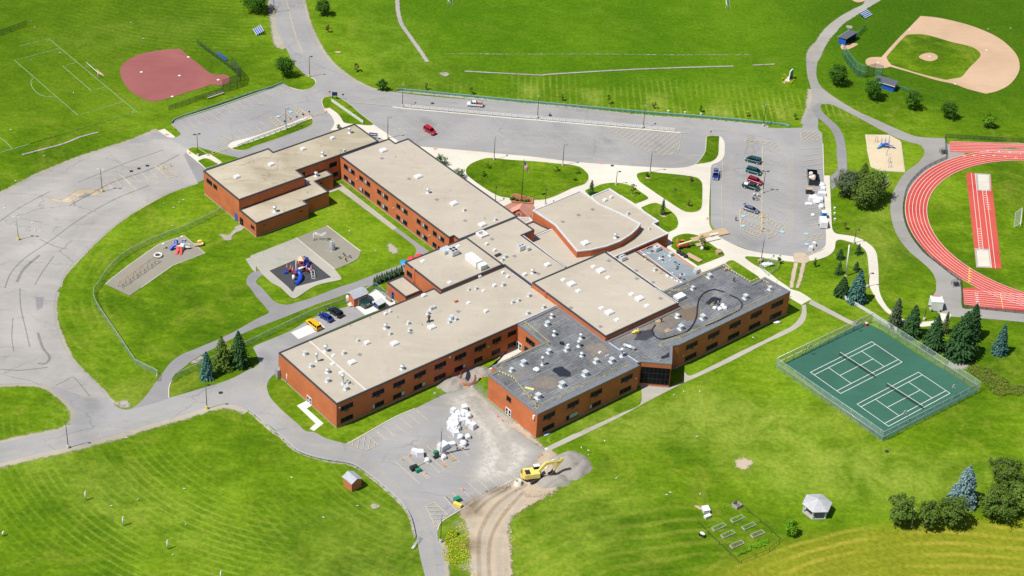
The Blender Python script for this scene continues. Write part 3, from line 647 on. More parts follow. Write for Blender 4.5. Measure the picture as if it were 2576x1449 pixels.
for i, s in enumerate(['1427,300', '2198,508', '1883,849', '1625,570', '1107,631']):
    p = at('30 ' + s); o = MB().box((0, 0, .05), (.6, .6, .1), TH).build('base', 'white_paint')
    tag(o, ['white base at the upper left corner of the tan infield', 'white base on the far right side of the tan infield', 'white base at the lower edge of the tan infield', 'white pitching plate on the round tan mound', 'white home plate in the round tan end of the infield'][i], 'base', 'bases on the ball fields', loc=(p.x, p.y, .08))
def lines(name, segs, w, mat, z=None):
    mb = MB(); z = zn() if z is None else z
    for s in segs: mb.strip(s, w, z)
    return struct(mb.build(name, mat))
def seg(s, smooth=False): return line(s, 0, smooth)
# soccer pitch
lines('pitch_marking', [seg('00 200,465 490,390 1378,1130 300,1449'), seg('00 1378,1130 300,1449 01 0,88'), seg('00 610,488 145,607 785,1163 1250,1023'), seg('00 780,627 630,667 920,915 1065,875'),
   seg('00 345,782 312,820 325,880 380,940 450,970 580,980', True), seg('00 0,1385 80,1449 01 120,50'), seg('00 460,402 490,408 518,402', True), seg('00 1335,1140 1340,1120 1358,1108', True)], .13, 'sport_paint')
# tennis courts
sheet('tennis_court_surface', '32 160,765! 930,360! 1040,375! 1150,430 1500,660 1800,840 2105,1045! 33 1150,85!', 'court_green', False)
ta = 0.7045; TA = Vector((math.cos(ta), math.sin(ta))); TB = Vector((-math.sin(ta), math.cos(ta)))
cl = []
courts = [Vector((92.70, 400.73 + CY)), Vector((103.63, 388.33 + CY))]
for c in courts:
    q = lambda s, t: c + TA * s + TB * t
    hl, hw, sw, sv = 11.885, 5.485, 4.115, 6.4
    cl += [[q(-hl, hw), q(hl, hw)], [q(-hl, -hw), q(hl, -hw)], [q(-hl, -hw - .06), q(-hl, hw + .06)], [q(hl, -hw - .06), q(hl, hw + .06)], [q(-hl, sw), q(hl, sw)], [q(-hl, -sw), q(hl, -sw)], [q(-sv, -sw), q(-sv, sw)], [q(sv, -sw), q(sv, sw)], [q(-sv, 0), q(sv, 0)]]
mb = MB()
for i, s in enumerate(cl): mb.strip(s, .13, ZL[0] + .003 + (i % 9) * .002)
ZL[0] += .03
struct(mb.build('court_marking', 'lane_paint'))
# running track
TC = Vector((161.6, 54.9)); R0, RW = 38.9, 1.07; ax = R(1.0)
tx = Vector((math.cos(ax), math.sin(ax))); ty = Vector((-math.sin(ax), math.cos(ax)))
def arc(r, n=60, a0=90, a1=270): return [TC + tx * (r * math.cos(R(a0 + (a1 - a0) * i / n))) + ty * (r * math.sin(R(a0 + (a1 - a0) * i / n))) for i in range(n + 1)]
def track_loop(r): return [TC + tx * 60 + ty * r] + arc(r) + [TC + tx * 60 - ty * r]
o_, i_ = track_loop(R0 + 6 * RW + .1), track_loop(R0 - .1)
mb = MB(); z = zn(); mb.add([(p.x, p.y, z) for p in o_] + [(p.x, p.y, z) for p in i_], [(k, len(o_) + k, len(o_) + k + 1, k + 1) for k in range(len(o_) - 1)])
for v_ in mb.v: pass
struct(mb.build('running_track', 'track_red'))
sheet('running_track', '30 1825,1425! 2576,1449! 31 2700,30! 2700,60! 2576,60! 2450,40 2200,75 2000,92! 1832,85!', 'track_red', True)
sheet('running_track', '32 1955,5! 2140,-5! 2576,180! 2700,230! 2700,262! 2576,243! 2110,205! 1970,168!', 'track_red', False)
sheet('long_jump_runway', '31 1992,292! 2240,305! 2350,1260! 2095,1245!', 'track_red', False)
sheet('long_jump_concrete', '31 2085,297! 2238,305! 2245,478! 2105,470!', 'concrete_old', False); sheet('sand_pit', '31 2110,310! 2220,315! 2228,465! 2120,465!', 'concrete', False)
sheet('long_jump_concrete', '31 2078,1052! 2225,1060! 2252,1250! 2095,1245!', 'concrete_old', False); sheet('sand_pit', '31 2100,1070! 2215,1075! 2235,1235! 2112,1232!', 'concrete', False)
zt = zn()
mb = MB()
for k in range(0, 7):
    mb.strip(track_loop(R0 + k * RW), .10, zt)
struct(mb.build('lane_marking', 'lane_paint'))
lines('lane_marking', [seg(f'30 1828,{1425+k*15:.0f} 2576,{1449+k*12:.0f}') for k in range(2)] + [seg(f'31 1828,{4+k*16:.0f} 2576,{20+k*14:.0f}') for k in range(6)], .10, 'lane_paint', zt + .006)
lines('lane_marking', [seg(f'32 {1957+k*2:.0f},{24+k*20:.0f} 2576,{70+k*23:.0f}') for k in range(8)], .10, 'lane_paint', zt + .006)
lines('lane_marking', [seg('32 2335,50 2365,215')], .16, 'yellow_paint', zt + .009)
lines('lane_marking', [seg('31 2045,295 2125,1065'), seg('31 2082,297 2165,1065'), seg('31 2155,465 2250,1250'), seg('31 2195,465 2288,1255')], .10, 'lane_paint')
zz = zn()
lines('lane_marking', [seg(f'31 {2155+k*6:.0f},{475+k*23:.0f} {2195+k*6:.0f},{475+k*23:.0f}') for k in range(9)] + [seg(f'31 {2105+k*2.3:.0f},{858+k*23:.0f} {2145+k*2.3:.0f},{858+k*23:.0f}') for k in range(10)], .13, 'lane_paint', zz)
for i, (c, p0, p1) in enumerate([('hatch_paint', '31 1968,122', '31 2490,145')]):
    pass
mb = MB(); z2 = zt + .02
for k in range(6):
    p = TC + tx * (-10 + k * .0) ; 
for k, s in enumerate(['1975,122', '2072,120', '2170,120', '2275,120', '2385,128', '2495,145']):
    p = at('31 ' + s); a = p.xy
    mb.ngon([a + Vector(q) for q in ((-.4, -.35), (.7, 0), (-.4, .35))], z2)
for k in range(6):
    p = at(f'31 {2038-k*1},{1262+k*25}'); a = p.xy
    mb.ngon([a + Vector(q) for q in ((-.7, -.4), (.5, 0.3), (-.3, .5))], z2)
struct(mb.build('lane_marking', 'yellow_paint'))
# painted lane numbers
def text_mesh(txt, size, mat, name, parent=None, loc=(0, 0, 0), rot=(0, 0, 0), extr=0.0):
    cu = bpy.data.curves.new('t', 'FONT'); cu.body = txt; cu.size = size; cu.extrude = extr; cu.align_x = 'CENTER'; cu.align_y = 'CENTER'
    to = bpy.data.objects.new('t', cu); COL.objects.link(to)
    dg = bpy.context.evaluated_depsgraph_get(); me = bpy.data.meshes.new_from_object(to.evaluated_get(dg))
    bpy.data.objects.remove(to); me.name = name; me.materials.clear(); me.materials.append(MATS[mat])
    o = bpy.data.objects.new(name, me); COL.objects.link(o); o.location = loc; o.rotation_euler = rot
    if parent: o.parent = parent
    return o
for k in range(8):
    p = at(f'32 {2092+k*2.6:.0f},{34+k*22}')
    struct(text_mesh(str(k + 1), 1.25, 'lane_paint', 'lane_number', loc=(p.x, p.y, z2 + .01), rot=(0, 0, R(-90))))
for k, s in enumerate(['2215,72', '2325,78', '2432,88', '2540,100']):
    p = at('31 ' + s); struct(text_mesh(str(4 - k), 1.3, 'lane_paint', 'lane_number', loc=(p.x, p.y, z2 + .01), rot=(0, 0, R(180))))
# play surfaces
sheet('play_sand', '01 1850,925! 2065,1100! 1900,1160 1740,1225! 1600,1320 1420,1449 02 1305,80! 1120,-5! 01 1060,1415! 1130,1350 1300,1220 1600,1010', 'sand_pad', True)
sheet('worn_ground', '11 -60,1130! 400,950! 790,1260! 860,1350 850,1370 600,1430 12 400,105 355,100 250,0! 11 160,1400 70,1320 0,1230', 'concrete_old', True)
sheet('worn_ground', '01 2470,1160! 2576,1130! 2576,1300! 2540,1270', 'concrete_old', False)
sheet('play_sand', '11 400,950! 715,825! 1050,1085! 1030,1150 950,1200 792,1268!', 'sand_pad', True)
sheet('rubber_pad', '11 135,1278! 490,1130! 758,1345! 400,1440! 12 370,45! 11 330,1449!', 'rubber_pad', False)
sheet('wood_chip_pad', '30 975,1357! 1220,1360! 1330,1420! 31 1370,285! 1120,270 1035,230! 1000,60', 'wood_chip', False)
struct(MB().wall(line('31 990,-90 1000,60 1035,230 1120,270 1375,285 1335,-20', 0, False), 0, .2, .2).build('pad_border', 'concrete'))
struct(MB().wall(line('11 400,945 790,1262', 0, False), 0, .2, .2).build('pad_border', 'concrete'))
struct(MB().wall(line('11 715,825 1055,1085', 0, False), 0, .2, .2).build('pad_border', 'concrete'))
struct(MB().wall(line('01 1060,1415 1130,1350 1300,1220 1600,1010 1850,925 2065,1100 1740,1225 1420,1449', 0, False), 0, .15, .15).build('pad_border', 'concrete'))
# bare patches, dirt, gravel
rsheet('dirt_track', '13 2150,700 2400,570 2576,490 23 110,430 230,300 330,180 420,200 480,260 540,330 560,450 460,560 350,650 180,740 50,830 13 2576,850 2540,950 2560,1150 2576,1449 2600,1600 2200,1600 2160,1449 2150,1150 2100,900 2050,830', 'dirt', .5, 2)
rsheet('gravel_spill', '23 240,290 330,210 450,235 600,245 670,275 640,320 720,350 735,390 680,430 560,490 470,530 450,580 380,620 200,660 100,600 150,500 300,450 200,400', 'dirt', .9, 5)
rsheet('gravel_edge', '12 2180,1010 2400,1230 2576,1370 22 0,1330 100,1400 23 330,170 240,130 0,-40 13 2576,0 12 2380,1230 2130,1050', 'dirt', .5, 6)
rsheet('dirt_patch', '12 1900,880 2060,870 2100,800 2280,800 2330,830 2250,900 2180,980 2050,1030 1950,1050 1890,990', 'gravel_pile', .35, 7)
rsheet('dust_patch', '12 2080,1040 2180,1010 2380,1220 2576,1400 13 2576,60 23 150,120 230,190 150,350 20,450 13 2400,480 2150,500 2250,200 2150,-50 12 1950,1200 1900,1120', 'dust', .9, 8, fw=5.0, core=.95, soft=True)
rsheet('dirt_patch', '23 2250,290 2330,268 2410,300 2400,350 2340,380 2260,360', 'dirt', .5, 9)
rsheet('dirt_patch', '23 1830,740 1880,745 1915,780 1870,780', 'tan_clay', .2, 10)
rsheet('dirt_patch', '32 1850,705 1960,698 2060,735 2000,800 1920,825 1800,790', 'gravel_pile', .4, 11)
rsheet('dirt_patch', '11 1330,1000 1400,1040 1430,1090 1380,1110 1330,1060', 'gravel_edge', .5, 12)
rsheet('dirt_patch', '01 2210,910 2300,920 2400,810 2460,850 2340,920 2330,970 2260,970', 'gravel_edge', .35, 13)
rsheet('tyre_track' if 1 else '', '31 265,1195 300,1200 270,1350 250,1449 215,1449 240,1300', 'dirt', .15, 14)
rsheet('tyre_track' if 1 else '', '31 340,1200 375,1200 350,1330 310,1449 280,1449 310,1330', 'dirt', .15, 15)
rsheet('spilled_soil', '31 255,1110 330,1095 395,1120 410,1190 340,1200 270,1190', 'dirt', .2, 16)
fstrip('footpath_worn', '10 1425,-60 1422,0 1430,120 1460,235 1520,330 1595,435 1665,535 1725,627', 1.9, 'gravel_path', 1.2)
fstrip('drain_strip', '10 2100,720 2576,746 20 290,760 350,753 1100,708 1700,684 2230,669', 1.1, 'gravel_path', .95)
fstrip('drain_strip', '20 2420,660 2576,652 30 70,648', 1.1, 'gravel_edge', .8)
fstrip('drain_strip', '10 1900,545 2576,550 20 700,548 1500,556 2400,556', .9, 'gravel_edge', .45)
fstrip('drain_strip', '01 220,112 400,65 640,0 00 800,1385 990,1334', 1.1, 'gravel_path', .8)
rsheet('stone_patch', '10 1845,745 1880,730 1945,740 1940,765 1890,772', 'gravel_pile', .1, 21)
rsheet('bare_spot', '10 795,520 850,522 845,542 805,540', 'tan_clay', .1, 22)
rsheet('stone_patch', '02 1150,1165 1250,1125 1300,1150 1300,1210 1200,1205', 'gravel_pile', .4, 23)
rsheet('bare_spot', '30 780,265 840,262 850,290 800,295', 'gravel_pile', .2, 24)
rsheet('bare_spot', '13 1150,740 1215,725 1240,760 1180,790', 'gravel_edge', .25, 25)
rsheet('bare_spot', '02 1920,745 2030,690 2040,730 1940,770', 'gravel_pile', .25, 26)
for i, s in enumerate(['11 2310,235 2370,240 2350,255', '30 180,820 140,830 170,850', '21 400,262 515,270 430,285', '21 1475,705 1530,710 1550,740 1500,735', '21 1330,340 1400,342 1360,355', '21 1185,505 1240,510 1210,520', '21 1780,375 1810,372 1800,385', '21 1755,628 1790,628 1770,642', '00 960,690 1000,720 1055,765 1030,772 985,735']):
    rsheet('bare_spot', s, 'tan_clay', .12, 30 + i)
# ------------------------------------------------------------------ painted bays
def rows(c0, a0, b0, c1, a1, b1, n):
    A0, B0 = at(c0 + ' ' + a0).xy, at(c0 + ' ' + b0).xy; A1, B1 = at(c1 + ' ' + a1).xy, at(c1 + ' ' + b1).xy
    return [[A0.lerp(A1, k / (n - 1)), B0.lerp(B1, k / (n - 1))] for k in range(n)]
zp = max(zn(), .2)
BAYS = rows('00', '1805,1243', '1905,1322', '10', '240,880', '340,950', 15)
BAYS += rows('10', '1255,1170', '1525,1360', '20', '922,1365', '1200,1545', 14)
BAYS += [seg('10 0,1282 60,1332'), seg('10 42,1232 135,1302'), seg('00 2330,1340 2430,1415'), seg('00 2403,1315 2500,1385'), seg('00 2475,1290 2560,1350')]
BAYS += rows('31', '335,125', '545,96', '31', '385,825', '575,800', 14) + rows('31', '310,60', '530,42', '30', '330,1440', '520,1420', 1 + 1)
BAYS += rows('21', '2345,110', '2520,240', '21', '2320,560', '2520,690', 6)
BAYS += rows('31', '0,60', '155,120', '31', '0,640', '165,700', 7)
BAYS += rows('21', '2300,860', '2490,940', '21', '2300,900', '2470,960', 2)
BAYS += rows('12', '1200,1440', '1340,1540', '12', '1610,1235', '1730,1335', 6) + rows('13', '1210,0', '1310,95', '13', '1335,0', '1395,52', 2)
BAYS += rows('13', '1400,300', '1650,530', '13', '1930,45', '2150,255', 6) + rows('13', '1480,250', '1730,480', '13', '1640,160', '1905,395', 2)
BAYS += rows('13', '1890,660', '2020,795', '13', '2480,360', '2620,470', 8)
BAYS += rows('01', '1060,380', '1130,450', '01', '1510,270', '1600,360', 6) + [seg('01 1200,310 1380,475'), seg('01 1550,225 1700,350')]
lines('bay_marking', BAYS, .13, 'stall_paint', zp)
def hatch(quad, n, w=.13, cross=True, mat='hatch_paint', outline=True):
    P = [unp(q).xy for q, _ in toks(quad)]   # p0-p1 one side, p3-p2 the opposite
    mb = MB()
    for k in range(n + 1):
        t = k / n; mb.strip([P[0].lerp(P[1], t), P[3].lerp(P[2], t)], w, zp + .004)
    if outline:
        mb.strip([P[0], P[1]], w, zp + .006); mb.strip([P[3], P[2]], w, zp + .006)
    return struct(mb.build('hatch_marking', mat))
hatch('10 375,1115 430,1095 530,1165 475,1188', 2); hatch('10 120,1200 175,1180 275,1255 222,1278', 2)
HQ = [('10', '375,1115 415,1093', '530,1165'), ]
def hatch_poly(spec, ang_spec, step, w=.12, outline=True):
    P = [unp(q).xy for q, _ in toks(spec)]; D = [unp(q).xy for q, _ in toks(ang_spec)]
    d = (D[1] - D[0]).normalized(); nr = Vector((-d.y, d.x)); mb = MB()
    lo = min(p.dot(nr) for p in P); hi = max(p.dot(nr) for p in P); t = lo + step * .6
    while t < hi:
        xs = []
        for i in range(len(P)):
            a, b_ = P[i - 1], P[i]; fa, fb = a.dot(nr) - t, b_.dot(nr) - t
            if fa * fb < 0: xs.append((a + (b_ - a) * (fa / (fa - fb))).dot(d))
        xs.sort()
        for i in range(0, len(xs) - 1, 2): mb.strip([nr * t + d * xs[i], nr * t + d * xs[i + 1]], w, zp + .003)
        t += step
    if outline: mb.strip(P + [P[0]], w, zp + .006)
    return struct(mb.build('hatch_marking', 'hatch_paint'))
hatch_poly('10 375,1115 400,1092 440,1098 535,1165 475,1185', '10 380,1140 415,1100', 1.1)
hatch_poly('10 240,1160 290,1140 395,1210 345,1228', '10 250,1180 290,1142', 1.1)
hatch_poly('10 120,1200 145,1182 185,1185 280,1258 220,1275', '10 125,1215 160,1185', 1.1)
hatch_poly('00 2205,1395 2250,1365 2330,1420 2290,1449', '00 2215,1400 2250,1370', 1.1)
hatch_poly('10 545,1172 685,1112 695,1135 560,1180', '10 545,1165 562,1182', .9)
hatch_poly('01 2090,100 2300,30 2310,45 2110,115', '01 2100,95 2120,115', .9)
hatch_poly('20 960,1285 1700,1345 1690,1449 21 1675,80 1600,110 1500,120 1400,110 1210,0 20 1200,1449', '20 1030,1330 1085,1290', 1.55)
hatch_poly('30 322,1330 480,1335 545,1395 500,1410 340,1420', '30 330,1380 400,1335', 1.1)
hatch_poly('30 -240,1410 90,1440 31 130,60 0,10 -230,-20', '31 0,0 60,-40', 1.5)
hatch_poly('21 2300,655 2310,650 2576,700 2576,800 2300,690', '21 2400,720 2440,680', 1.2)
hatch_poly('21 2300,750 2576,860 2576,890 2530,880 2300,790', '21 2400,830 2440,780', 1.2)
hatch_poly('21 2315,860 2350,850 2520,910 2490,940 2330,880', '21 2400,900 2430,860', 1.0)
hatch_poly('31 0,750 170,825 170,870 130,870 0,800', '31 60,830 100,780', 1.2)
hatch_poly('31 0,850 120,890 20,950 0,955', '31 20,930 60,870', 1.2)
hatch_poly('31 355,935 580,900 582,950 360,990', '31 400,980 450,920', 1.3)
hatch_poly('31 370,1100 565,1060 500,1095 400,1122', '31 400,1120 440,1075', 1.2)
hatch_poly('13 920,128 1110,28 1228,135 1108,192', '13 975,150 985,90', 1.35)
hatch_poly('13 1710,750 1790,710 1930,840 1850,900 1805,980 1780,900', '13 1750,800 1850,803', 1.35)
hatch_poly('01 1555,235 1600,215 1700,240 1640,265 1590,262', '01 1600,220 1640,260', 1.1)
hatch_poly('01 1620,290 1700,265 1780,325 1700,345', '01 1650,290 1700,300', 1.1)
lines('centre_line', [seg('10 300,-60 315,30 345,150 375,270 410,390', True), seg('10 415,410 440,470 470,540', True)], .16, 'stall_paint', zp)
lines('centre_line', [seg('10 915,1030 1375,1070'), seg('10 1140,1000 1200,1003'), seg('20 1700,1342 1770,1344'), seg('20 1915,1366 1975,1370'), seg('10 700,968 720,980')], .16, 'stall_paint', zp)
lines('centre_line', [seg('21 2120,130 2112,500 2115,840')], .13, 'stall_paint', zp)
lines('centre_line', [seg('21 2520,30 2517,500 2510,900'), seg('21 2290,660 2300,860')], .16, 'hatch_paint', zp)
for s in ['10 320,1130 350,1118 372,1130 345,1143', '10 195,1178 225,1165 247,1178 215,1190', '21 2300,735 2310,722 2345,720 2350,732 2325,745', '21 2298,830 2310,818 2345,818 2350,830 2325,845', '31 115,885 130,873 162,880 165,895 140,902', '31 357,905 370,898 405,900 408,915 380,920', '31 360,1010 375,1000 408,1005 410,1018 385,1025']:
    struct(MB().ngon(area(s, 0, False), zp + .009).build('parking_symbol', 'blue_paint'))
for s in ['10 688,1118 715,1108 722,1120 697,1130', '10 508,1178 540,1170 548,1185 520,1192', '01 1893,88 1918,80 1925,95 1900,102', '01 2080,108 2102,100 2110,115 2088,122', '21 872,190 908,190 912,202 880,202', '21 1957,738 1977,738 1977,760 1957,760', '00 1655,1350 1690,1345 1702,1358 1670,1362', '11 1785,42 1820,42 1825,55 1790,55']:
    struct(MB().ngon(area(s, .16, False), .168).build('tactile_paving', 'red_paint'))
# drain covers
for s in ['10 1775,1043', '21 1008,222', '02 2220,1058', '20 385,1166', '01 1320,277', '01 1398,250', '01 1482,222', '21 1647,462', '33 1195,198']:
    p = at(s); struct(MB().box((p.x, p.y, zp + .012 if s[0:2] != '21' else .2), (1.0, .8, .02), .3).build('drain_cover', 'dark_metal'))

# ruts and clods on the dirt track
for s_, w_, m_ in [('13 2250,1500 2240,1200 2260,1000 2400,760 2576,620 23 150,530', .7, 'soil'), ('13 2350,1500 2340,1250 2370,1050 2480,850 23 100,620', .6, 'soil'), ('13 2450,1500 2440,1300 2450,1100 2540,900 23 120,680', .8, 'dust'), ('13 2300,1500 2290,1200 2320,1000 2440,780 23 60,600', .8, 'dust'), ('13 2160,760 2300,640 2576,520 23 150,420', .8, 'soil'), ('13 2200,820 2350,680 2576,560', .5, 'soil'), ('13 2530,1500 2510,1300 2520,1120', .7, 'dust'), ('13 1900,300 2150,450 2250,520', 1.8, 'dust'), ('12 2150,1100 2300,1300 13 2450,50 2520,250 2450,400', 2.2, 'concrete_old')]:
    fstrip('wheel_rut', s_, w_ * 2.1, m_, .25, soft=True)
rc = random.Random(12); mb = MB()
for k in range(260):
    s_ = rc.choice([(13, 2120, 900, 2180, 1440), (13, 2150, 720, 2560, 520), (23, 60, 470, 380, 640), (13, 2540, 900, 2560, 1440), (23, 100, 500, 300, 620)]); f_ = rc.random()
    p = at(f'{s_[0]} {s_[1]+(s_[3]-s_[1])*f_+rc.gauss(0,22):.0f},{s_[2]+(s_[4]-s_[2])*f_+rc.gauss(0,22):.0f}'); r_ = rc.uniform(.08, .32); mb.blob((p.x, p.y, .02), (r_ * 1.4, r_, r_ * .8), k, 1, .5)
o = mb.build('soil_clods', 'dirt'); tag(o, 'loose soil clods along the dirt track and the works edge', 'soil clods', None, 'stuff')
for s_, r_ in [('13 2160,800', 3), ('13 2120,950', 4), ('13 2200,720', 5), ('13 2320,650', 6), ('13 2450,590', 7), ('23 20,500', 8), ('13 2150,1150', 9), ('13 2170,1350', 10)]:
    rsheet('loose_soil', f"{s_[:2]} " + ' '.join(f"{float(s_[3:].split(',')[0]) + 90 * math.cos(a) * (1 + .4 * math.sin(a * r_)):.0f},{float(s_[3:].split(',')[1]) + 55 * math.sin(a) * (1 + .3 * math.cos(a * r_)):.0f}" for a in [k * .7 for k in range(9)]), 'soil' if r_ % 2 else 'dust', .5, r_, None, 2.5, .35, True)
# ------------------------------------------------------------------ school building
school = thing('school_building', 'large flat-roofed two-storey orange brick school with many joined wings, beige and black roofs', 'school building', (0, 0, 0))
def abp(l): return [AB(a, b) for a, b in l]
ROOFS = {}
def wing(key, P, h, roofmat, base=0, cop='coping', pw=.34, drop=.22, wl=None):
    P = ccw(P)
    struct_w = MB(); n = len(P)
    struct_w.prism(P, base, h - .12, top=False)
    wo = struct_w.build('wall', 'brick', school)
    if wl: wo['label'] = wl
    MB().ring(offset(P, .04), offset(P, -pw), h - .35, h + .03).build('parapet', cop, wo)
    MB().ring(offset(P, .03), offset(P, -.1), base, .28).build('plinth', 'concrete_old', wo) if base == 0 else None
    ro = MB().ngon(offset(P, -pw + .02), h - drop).build('roof', roofmat, school)
    ro['label'] = {'roof_gravel': 'beige gravel roof', 'roof_old': 'stained mottled old roof', 'roof_black': 'black torn roof being stripped', 'roof_membrane': 'grey-white roof being resurfaced'}[roofmat]
    ROOFS[key] = (ro, h - drop, wo)
    return wo
W_A = [(-39.8, 75), (-17.3, 75), (-17.3, 79.05), (12.2, 79.05), (12.2, 91.6), (-17.3, 91.6), (-17.3, 94.2), (-39.8, 94.2)]
wing('A', abp(W_A), 8.1, 'roof_old')
wing('AL', abp([(-39.85, 66.2), (-22, 66.2), (-22, 68.4), (-13.3, 68.4), (-13.3, 75.4), (-7, 75.4), (-7, 79.0), (-17.25, 79.0), (-17.25, 74.95), (-39.85, 74.95)]), 4.8, 'roof_old')
wing('B', abp([(-2, 25.7), (-.4, 25.7), (-.4, 23.35), (20.8, 23.35), (20.8, 75.8), (16, 75.8), (16, 79.0), (-2, 79.0)]), 7.8, 'roof_gravel')
wing('C', abp([(2.22, -6.1), (15.6, -6.1), (15.6, 15), (20.2, 15), (20.2, 23.3), (1.48, 23.3), (1.48, 6.2), (2.22, 6.2)]), 7.83, 'roof_gravel')
wing('D', abp([(-20.0, 5.9), (1.42, 5.9), (1.42, 22.3), (-20.0, 22.3)]), 8.5, 'roof_gravel')
wing('E', abp([(-70, -17.1), (-12.3, -17.1), (1.6, -16.6), (2.17, -16.4), (2.17, 5.85), (-20.3, 5.85), (-20.3, 8.6), (-70, 8.6)]), 7.8, 'roof_gravel', pw=.3)
wing('F', abp([(1.7, -36.2), (27.9, -36.2), (27.9, -6.2), (1.7, -6.2)]), 9.35, 'roof_gravel')
wing('G', abp([(-32, -49.1), (2.1, -49.1), (1.62, -36.3), (1.62, -16.7), (-12.25, -17.15), (-12.25, -27.3), (-29, -27.3), (-29, -29.7), (-32, -29.7)]), 7.76, 'roof_black', pw=.7, cop='coping_grey')
HP = [AB(1.72, -36.25), AB(2.15, -48.0)] + [at(s, 7.8).xy for s in ('22 1300,740', '22 1608,765')] + [AB(14.9, -47.9), AB(16.8, -48.55), AB(58.5, -48.5)] + [at('21 2545,1338', 7.8).xy, at('21 2420,1400', 7.8).xy] + [AB(52.85, -28.3), AB(27.95, -28.3), AB(27.95, -36.25)]
wing('H', HP, 7.8, 'roof_black', pw=.7, cop='coping_grey')
wing('L', abp([(27.95, -28.25), (41.75, -28.25), (41.75, -4.45), (27.95, -4.45)]), 3.3, 'roof_gravel')
wing('K', abp([(41.8, -28.25), (49.7, -28.25), (49.7, -5.0), (41.8, -5.0)]), 3.2, 'roof_membrane', cop='terracotta', pw=.3)
IP = [at(s, 6.3).xy for s in ('21 210,665', '21 430,810', '21 530,930', '21 655,1078', '21 800,1062', '21 950,1028', '21 1090,975', '21 1200,905', '21 1260,850', '21 1297,800', '21 1150,722', '21 1000,652', '21 880,600', '21 800,535', '21 690,465')]
JW = [AB(15.65, -6.1), AB(27.9, -6.1), AB(27.9, -4.4), AB(54.5, -4.4), AB(54.5, 1.9), AB(56.7, 1.9), AB(56.7, 23.6), at('21 800,520', 4.25).xy, AB(40, 10), at('21 385,857', 4.25).xy, at('21 220,925', 4.25).xy, AB(15.65, 15)]
wing('J', JW, 4.25, 'roof_gravel', cop='coping_light')
wing('I', IP, 6.3, 'roof_gravel', cop='coping_light')
# entrance lobby roofs and gabled porch
wing('M', [at(s, 3.9).xy for s in ('21 130,802', '21 225,925', '21 385,857', '21 300,820', '21 205,770')], 3.9, 'roof_gravel', cop='coping')
wing('N', [at(s, 4.4).xy for s in ('21 35,735', '21 180,735', '21 208,770', '21 130,802')], 4.4, 'roof_gravel', cop='coping_light')
Pg = [at(s, 4.6).xy for s in ('21 -30,690', '21 170,730')]; d_ = (Pg[1] - Pg[0]).normalized(); n_ = Vector((-d_.y, d_.x)); mid_ = (Pg[0] + Pg[1]) / 2; wgt = (Pg[1] - Pg[0]).length / 2
pts = [(-wgt, 0), (wgt, 0), (wgt, 4.2), (0, 6.6), (-wgt, 4.2)]
vs = [(mid_.x + d_.x * x - n_.x * .0, mid_.y + d_.y * x - n_.y * .0, z) for x, z in pts] + [(mid_.x + d_.x * x + n_.x * 3.0, mid_.y + d_.y * x + n_.y * 3.0, z) for x, z in pts]
pg = MB().add(vs, [(0, 1, 2, 3, 4), (9, 8, 7, 6, 5), (1, 0, 5, 6), (2, 1, 6, 7), (3, 2, 7, 8), (4, 3, 8, 9), (0, 4, 9, 5)]).build('gable_porch', 'brick', school)
pg['label'] = 'gabled brick entrance porch with round emblem'
rot_w = math.atan2(d_.y, d_.x)
def on_gable(x, z, out): return (mid_.x + d_.x * x - n_.x * out, mid_.y + d_.y * x - n_.y * out, z)
mb = MB(); c_ = Vector(on_gable(0, 4.7, .06)); ring_o = []; 
for k in range(24):
    a = k / 24 * 6.28318; ring_o.append(c_ + Vector((d_.x * math.cos(a), d_.y * math.cos(a), math.sin(a))) * 1.0)
mb.add(ring_o, [tuple(range(24))]); eo = mb.build('emblem', 'terracotta', pg)
mb = MB(); c2 = Vector(on_gable(0, 4.7, .09))
for pts2 in ([(-.35, -.35), (-.1, .45), (.05, .45), (-.15, -.35)], [(.05, .45), (-.1, .45), (.2, -.35), (.4, -.35)], [(-.2, -.1), (.3, -.1), (.3, .02), (-.2, .02)]):
    mb.add([c2 + Vector((d_.x * x, d_.y * x, z)) for x, z in pts2], [(0, 1, 2, 3)])
mb.build('emblem_letter', 'dark_metal', pg)
sl_ = MB()
for sgn in (-1, 1):
    a = Vector(on_gable(0, 6.72, .25)); b_ = Vector(on_gable(sgn * (wgt + .2), 4.18, .25)); back = Vector((n_.x, n_.y, 0)) * 3.5; th = Vector((0, 0, -.12))
    q = [a, b_, b_ + back, a + back]; sl_.add(q + [p + th for p in q], [(0, 1, 2, 3), (7, 6, 5, 4), (0, 4, 5, 1), (1, 5, 6, 2), (2, 6, 7, 3), (3, 7, 4, 0)])
sl_.build('gable_roof', 'terracotta', pg)
# apron block with blue door
wing('P', abp([(-25.8, 13.9), (-20.4, 13.9), (-20.4, 22.5), (-25.8, 22.5)]), 4.0, 'roof_gravel')
# expansion ridge across the long wing
mb = MB(); a, b_ = AB(-60.75, -16.75), AB(-60.75, 8.25); mb.wall([a, b_], 7.5, 7.70, .16); mb.build('roof_ridge', 'white_paint', ROOFS['E'][0])
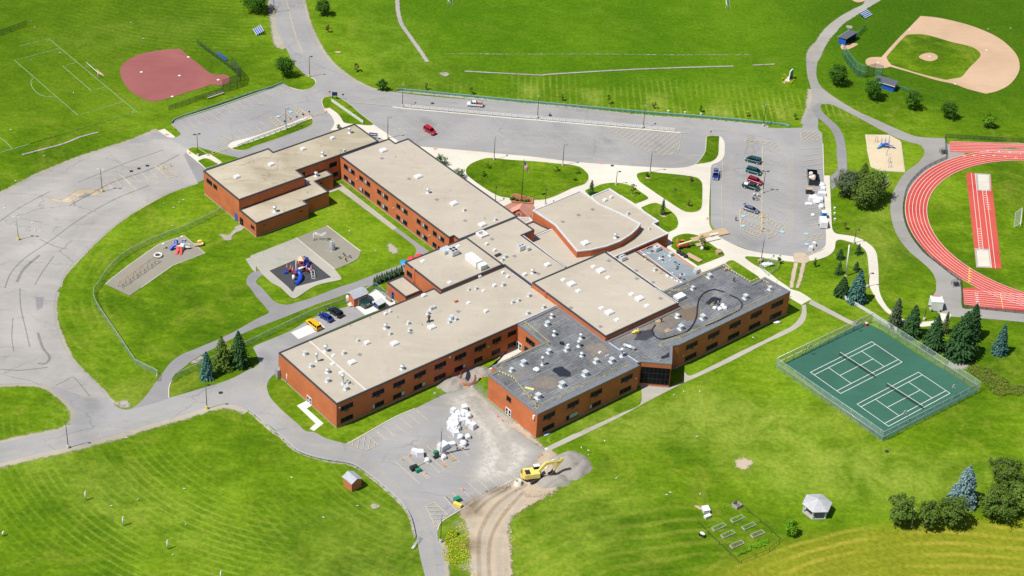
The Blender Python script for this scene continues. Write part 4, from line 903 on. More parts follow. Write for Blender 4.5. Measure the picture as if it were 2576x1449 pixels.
# windows
def wall_hit(q, n, c):   # ray with vertical plane n.p=c
    d = ray(q); nn = Vector((n.x, n.y, 0)); t = (c - nn.dot(c_p)) / nn.dot(d); return c_p + d * t
def window(q, du, n, c, outn, wo, hgt=1.25, zc=None, w=None, kind='window', frame='coping', panes=3, blind=0, sill=True):
    """q centre pixel; du half-width in overview pixels"""
    p = wall_hit(q, n, c); tdir = Vector((-outn.y, outn.x))
    if w is None:
        p2 = wall_hit((q[0] + du, q[1]), n, c); w = abs((p2 - p).xy.dot(tdir)) * 2
    zc = p.z if zc is None else zc
    base = p.xy; 
    def P3(x, z, o): v = base + tdir * x + outn * o; return (v.x, v.y, zc + z)
    f = MB()
    def panel(mb, x0, x1, z0, z1, o0, o1):
        vs = [P3(x, z, o) for o in (o0, o1) for x, z in ((x0, z0), (x1, z0), (x1, z1), (x0, z1))]
        mb.add(vs, [(4, 5, 6, 7), (0, 1, 5, 4), (1, 2, 6, 5), (2, 3, 7, 6), (3, 0, 4, 7)])
    t = .09
    panel(f, -w / 2, w / 2, hgt / 2 - t, hgt / 2, -.05, .06); panel(f, -w / 2, w / 2, -hgt / 2, -hgt / 2 + t, -.05, .06)
    panel(f, -w / 2, -w / 2 + t, -hgt / 2 + t, hgt / 2 - t, -.05, .06); panel(f, w / 2 - t, w / 2, -hgt / 2 + t, hgt / 2 - t, -.05, .06)
    for k in range(1, panes):
        x = -w / 2 + w * k / panes; panel(f, x - .03, x + .03, -hgt / 2 + t, hgt / 2 - t, -.05, .05)
    if sill: panel(f, -w / 2 - .08, w / 2 + .08, -hgt / 2 - .12, -hgt / 2 - .003, -.05, .12)
    fo = f.build(kind, frame, school)
    g_ = MB(); panel(g_, -w / 2 + t, w / 2 - t, -hgt / 2 + t, hgt / 2 - t, -.04, .025); g_.build('pane', 'glass', fo)
    if blind:
        g_ = MB(); s = -1 if blind < 0 else 1; x0 = s * (w / 2 - t); x1 = x0 - s * w * abs(blind)
        panel(g_, min(x0, x1), max(x0, x1), -hgt / 2 + t, hgt / 2 - t, .026, .033); g_.build('blind', 'blind', fo)
    return fo, P3
def wlist(spec, nrm, c, outn, key, **k):
    cr = None
    for t in spec.split():
        if ',' not in t: cr = t; continue
        v = [float(x) for x in t.split(',')]
        o, P3 = window(px(cr, v[0], v[1]), v[2] / 4, nrm, c, outn, None, blind=(v[3] if len(v) > 3 else 0), **k)
SE = -BX; SW = -AX
# long south wing
wlist('12 915,1200,62 1230,1057,60 1440,960,59 1650,862,58 1855,770,57 2057,677,56 2257,587,55 2423,512,42 22 0,445,40', BX, -17.1, SE, 'E', zc=5.55, hgt=1.4)
wlist('12 915,1313,62 1228,1169,60,-.2 1438,1069,59,.25 1647,976,58,.25 1850,882,57 2053,790,56,.2 2237,700,42 2415,625,42 22 0,520,40', BX, -17.1, SE, 'E', zc=1.75, hgt=1.4)
# courtyard face, black short wing
wlist('22 187,530,48', AX, -12.25, SW, 'G', zc=5.3, hgt=1.5); wlist('22 155,610,30', AX, -12.25, SW, 'G', zc=2.2, hgt=1.3)
wlist('22 374,1283,57 614,1168,56 848,1053,56 1155,903,56', BX, -49.1, SE, 'G', zc=5.55, hgt=1.4)
wlist('22 366,1395,57 604,1280,57,.7 837,1165,56,-.2 1141,1018,55', BX, -49.1, SE, 'G', zc=1.75, hgt=1.4)
wlist('12 2545,1112,24', AX, -32, SW, 'G', zc=5.4, hgt=1.4, panes=1)
wlist('22 1808,588,54 2028,483,53 2243,377,52 2458,272,52 32 92,172,54', BX, -48.56, SE, 'H', zc=5.55, hgt=1.4)
wlist('22 1795,700,54 2010,595,53 2228,490,52 2440,385,52 32 75,283,54', BX, -48.56, SE, 'H', zc=1.75, hgt=1.4)
# north wing, lit face: narrow + wide pairs
wlist('11 905,225,20 1060,345,20 1240,483,20 1434,631,20 1638,787,20 1800,914,20', AX, -2, SW, 'B', zc=5.55, hgt=1.4, panes=1)
wlist('11 965,270,28,-.3 1122,390,28,-.3 1302,530,29,-.25 1497,680,29,-.25 1702,838,29,-.3 1867,967,29,-.25', AX, -2, SW, 'B', zc=5.55, hgt=1.4, panes=2)
wlist('11 905,330,20 1060,450,20,-.6 1238,587,20 1432,737,20 1635,895,20 1797,1020,20', AX, -2, SW, 'B', zc=1.75, hgt=1.4, panes=1)
wlist('11 965,378,28,-.3 1120,497,28 1300,635,29,-.3 1494,788,29,-.2 1698,947,29,-.25 1850,1062,20', AX, -2, SW, 'B', zc=1.75, hgt=1.4, panes=2)
wlist('11 775,195,38', BX, 79.05, SE, 'A', zc=5.6, hgt=1.5); wlist('11 795,292,30', BX, 79.05, SE, 'A', zc=2.0, hgt=1.4)
wlist('11 482,305,13', BX, 79.05, SE, 'A', zc=5.8, hgt=1.6, panes=1)
wlist('01 2107,372,27 2166,420,18', AX, -39.8, SW, 'A', zc=5.9, hgt=1.4, panes=1); wlist('01 2543,850,18', AX, -39.85, SW, 'A', zc=2.6, hgt=1.0, panes=1)
wlist('11 655,395,9', BX, 75.4, SE, 'A', hgt=.6, panes=1, sill=False); wlist('11 453,675,13 82,816,10', BX, 66.2, SE, 'A', hgt=.35, panes=1, sill=False)
wlist('11 1545,1310,27', AX, -20.0, SW, 'D', hgt=1.5, panes=2)
# wall ventilators below the windows and small wall lamps
for spec, nr, c, out in [('12 915,1243 1230,1098 1440,1000 1650,905 1855,812 2057,716 2257,628 2423,552', BX, -17.1, SE), ('22 374,1325 614,1210 848,1096 1155,946', BX, -49.1, SE), ('22 1808,632 2028,525 2243,420 2458,315', BX, -48.5, SE)]:
    cr = None
    for t in spec.split():
        if ',' not in t: cr = t; continue
        u, v = map(float, t.split(',')); p = wall_hit(px(cr, u, v), nr, c); q = p.xy + out * .05
        MB().box((q.x, q.y, 4.35), (1.25, .14, .28), TH).build('wall_vent', 'dark_metal', school)
for s, nr, c, out in [('12 838,1200', BX, -17.1, SE), ('12 1948,695', BX, -17.1, SE), ('12 2335,585', BX, -17.1, SE), ('22 1243,905', BX, -49.1, SE), ('22 1718,678', BX, -48.5, SE), ('11 1015,355', AX, -2, SW), ('11 1388,643', AX, -2, SW), ('11 1748,920', AX, -2, SW)]:
    u, v = map(float, s.split()[1].split(',')); p = wall_hit(px(s[:2], u, v), nr, c); q = p.xy + out * .1
    MB().box((q.x, q.y, p.z), (.35, .3, .3), TH).build('wall_lamp', 'pale_metal', school)
# doors
def door(s, w, h, nr, c, out, mat, glass=True, leaf=2):
    u, v = map(float, s.split()[1].split(',')); p = wall_hit(px(s[:2], u, v), nr, c); t = Vector((-out.y, out.x)); rz = math.atan2(t.y, t.x)
    q = p.xy + out * .03; z0 = .05
    d = MB(); d.box((q.x, q.y, z0 + h / 2), (w, .12, h), rz); o = d.build('door', mat, school)
    hb = MB(); qq = q + out * .09 + t * .1; hb.box((qq.x, qq.y, 1.1), (.06, .06, .35), rz); hb.build('handle', 'pale_metal', o)
    if glass:
        g_ = MB()
        for k in range(leaf):
            x = (k - (leaf - 1) / 2) * w / leaf; r_ = q + t * x + out * .065
            g_.box((r_.x, r_.y, z0 + h * .68), (w / leaf * .62, .03, h * .42), rz); g_.box((r_.x, r_.y, z0 + h * .25), (w / leaf * .62, .03, h * .25), rz)
        g_.build('pane', 'glass', o)
    return o
door('12 537,1110', 2.0, 2.3, AX, -70, SW, 'white_paint'); door('12 2540,1245', 2.2, 2.3, AX, -32, SW, 'white_paint')
door('22 72,565', 2.2, 2.4, AX, -12.25, SW, 'white_paint'); door('01 2378,740', 1.5, 2.4, AX, -39.8, SW, 'door_blue', False)
o = door('01 2432,765', 1.7, 2.4, AX, -39.85, SW, 'glass', False); o['label'] = 'dark recessed doorway'
door('12 1378,85', 1.1, 2.3, AX, -25.8, SW, 'door_blue', True, 1)
# glazed entrance front under the brick band
E1, E2 = HP[2], HP[3]; t = (E2 - E1).normalized(); out = Vector((t.y, -t.x)); ln = (E2 - E1).length; rz = math.atan2(t.y, t.x)
c = (E1 + E2) / 2 + out * .05
gl = MB().box((c.x, c.y, 3.6), (ln - .4, .12, 5.2), rz).build('glass_front', 'glass', school); gl['label'] = 'dark glazed entrance front under a brick band'
mb = MB()
for k in range(1, 7):
    q = E1 + t * (.2 + (ln - .4) * k / 7) + out * .13; mb.box((q.x, q.y, 3.6), (.06, .04, 5.2), rz)
for z in (2.6, 4.4): q = c + out * .08; mb.box((q.x, q.y, z), (ln - .4, .04, .07), rz)
mb.build('mullion', 'dark_metal', gl)
# ladder details
def ladder(s, nr, c, out, z0, z1):
    u, v = map(float, s.split()[1].split(',')); p = wall_hit(px(s[:2], u, v), nr, c).xy + out * .2; tt = Vector((-out.y, out.x)); mb = MB()
    for sg in (-.25, .25): q = p + tt * sg; mb.tube([(q.x, q.y, z0), (q.x, q.y, z1)], .05, 5)
    z = z0 + .3
    while z < z1: a = p - tt * .25; b_ = p + tt * .25; mb.tube([(a.x, a.y, z), (b_.x, b_.y, z)], .03, 4); z += .35
    mb.build('ladder', 'orange_metal', school)
ladder('11 1592,1330', AX, -20.0, SW, .5, 9.3); ladder('22 345,45', AX, 1.7, SW, 7.7, 10.1)
# outline of the dark strip in the sunken court
Q = [at(s, 4.6).xy for s in ('21 185,945', '21 240,955', '21 520,1150', '21 540,1185', '21 440,1160')]
# boiler pipes at the west end
q = at('12 225,900'); mb = MB(); mb.box((q.x, q.y, 1.4), (1.2, 1.2, 2.6), TH); mb.box((q.x + .5, q.y + .4, 2.9), (.8, .8, .6), TH); o = mb.build('gas_meter_box', 'grey_metal', school)
mb = MB(); mb.tube([(q.x + .7, q.y, .2), (q.x + .7, q.y, 2.2), (q.x + 1.0, q.y, 2.9), (q.x + 1.9, q.y, 3.3)], .13, 8); mb.build('pipe', 'pale_metal', o)
q = at('12 310,960'); MB().tube([(q.x, q.y, 0), (q.x, q.y, 3.1), (q.x + .3, q.y + .1, 3.4)], .14, 8).build('pipe', 'white_paint', school)
q = wall_hit(px('22', 223, 1292), AX, -32).xy; MB().box((q.x + .1, q.y - .1, 6.2), (.9, .5, 1.1), TH).build('electric_box', 'white_paint', school)

def flash(key, spec, z, w=.22, mat='coping_light', h=.06):
    P = [unp(q, z).xy for q, _ in toks(spec)]; MB().wall(P, z - .02, z + h, w).build('flashing', mat, ROOFS[key][0])
for k_, s_, z_ in [('G', '22 62,348 450,172', 7.86), ('G', '22 455,185 935,548', 7.66), ('H', '22 975,550 1265,745', 7.88), ('E', '21 5,1305 195,1440', 7.88), ('C', '21 112,918 536,1238', 7.9), ('F', '21 960,1085 1500,1470', 9.42), ('F', '22 1440,0 1672,150', 9.42), ('H', '22 990,512 1690,175', 7.7), ('L', '21 1285,1072 1725,1405', 3.36), ('A', '11 -390,-40 840,-420', 8.2)][:9]:
    flash(k_, s_, z_)
# wide pale metal edge along the outer rim of the black roofs
for k_, P_ in [('G', [AB(-31.2, -47.9), AB(1.2, -47.9)]), ('H', [AB(17.2, -47.3), AB(57.6, -47.3)]), ('G', [AB(1.0, -37), AB(1.4, -47)])]:
    MB().wall(P_, 7.5, 7.66, 1.1).build('edge_band', 'coping_grey', ROOFS[k_][0])
# ------------------------------------------------------------------ fixed roof equipment (sub-parts of each roof)
def roof_pts(spec):
    cr = None
    for t in spec.split():
        if ',' not in t: cr = t; continue
        yield cr, [float(x) for x in t.split(',')]
def on_roof(key, cr, u, v): return unp(px(cr, u, v), ROOFS[key][1])
def skylight(key, spec, flat=False):
    ro = ROOFS[key][0]
    for cr, a in roof_pts(spec):
        p = on_roof(key, cr, a[0], a[1]); w = (a[2] if len(a) > 2 else 85) * .25 * mpp(p) * .78; z = p.z
        mb = MB(); hgt = .12 if flat else .42
        mb.box((p.x, p.y, z + hgt / 2), (w * 1.04, w * .84, hgt), TH)
        mb.box((p.x, p.y, z + hgt + .12), (w * .98, w * .78, .24), TH, .72)
        mb.build('skylight', 'white_wrap', ro)
def unit(key, spec, mat='pale_metal'):
    ro = ROOFS[key][0]
    for cr, a in roof_pts(spec):
        p = on_roof(key, cr, a[0], a[1]); w = (a[2] if len(a) > 2 else 50) * .25 * mpp(p) * .72; z = p.z
        mb = MB(); mb.box((p.x, p.y, z + .08), (w * 1.25, w * 1.25, .16), TH); mb.box((p.x, p.y, z + .16 + w * .4), (w * .8, w * .8, w * .8), TH); mb.box((p.x, p.y, z + .2 + w * .85), (w * 1.0, w * 1.0, .12), TH)
        mb.build('exhaust_box', mat, ro)
def stack(key, spec, r=.28, cap=True, mat='pale_metal'):
    ro = ROOFS[key][0]
    for cr, a in roof_pts(spec):
        p = on_roof(key, cr, a[0], a[1]); h = a[2] * .25 * mpp(p) / math.cos(PIT); z = p.z; mb = MB()
        mb.lathe([(r * 2.1, 0), (r * 1.9, .15), (r, .25), (r, h * .8), (r * 1.7, h * .82), (r * 1.7, h), (.02, h + .12)], (p.x, p.y, z), 12)
        mb.build('vent_stack', mat, ro)
def drain(key, spec):
    ro = ROOFS[key][0]
    for cr, a in roof_pts(spec):
        p = on_roof(key, cr, a[0], a[1]); mb = MB(); mb.box((p.x, p.y, p.z + .02), (1.05, 1.05, .04), TH + .2); mb.box((p.x, p.y, p.z + .06), (.3, .3, .06), TH)
        mb.build('roof_drain', 'asphalt_path', ro)
skylight('B', '11 1282,68,85 1632,332,88 1992,602,88 2278,815,90'); unit('B', '11 2093,672,34 2408,768,36 887,80,34'); drain('B', '11 1268,145 1540,350 1820,560 2105,772'); stack('B', '11 1730,492,40', .3)
skylight('A', '11 475,55,58 155,210,68 10 770,1395,52 01 2385,335,68'); stack('A', '11 672,122,40 10 942,1338,45', .3); stack('AL', '11 190,680,50 605,322,36', .35); unit('AL', '11 508,385,40')
skylight('C', '11 2322,1012,42 2403,1075,42 21 358,1220,72 130,1318,56', False); drain('C', '21 25,1128 263,1305 11 2375,957'); stack('C', '21 207,1300,38', .3); unit('C', '11 2508,1142,40 2478,1172,34')
p = on_roof('C', '11', 2275, 915); mb = MB()
for dx, dy, sx, sy in ((0, 1.1, 2.6, .45), (0, -1.1, 2.6, .45), (1.1, 0, .45, 1.75), (-1.1, 0, .45, 1.75)):
    q = p.xy + AX * dx + BX * dy; mb.box((q.x, q.y, p.z + .3), (sx, sy, .6), TH)
mb.build('roof_hatch', 'white_wrap', ROOFS['C'][0])
p = on_roof('C', '11', 2435, 1122); MB().box((p.x, p.y, p.z + .2), (1.9, .9, .3), TH).build('solar_panel', 'dark_metal', ROOFS['C'][0])
def fan_unit(key, cr, u, v, sx, sy, h, fans, name='air_handler', mat='pale_metal', rz=TH):
    p = on_roof(key, cr, u, v); z = p.z
    mb = MB(); mb.box((p.x, p.y, z + .12), (sx * .9, sy * .9, .24), rz); mb.box((p.x, p.y, z + .24 + h / 2), (sx, sy, h), rz)
    o = mb.build(name, mat, ROOFS[key][0])
    fm = MB(); cx_, sn_ = math.cos(rz), math.sin(rz)
    for i, j in fans:
        x = i * sx * .22; y = j * sy * .22; qx, qy = p.x + x * cx_ - y * sn_, p.y + x * sn_ + y * cx_
        fm.cyl(qx, qy, z + .24 + h, z + .3 + h, min(sx, sy) * .19, n=10)
    # fans are dark round grilles let into the same casing
    if fans:
        fo = fm.build('fan_grille', 'dark_metal', ROOFS[key][0])
fan_unit('C', '21', 90, 1060, 2.0, 1.5, 1.2, [(-1, 0), (1, 0)]); fan_unit('C', '21', 160, 1068, 1.0, .9, .8, [])
fan_unit('D', '11', 1985, 1105, 2.4, 2.4, 1.3, [(-1, -1), (1, -1), (-1, 1), (1, 1)]); fan_unit('D', '11', 1910, 1085, 2.6, 2.2, .9, [])
fan_unit('D', '11', 2190, 1200, 5.0, 2.3, 1.8, [], mat='white_paint', rz=TH + math.pi / 2); fan_unit('D', '11', 2275, 1252, 1.8, 2.3, 1.3, [], mat='white_paint', rz=TH + math.pi / 2)
skylight('D', '11 1680,1180,60 1950,1395,58 2035,1030,58', True)
skylight('E', '12 968,752,92 1395,562,92 1768,398,92 1118,557,68 2315,238,52 1690,80,60 1305,264,42 1350,242,34 11 2250,1340,44 2485,1300,42 2535,1340,42 2400,1430,48')
skylight('E', '12 782,680,52 775,765,60 860,852,60 2140,152,52 2290,30,44', True)
unit('E', '12 495,670,50 555,795,48 722,942,54 905,1022,54 1025,535,32 1350,467,36 883,662,42 925,962,40 1533,362,38 1545,432,38 1760,218,40 1790,205,36 1730,262,40 1965,315,60 1945,350,36 2010,322,40 22 170,85,44 65,132,36 5,150,36 318,200,40 158,260,42 11 2485,1425,44 12 2140,22,30 2215,12,34')
stack('E', '12 700,638,60 720,850,34 1470,815,36 1303,405,42', .34); stack('E', '12 612,738,84 875,965,98', .26); stack('E', '12 1740,338,56', .26, mat='dark_metal')
fan_unit('E', '12', 2008, 140, .9, .7, .5, [], 'red_cabinet', 'terracotta')
drain('E', '12 1045,670 2035,237 1558,450')
mb = None
for cr, a in roof_pts('12 950,385 1147,305 1427,300 1672,375 1718,352 975,970 11 1405,135 2302,755 655,25 517,492'):
    k = 'E' if cr == '12' else 'B'
    if a[0] in (655., 517.): k = 'A' if a[0] == 655 else 'AL'
    p = on_roof(k, cr, a[0], a[1]); MB().tube([(p.x, p.y, p.z), (p.x, p.y, p.z + .6)], .06, 5).build('vent_pipe', 'dark_metal', ROOFS[k][0])
skylight('F', '21 893,1278,98 598,1412,98 22 1283,110,102 980,250,102'); skylight('F', '21 820,1235,62 518,1368,62 968,1345,62 22 668,30,68 1203,64,68 902,202,66 1358,179,66 1057,320,68', True)
drain('F', '21 975,1175 1257,1355 22 595,200 890,388 1495,105')
unit('G', '22 355,375,58 115,772,68 735,880,72 502,992,74 262,1108,74 -5,838,50 370,655,56 845,750,60 1003,745,64 550,632,56')
stack('G', '22 425,475,44 692,510,48 670,588,56 400,295,34 702,685,34', .3); stack('G', '22 305,775,84', .26); skylight('G', '22 565,577,40 885,652,40', True)
unit('H', '22 1697,415,66 1918,312,66 2347,107,62 1818,15,46 21 1985,1345,58 32 18,18,50'); stack('H', '22 1103,690,84', .32); stack('H', '22 1665,292,30', .4)
skylight('I', '21 738,1000,96'); stack('I', '21 1040,945,40', .3); drain('I', '21 670,715 810,658 513,783')
skylight('J', '21 937,570,52 1000,540,44'); unit('J', '21 1165,707,34 1380,860,26'); skylight('M', '21 215,805,20', True) if False else None
fan_unit('L', '21', 1112, 1165, 1.9, 1.5, 1.0, [(-1, 0), (1, 0)]); unit('L', '21 1437,1273,42'); drain('L', '21 1250,1275 1420,1392')
fan_unit('K', '21', 1455, 1068, 1.9, 1.6, 1.1, [(0, 0)]); fan_unit('K', '21', 1858, 1292, 1.6, 1.3, 1.0, []); unit('K', '21 1595,1125,48')
fan_unit('H', '22', 1685, 105, 3.0, 2.0, .8, [], 'air_handler', 'white_paint')
# strip of thin dark slats along the sunken court
for k in range(1):
    A0 = AB(15.75, 14.3); A1 = AB(15.75, -3.5); mb = MB()
    for i in range(44):
        q = A0.lerp(A1, (i + .5) / 44) + AX * .85; mb.box((q.x, q.y, 5.2), (1.6, .12, .08), TH + .25)
    o = mb.build('dark_slats', 'dark_metal', school)
# ------------------------------------------------------------------ lamp posts
def lamp(h, heads, pole='dark_metal', base='concrete', head='pale_metal'):
    t = thing('street_lamp', 'x', 'street lamp')
    MB().cyl(0, 0, 0, .75, .36, .34, 12).build('base', base, t)
    MB().tube([(0, 0, .75), (0, 0, h)], .11, 8, r2=.07).build('pole', pole, t)
    for k in range(heads):
        sg = 1 if k == 0 else -1; mb = MB()
        mb.tube([(0, 0, h - .15), (sg * .45, 0, h)], .05, 5); mb.box((sg * .75, 0, h + .02), (.75, .42, .2), 0, .85)
        hd = mb.build('lamp_head', head, t); MB().box((sg * .75, 0, h - .1), (.5, .3, .05)).build('lens', 'white_paint', hd)
    return {'o': t}
L1, L2, LS, LY, LY2, LG = lamp(7.5, 1, head='grey_metal'), lamp(7.6, 2, head='dark_metal'), lamp(4.7, 1, head='dark_metal'), lamp(7.5, 1, base='yellow_paint', head='dark_metal'), lamp(7.6, 2, 'wood_grey', 'yellow_paint'), lamp(7.6, 2, 'dark_metal', 'yellow_paint')
GL = 'parking lot and path lamps'
for h, s, rz, lab in [
 (LY, '10 182,128', 0, 'black lamp with yellow base on the left verge of the road at the top edge'),
 (LY, '10 538,775', 0, 'black lamp with yellow base on the grass tongue beside the entry road'),
 (L1, '10 1474,1075', 1.5, 'black lamp at the left end of the white median fence'),
 (L1, '10 303,1308', .3, 'black lamp on the narrow grass strip behind the grey walkway fence'),
 (L1, '10 1325,1392', 0, 'black lamp between the north wing roof and the red car'),
 (L1, '20 256,1188', 1.5, 'black lamp in the first gap of the white median fence'),
 (L1, '20 1320,1285', 1.5, 'black lamp in the second gap of the white median fence, by the striped area'),
 (L1, '20 2527,1270', 1.5, 'black lamp at the right end of the green guard rail'),
 (L1, '11 2395,160', 1.5, 'black lamp on the upper left rim of the flagpole lawn'),
 (L1, '21 510,220', 0, 'black lamp on the upper right rim of the flagpole lawn'),
 (L1, '21 1388,290', 0, 'black lamp at the top corner of the triangular lawn'),
 (LS, '21 1047,412', 0, 'short black lamp on the small lawn above the auditorium roof'),
 (LS, '21 335,612', 1.5, 'short black lamp on the pavement at the left corner of the auditorium'),
 (LS, '11 2408,588', 1.5, 'short black lamp on the walk behind the north wing roof'),
 (L2, '21 2520,492', 0, 'double-headed black lamp in the middle of the right parking lot'),
 (L1, '21 2505,1180', 1.5, 'black lamp at the bottom kerb of the right parking lot'),
 (LS, '31 865,1000', 0, 'short black lamp where the curved path leaves the right parking lot'),
 (LS, '31 1000,1440', 0, 'short black lamp on the left side of the curved path, beside the blue spruce'),
 (LS, '32 1570,322', 0, 'short black lamp beside the white storage box'),
 (LG, '01 1030,480', 0, 'double-headed lamp with yellow base by the stained asphalt patch'),
 (LY2, '01 188,965', 0, 'weathered double-headed lamp with yellow base near the left edge'),
 (L2, '01 1993,122', .4, 'double-headed black lamp on the tiny kerbed island by the old roof'),
 (LY, '02 2083,1215', 0, 'black lamp with yellow base on the lower verge below the blue spruce'),
 (L1, '03 688,160', 0, 'grey-based lamp on the gravel verge at the lower left'),
 (L1, '13 1858,1108', 1.5, 'black lamp beside the striped triangle at the bottom of the road'),
 (L1, '13 1858,235', 1.5, 'black lamp among the wrapped pallets in the lower lot')]:
    p = at(s); place(h, (p.x, p.y, 0.1), rz, lab, GL)
# ------------------------------------------------------------------ fences
def fence(name, label, cat, path, h, spacing, postmat, railmat, infill=None, rails=(1.0,), pr=.05, group=None, square=False, smooth=True, closed=False, infill_h=None, railh=None):
    T = toks(path); P = [unp(q).xy for q, _ in T]
    if closed: P.append(P[0].copy())
    if smooth and len(P) > 2 and not closed: P = catmull(P, [sh for _, sh in T], 4, False)
    P = [P[0]] + [P[i] for i in range(1, len(P)) if (P[i] - P[i - 1]).length > 1e-4]
    o0 = P[0].copy(); P = [p - o0 for p in P]
    t = thing(name, label, cat, (o0.x, o0.y, .02), 0, group)
    if infill:
        mb = MB()
        vs = [(p.x, p.y, .03) for p in P] + [(p.x, p.y, h) for p in P]; n = len(P)
        mb.add(vs, [(i, i + 1, n + i + 1, n + i) for i in range(n - 1)]); mb.build('chain_mesh' if 'chain' in infill else 'panel', infill, t)
    for rh in rails:
        mb = MB()
        if railh: 
            for i in range(len(P) - 1):
                d = P[i + 1] - P[i]; m_ = (P[i] + P[i + 1]) / 2; mb.box((m_.x, m_.y, rh * h), (d.length + .02, .05, railh), math.atan2(d.y, d.x))
        else: mb.tube([(p.x, p.y, rh * h) for p in P], pr * .8, 5)
        mb.build('rail', railmat, t)
    # posts
    tot = sum((P[i + 1] - P[i]).length for i in range(len(P) - 1)); k = max(1, round(tot / spacing)); st = tot / k
    pm = MB()
    if square: pm.box((0, 0, (h + .06) / 2), (pr * 2, pr * 2, h + .06))
    else: pm.tube([(0, 0, 0), (0, 0, h + .05)], pr, 6)
    p0 = pm.build('post', postmat, t); first = True
    i = 0; acc = 0; 
    for j in range(k + 1):
        d = j * st
        while i < len(P) - 2 and acc + (P[i + 1] - P[i]).length < d - 1e-6: acc += (P[i + 1] - P[i]).length; i += 1
        q = P[i].lerp(P[i + 1], min(1, (d - acc) / max(1e-6, (P[i + 1] - P[i]).length)))
        if closed and j == k: break
        if first: o = p0; first = False
        else: o = p0.copy(); COL.objects.link(o); o.parent = t
        o.location = (q.x, q.y, 0)
    return t
tf = fence('tennis_fence', 'tall grey chain-link fence enclosing the green tennis courts', 'fence', '32 75,805 1040,345 2125,1045 33 1150,98', 3.3, 3.3, 'grey_metal', 'pale_metal', 'chain_grey', (1.0, .5), .06, smooth=False, closed=True)
fence('playground_fence', 'long curved chain-link fence round the playground lawn', 'fence', '01 2250,678 1930,840 1550,990 1300,1110 1150,1230 1050,1350 990,1449 02 955,40 945,110 985,210 1180,500 1362,772! 1585,880! 1582,942!', 1.8, 3.2, 'grey_metal', 'pale_metal', 'chain_grey', (1.0,), .05)
fence('drive_fence', 'chain-link fence on the grass strip between path and staff parking', 'fence', '02 1722,965 1770,915! 2000,812 2300,670 2576,545 12 300,400 600,262 915,150', 1.8, 3.2, 'grey_metal', 'pale_metal', 'chain_grey', (1.0,), .05)
fence('yard_fence', 'chain-link screen round the white refuse yard', 'fence', '12 1105,70! 1205,12! 1320,108!', 2.2, 2.0, 'grey_metal', 'pale_metal', 'chain_green', (1.0,), .05)
fence('ball_field_fence', 'low black chain-link fence above the pink infield', 'fence', '00 1985,442! 2345,712!', 1.8, 2.6, 'dark_metal', 'dark_metal', 'chain_black', (1.0,), .05)
fence('ball_field_fence', 'low black chain-link fence along the right of the pink infield by the parking lot', 'fence', '00 1700,1112! 2245,930!', 1.8, 2.6, 'dark_metal', 'dark_metal', 'chain_black', (1.0, .5), .05)
fence('backstop', 'tall dark backstop behind the pink infield', 'backstop', '00 2335,700! 2425,800! 2412,878! 2245,930!', 4.6, 2.6, 'dark_metal', 'dark_metal', 'chain_black', (1.0, .5), .07)
fence('backstop', 'tall curved green backstop behind the tan infield', 'backstop', '30 748,566 800,650 850,715 890,755 968,785 1058,762 1140,785', 4.6, 3.0, 'dark_metal', 'green_rail', 'chain_green', (1.0, .5), .07)
fence('ball_field_fence', 'chain-link fence above the blue dugout with open front', 'fence', '30 870,405! 980,292!', 1.9, 2.6, 'dark_metal', 'green_rail', 'chain_green', (1.0,), .05)
fence('ball_field_fence', 'low fence running right from the closed blue dugout', 'fence', '30 1285,885! 1425,930! 1512,945!', 1.2, 2.6, 'dark_metal', 'green_rail', 'chain_green', (1.0,), .05)
fence('ball_field_fence', 'dark chain-link fence panel at the upper left edge', 'fence', '00 -150,400! 0,358! 270,262!', 2.0, 3.0, 'dark_metal', 'dark_metal', 'chain_black', (1.0,), .05)
fence('track_fence', 'low black fence curving round the running track', 'fence', '31 1795,152! 1600,242 1500,322 1400,445 1358,600 1365,750 1425,905 1560,1090 1690,1197 1830,1307 1935,1385! 32 1955,200! 2130,215! 2576,262!', 1.15, 2.6, 'dark_metal', 'dark_metal', 'chain_black', (1.0, .5), .05)
fence('track_fence', 'dark fence at the top end of the running track', 'fence', '31 1795,152! 30 1778,1385! 2700,1440!', 1.3, 2.6, 'dark_metal', 'dark_metal', 'chain_black', (1.0,), .05)
fence('guard_rail', 'long green guard rail above the north road', 'guard rail', '10 1415,920! 1480,914 2576,1018 20 500,1064 1300,1137 2000,1192 2576,1247 30 170,1267 212,1282!', .75, 2.4, 'green_rail', 'green_rail_light', 'green_rail', (1.0,), .07, railh=.16)
fence('guard_rail', 'pale green guard rail above the upper left parking bays', 'guard rail', '00 1728,1246! 1760,1215 1830,1185 2200,1062 2576,932 10 140,893 272,842', .7, 2.4, 'green_rail', 'green_rail_light', 'green_rail', (1.0,), .07, railh=.16)
fence('guard_rail', 'grey metal guard rail along the outside of the south road bend', 'guard rail', '02 2500,1238 2570,1290 12 180,1460 13 230,35 400,188 520,245 700,290 950,330 1100,415 1300,575 1480,745 1560,885 1602,1065', .75, 2.4, 'wood_grey', 'pale_metal', None, (.85,), .07, railh=.36)
def white_fence(label, path, rails=(.92, .6, .3), h=1.25, sp=2.0): return fence('rail_fence', label, 'rail fence', path, h, sp, 'white_paint', 'white_paint', None, rails, .09, 'white rail fences', True, False, railh=.25)
fence_med = white_fence('long white rail fence on the median, left of the first lamp gap', '10 1488,1084 2576,1182 20 240,1202')
white_fence('white rail fence on the median between the two lamp gaps', '20 275,1206 1302,1294'); white_fence('short white rail fence at the right end of the median', '20 1340,1300 1632,1324')
white_fence('white rail fence slanting across the grass tongue by the black sign', '10 760,1028 1075,1247'); white_fence('low white fence along the upper left walkway', '10 522,1222 300,1300 0,1412 01 2390,42', (.92, .5), 1.1)
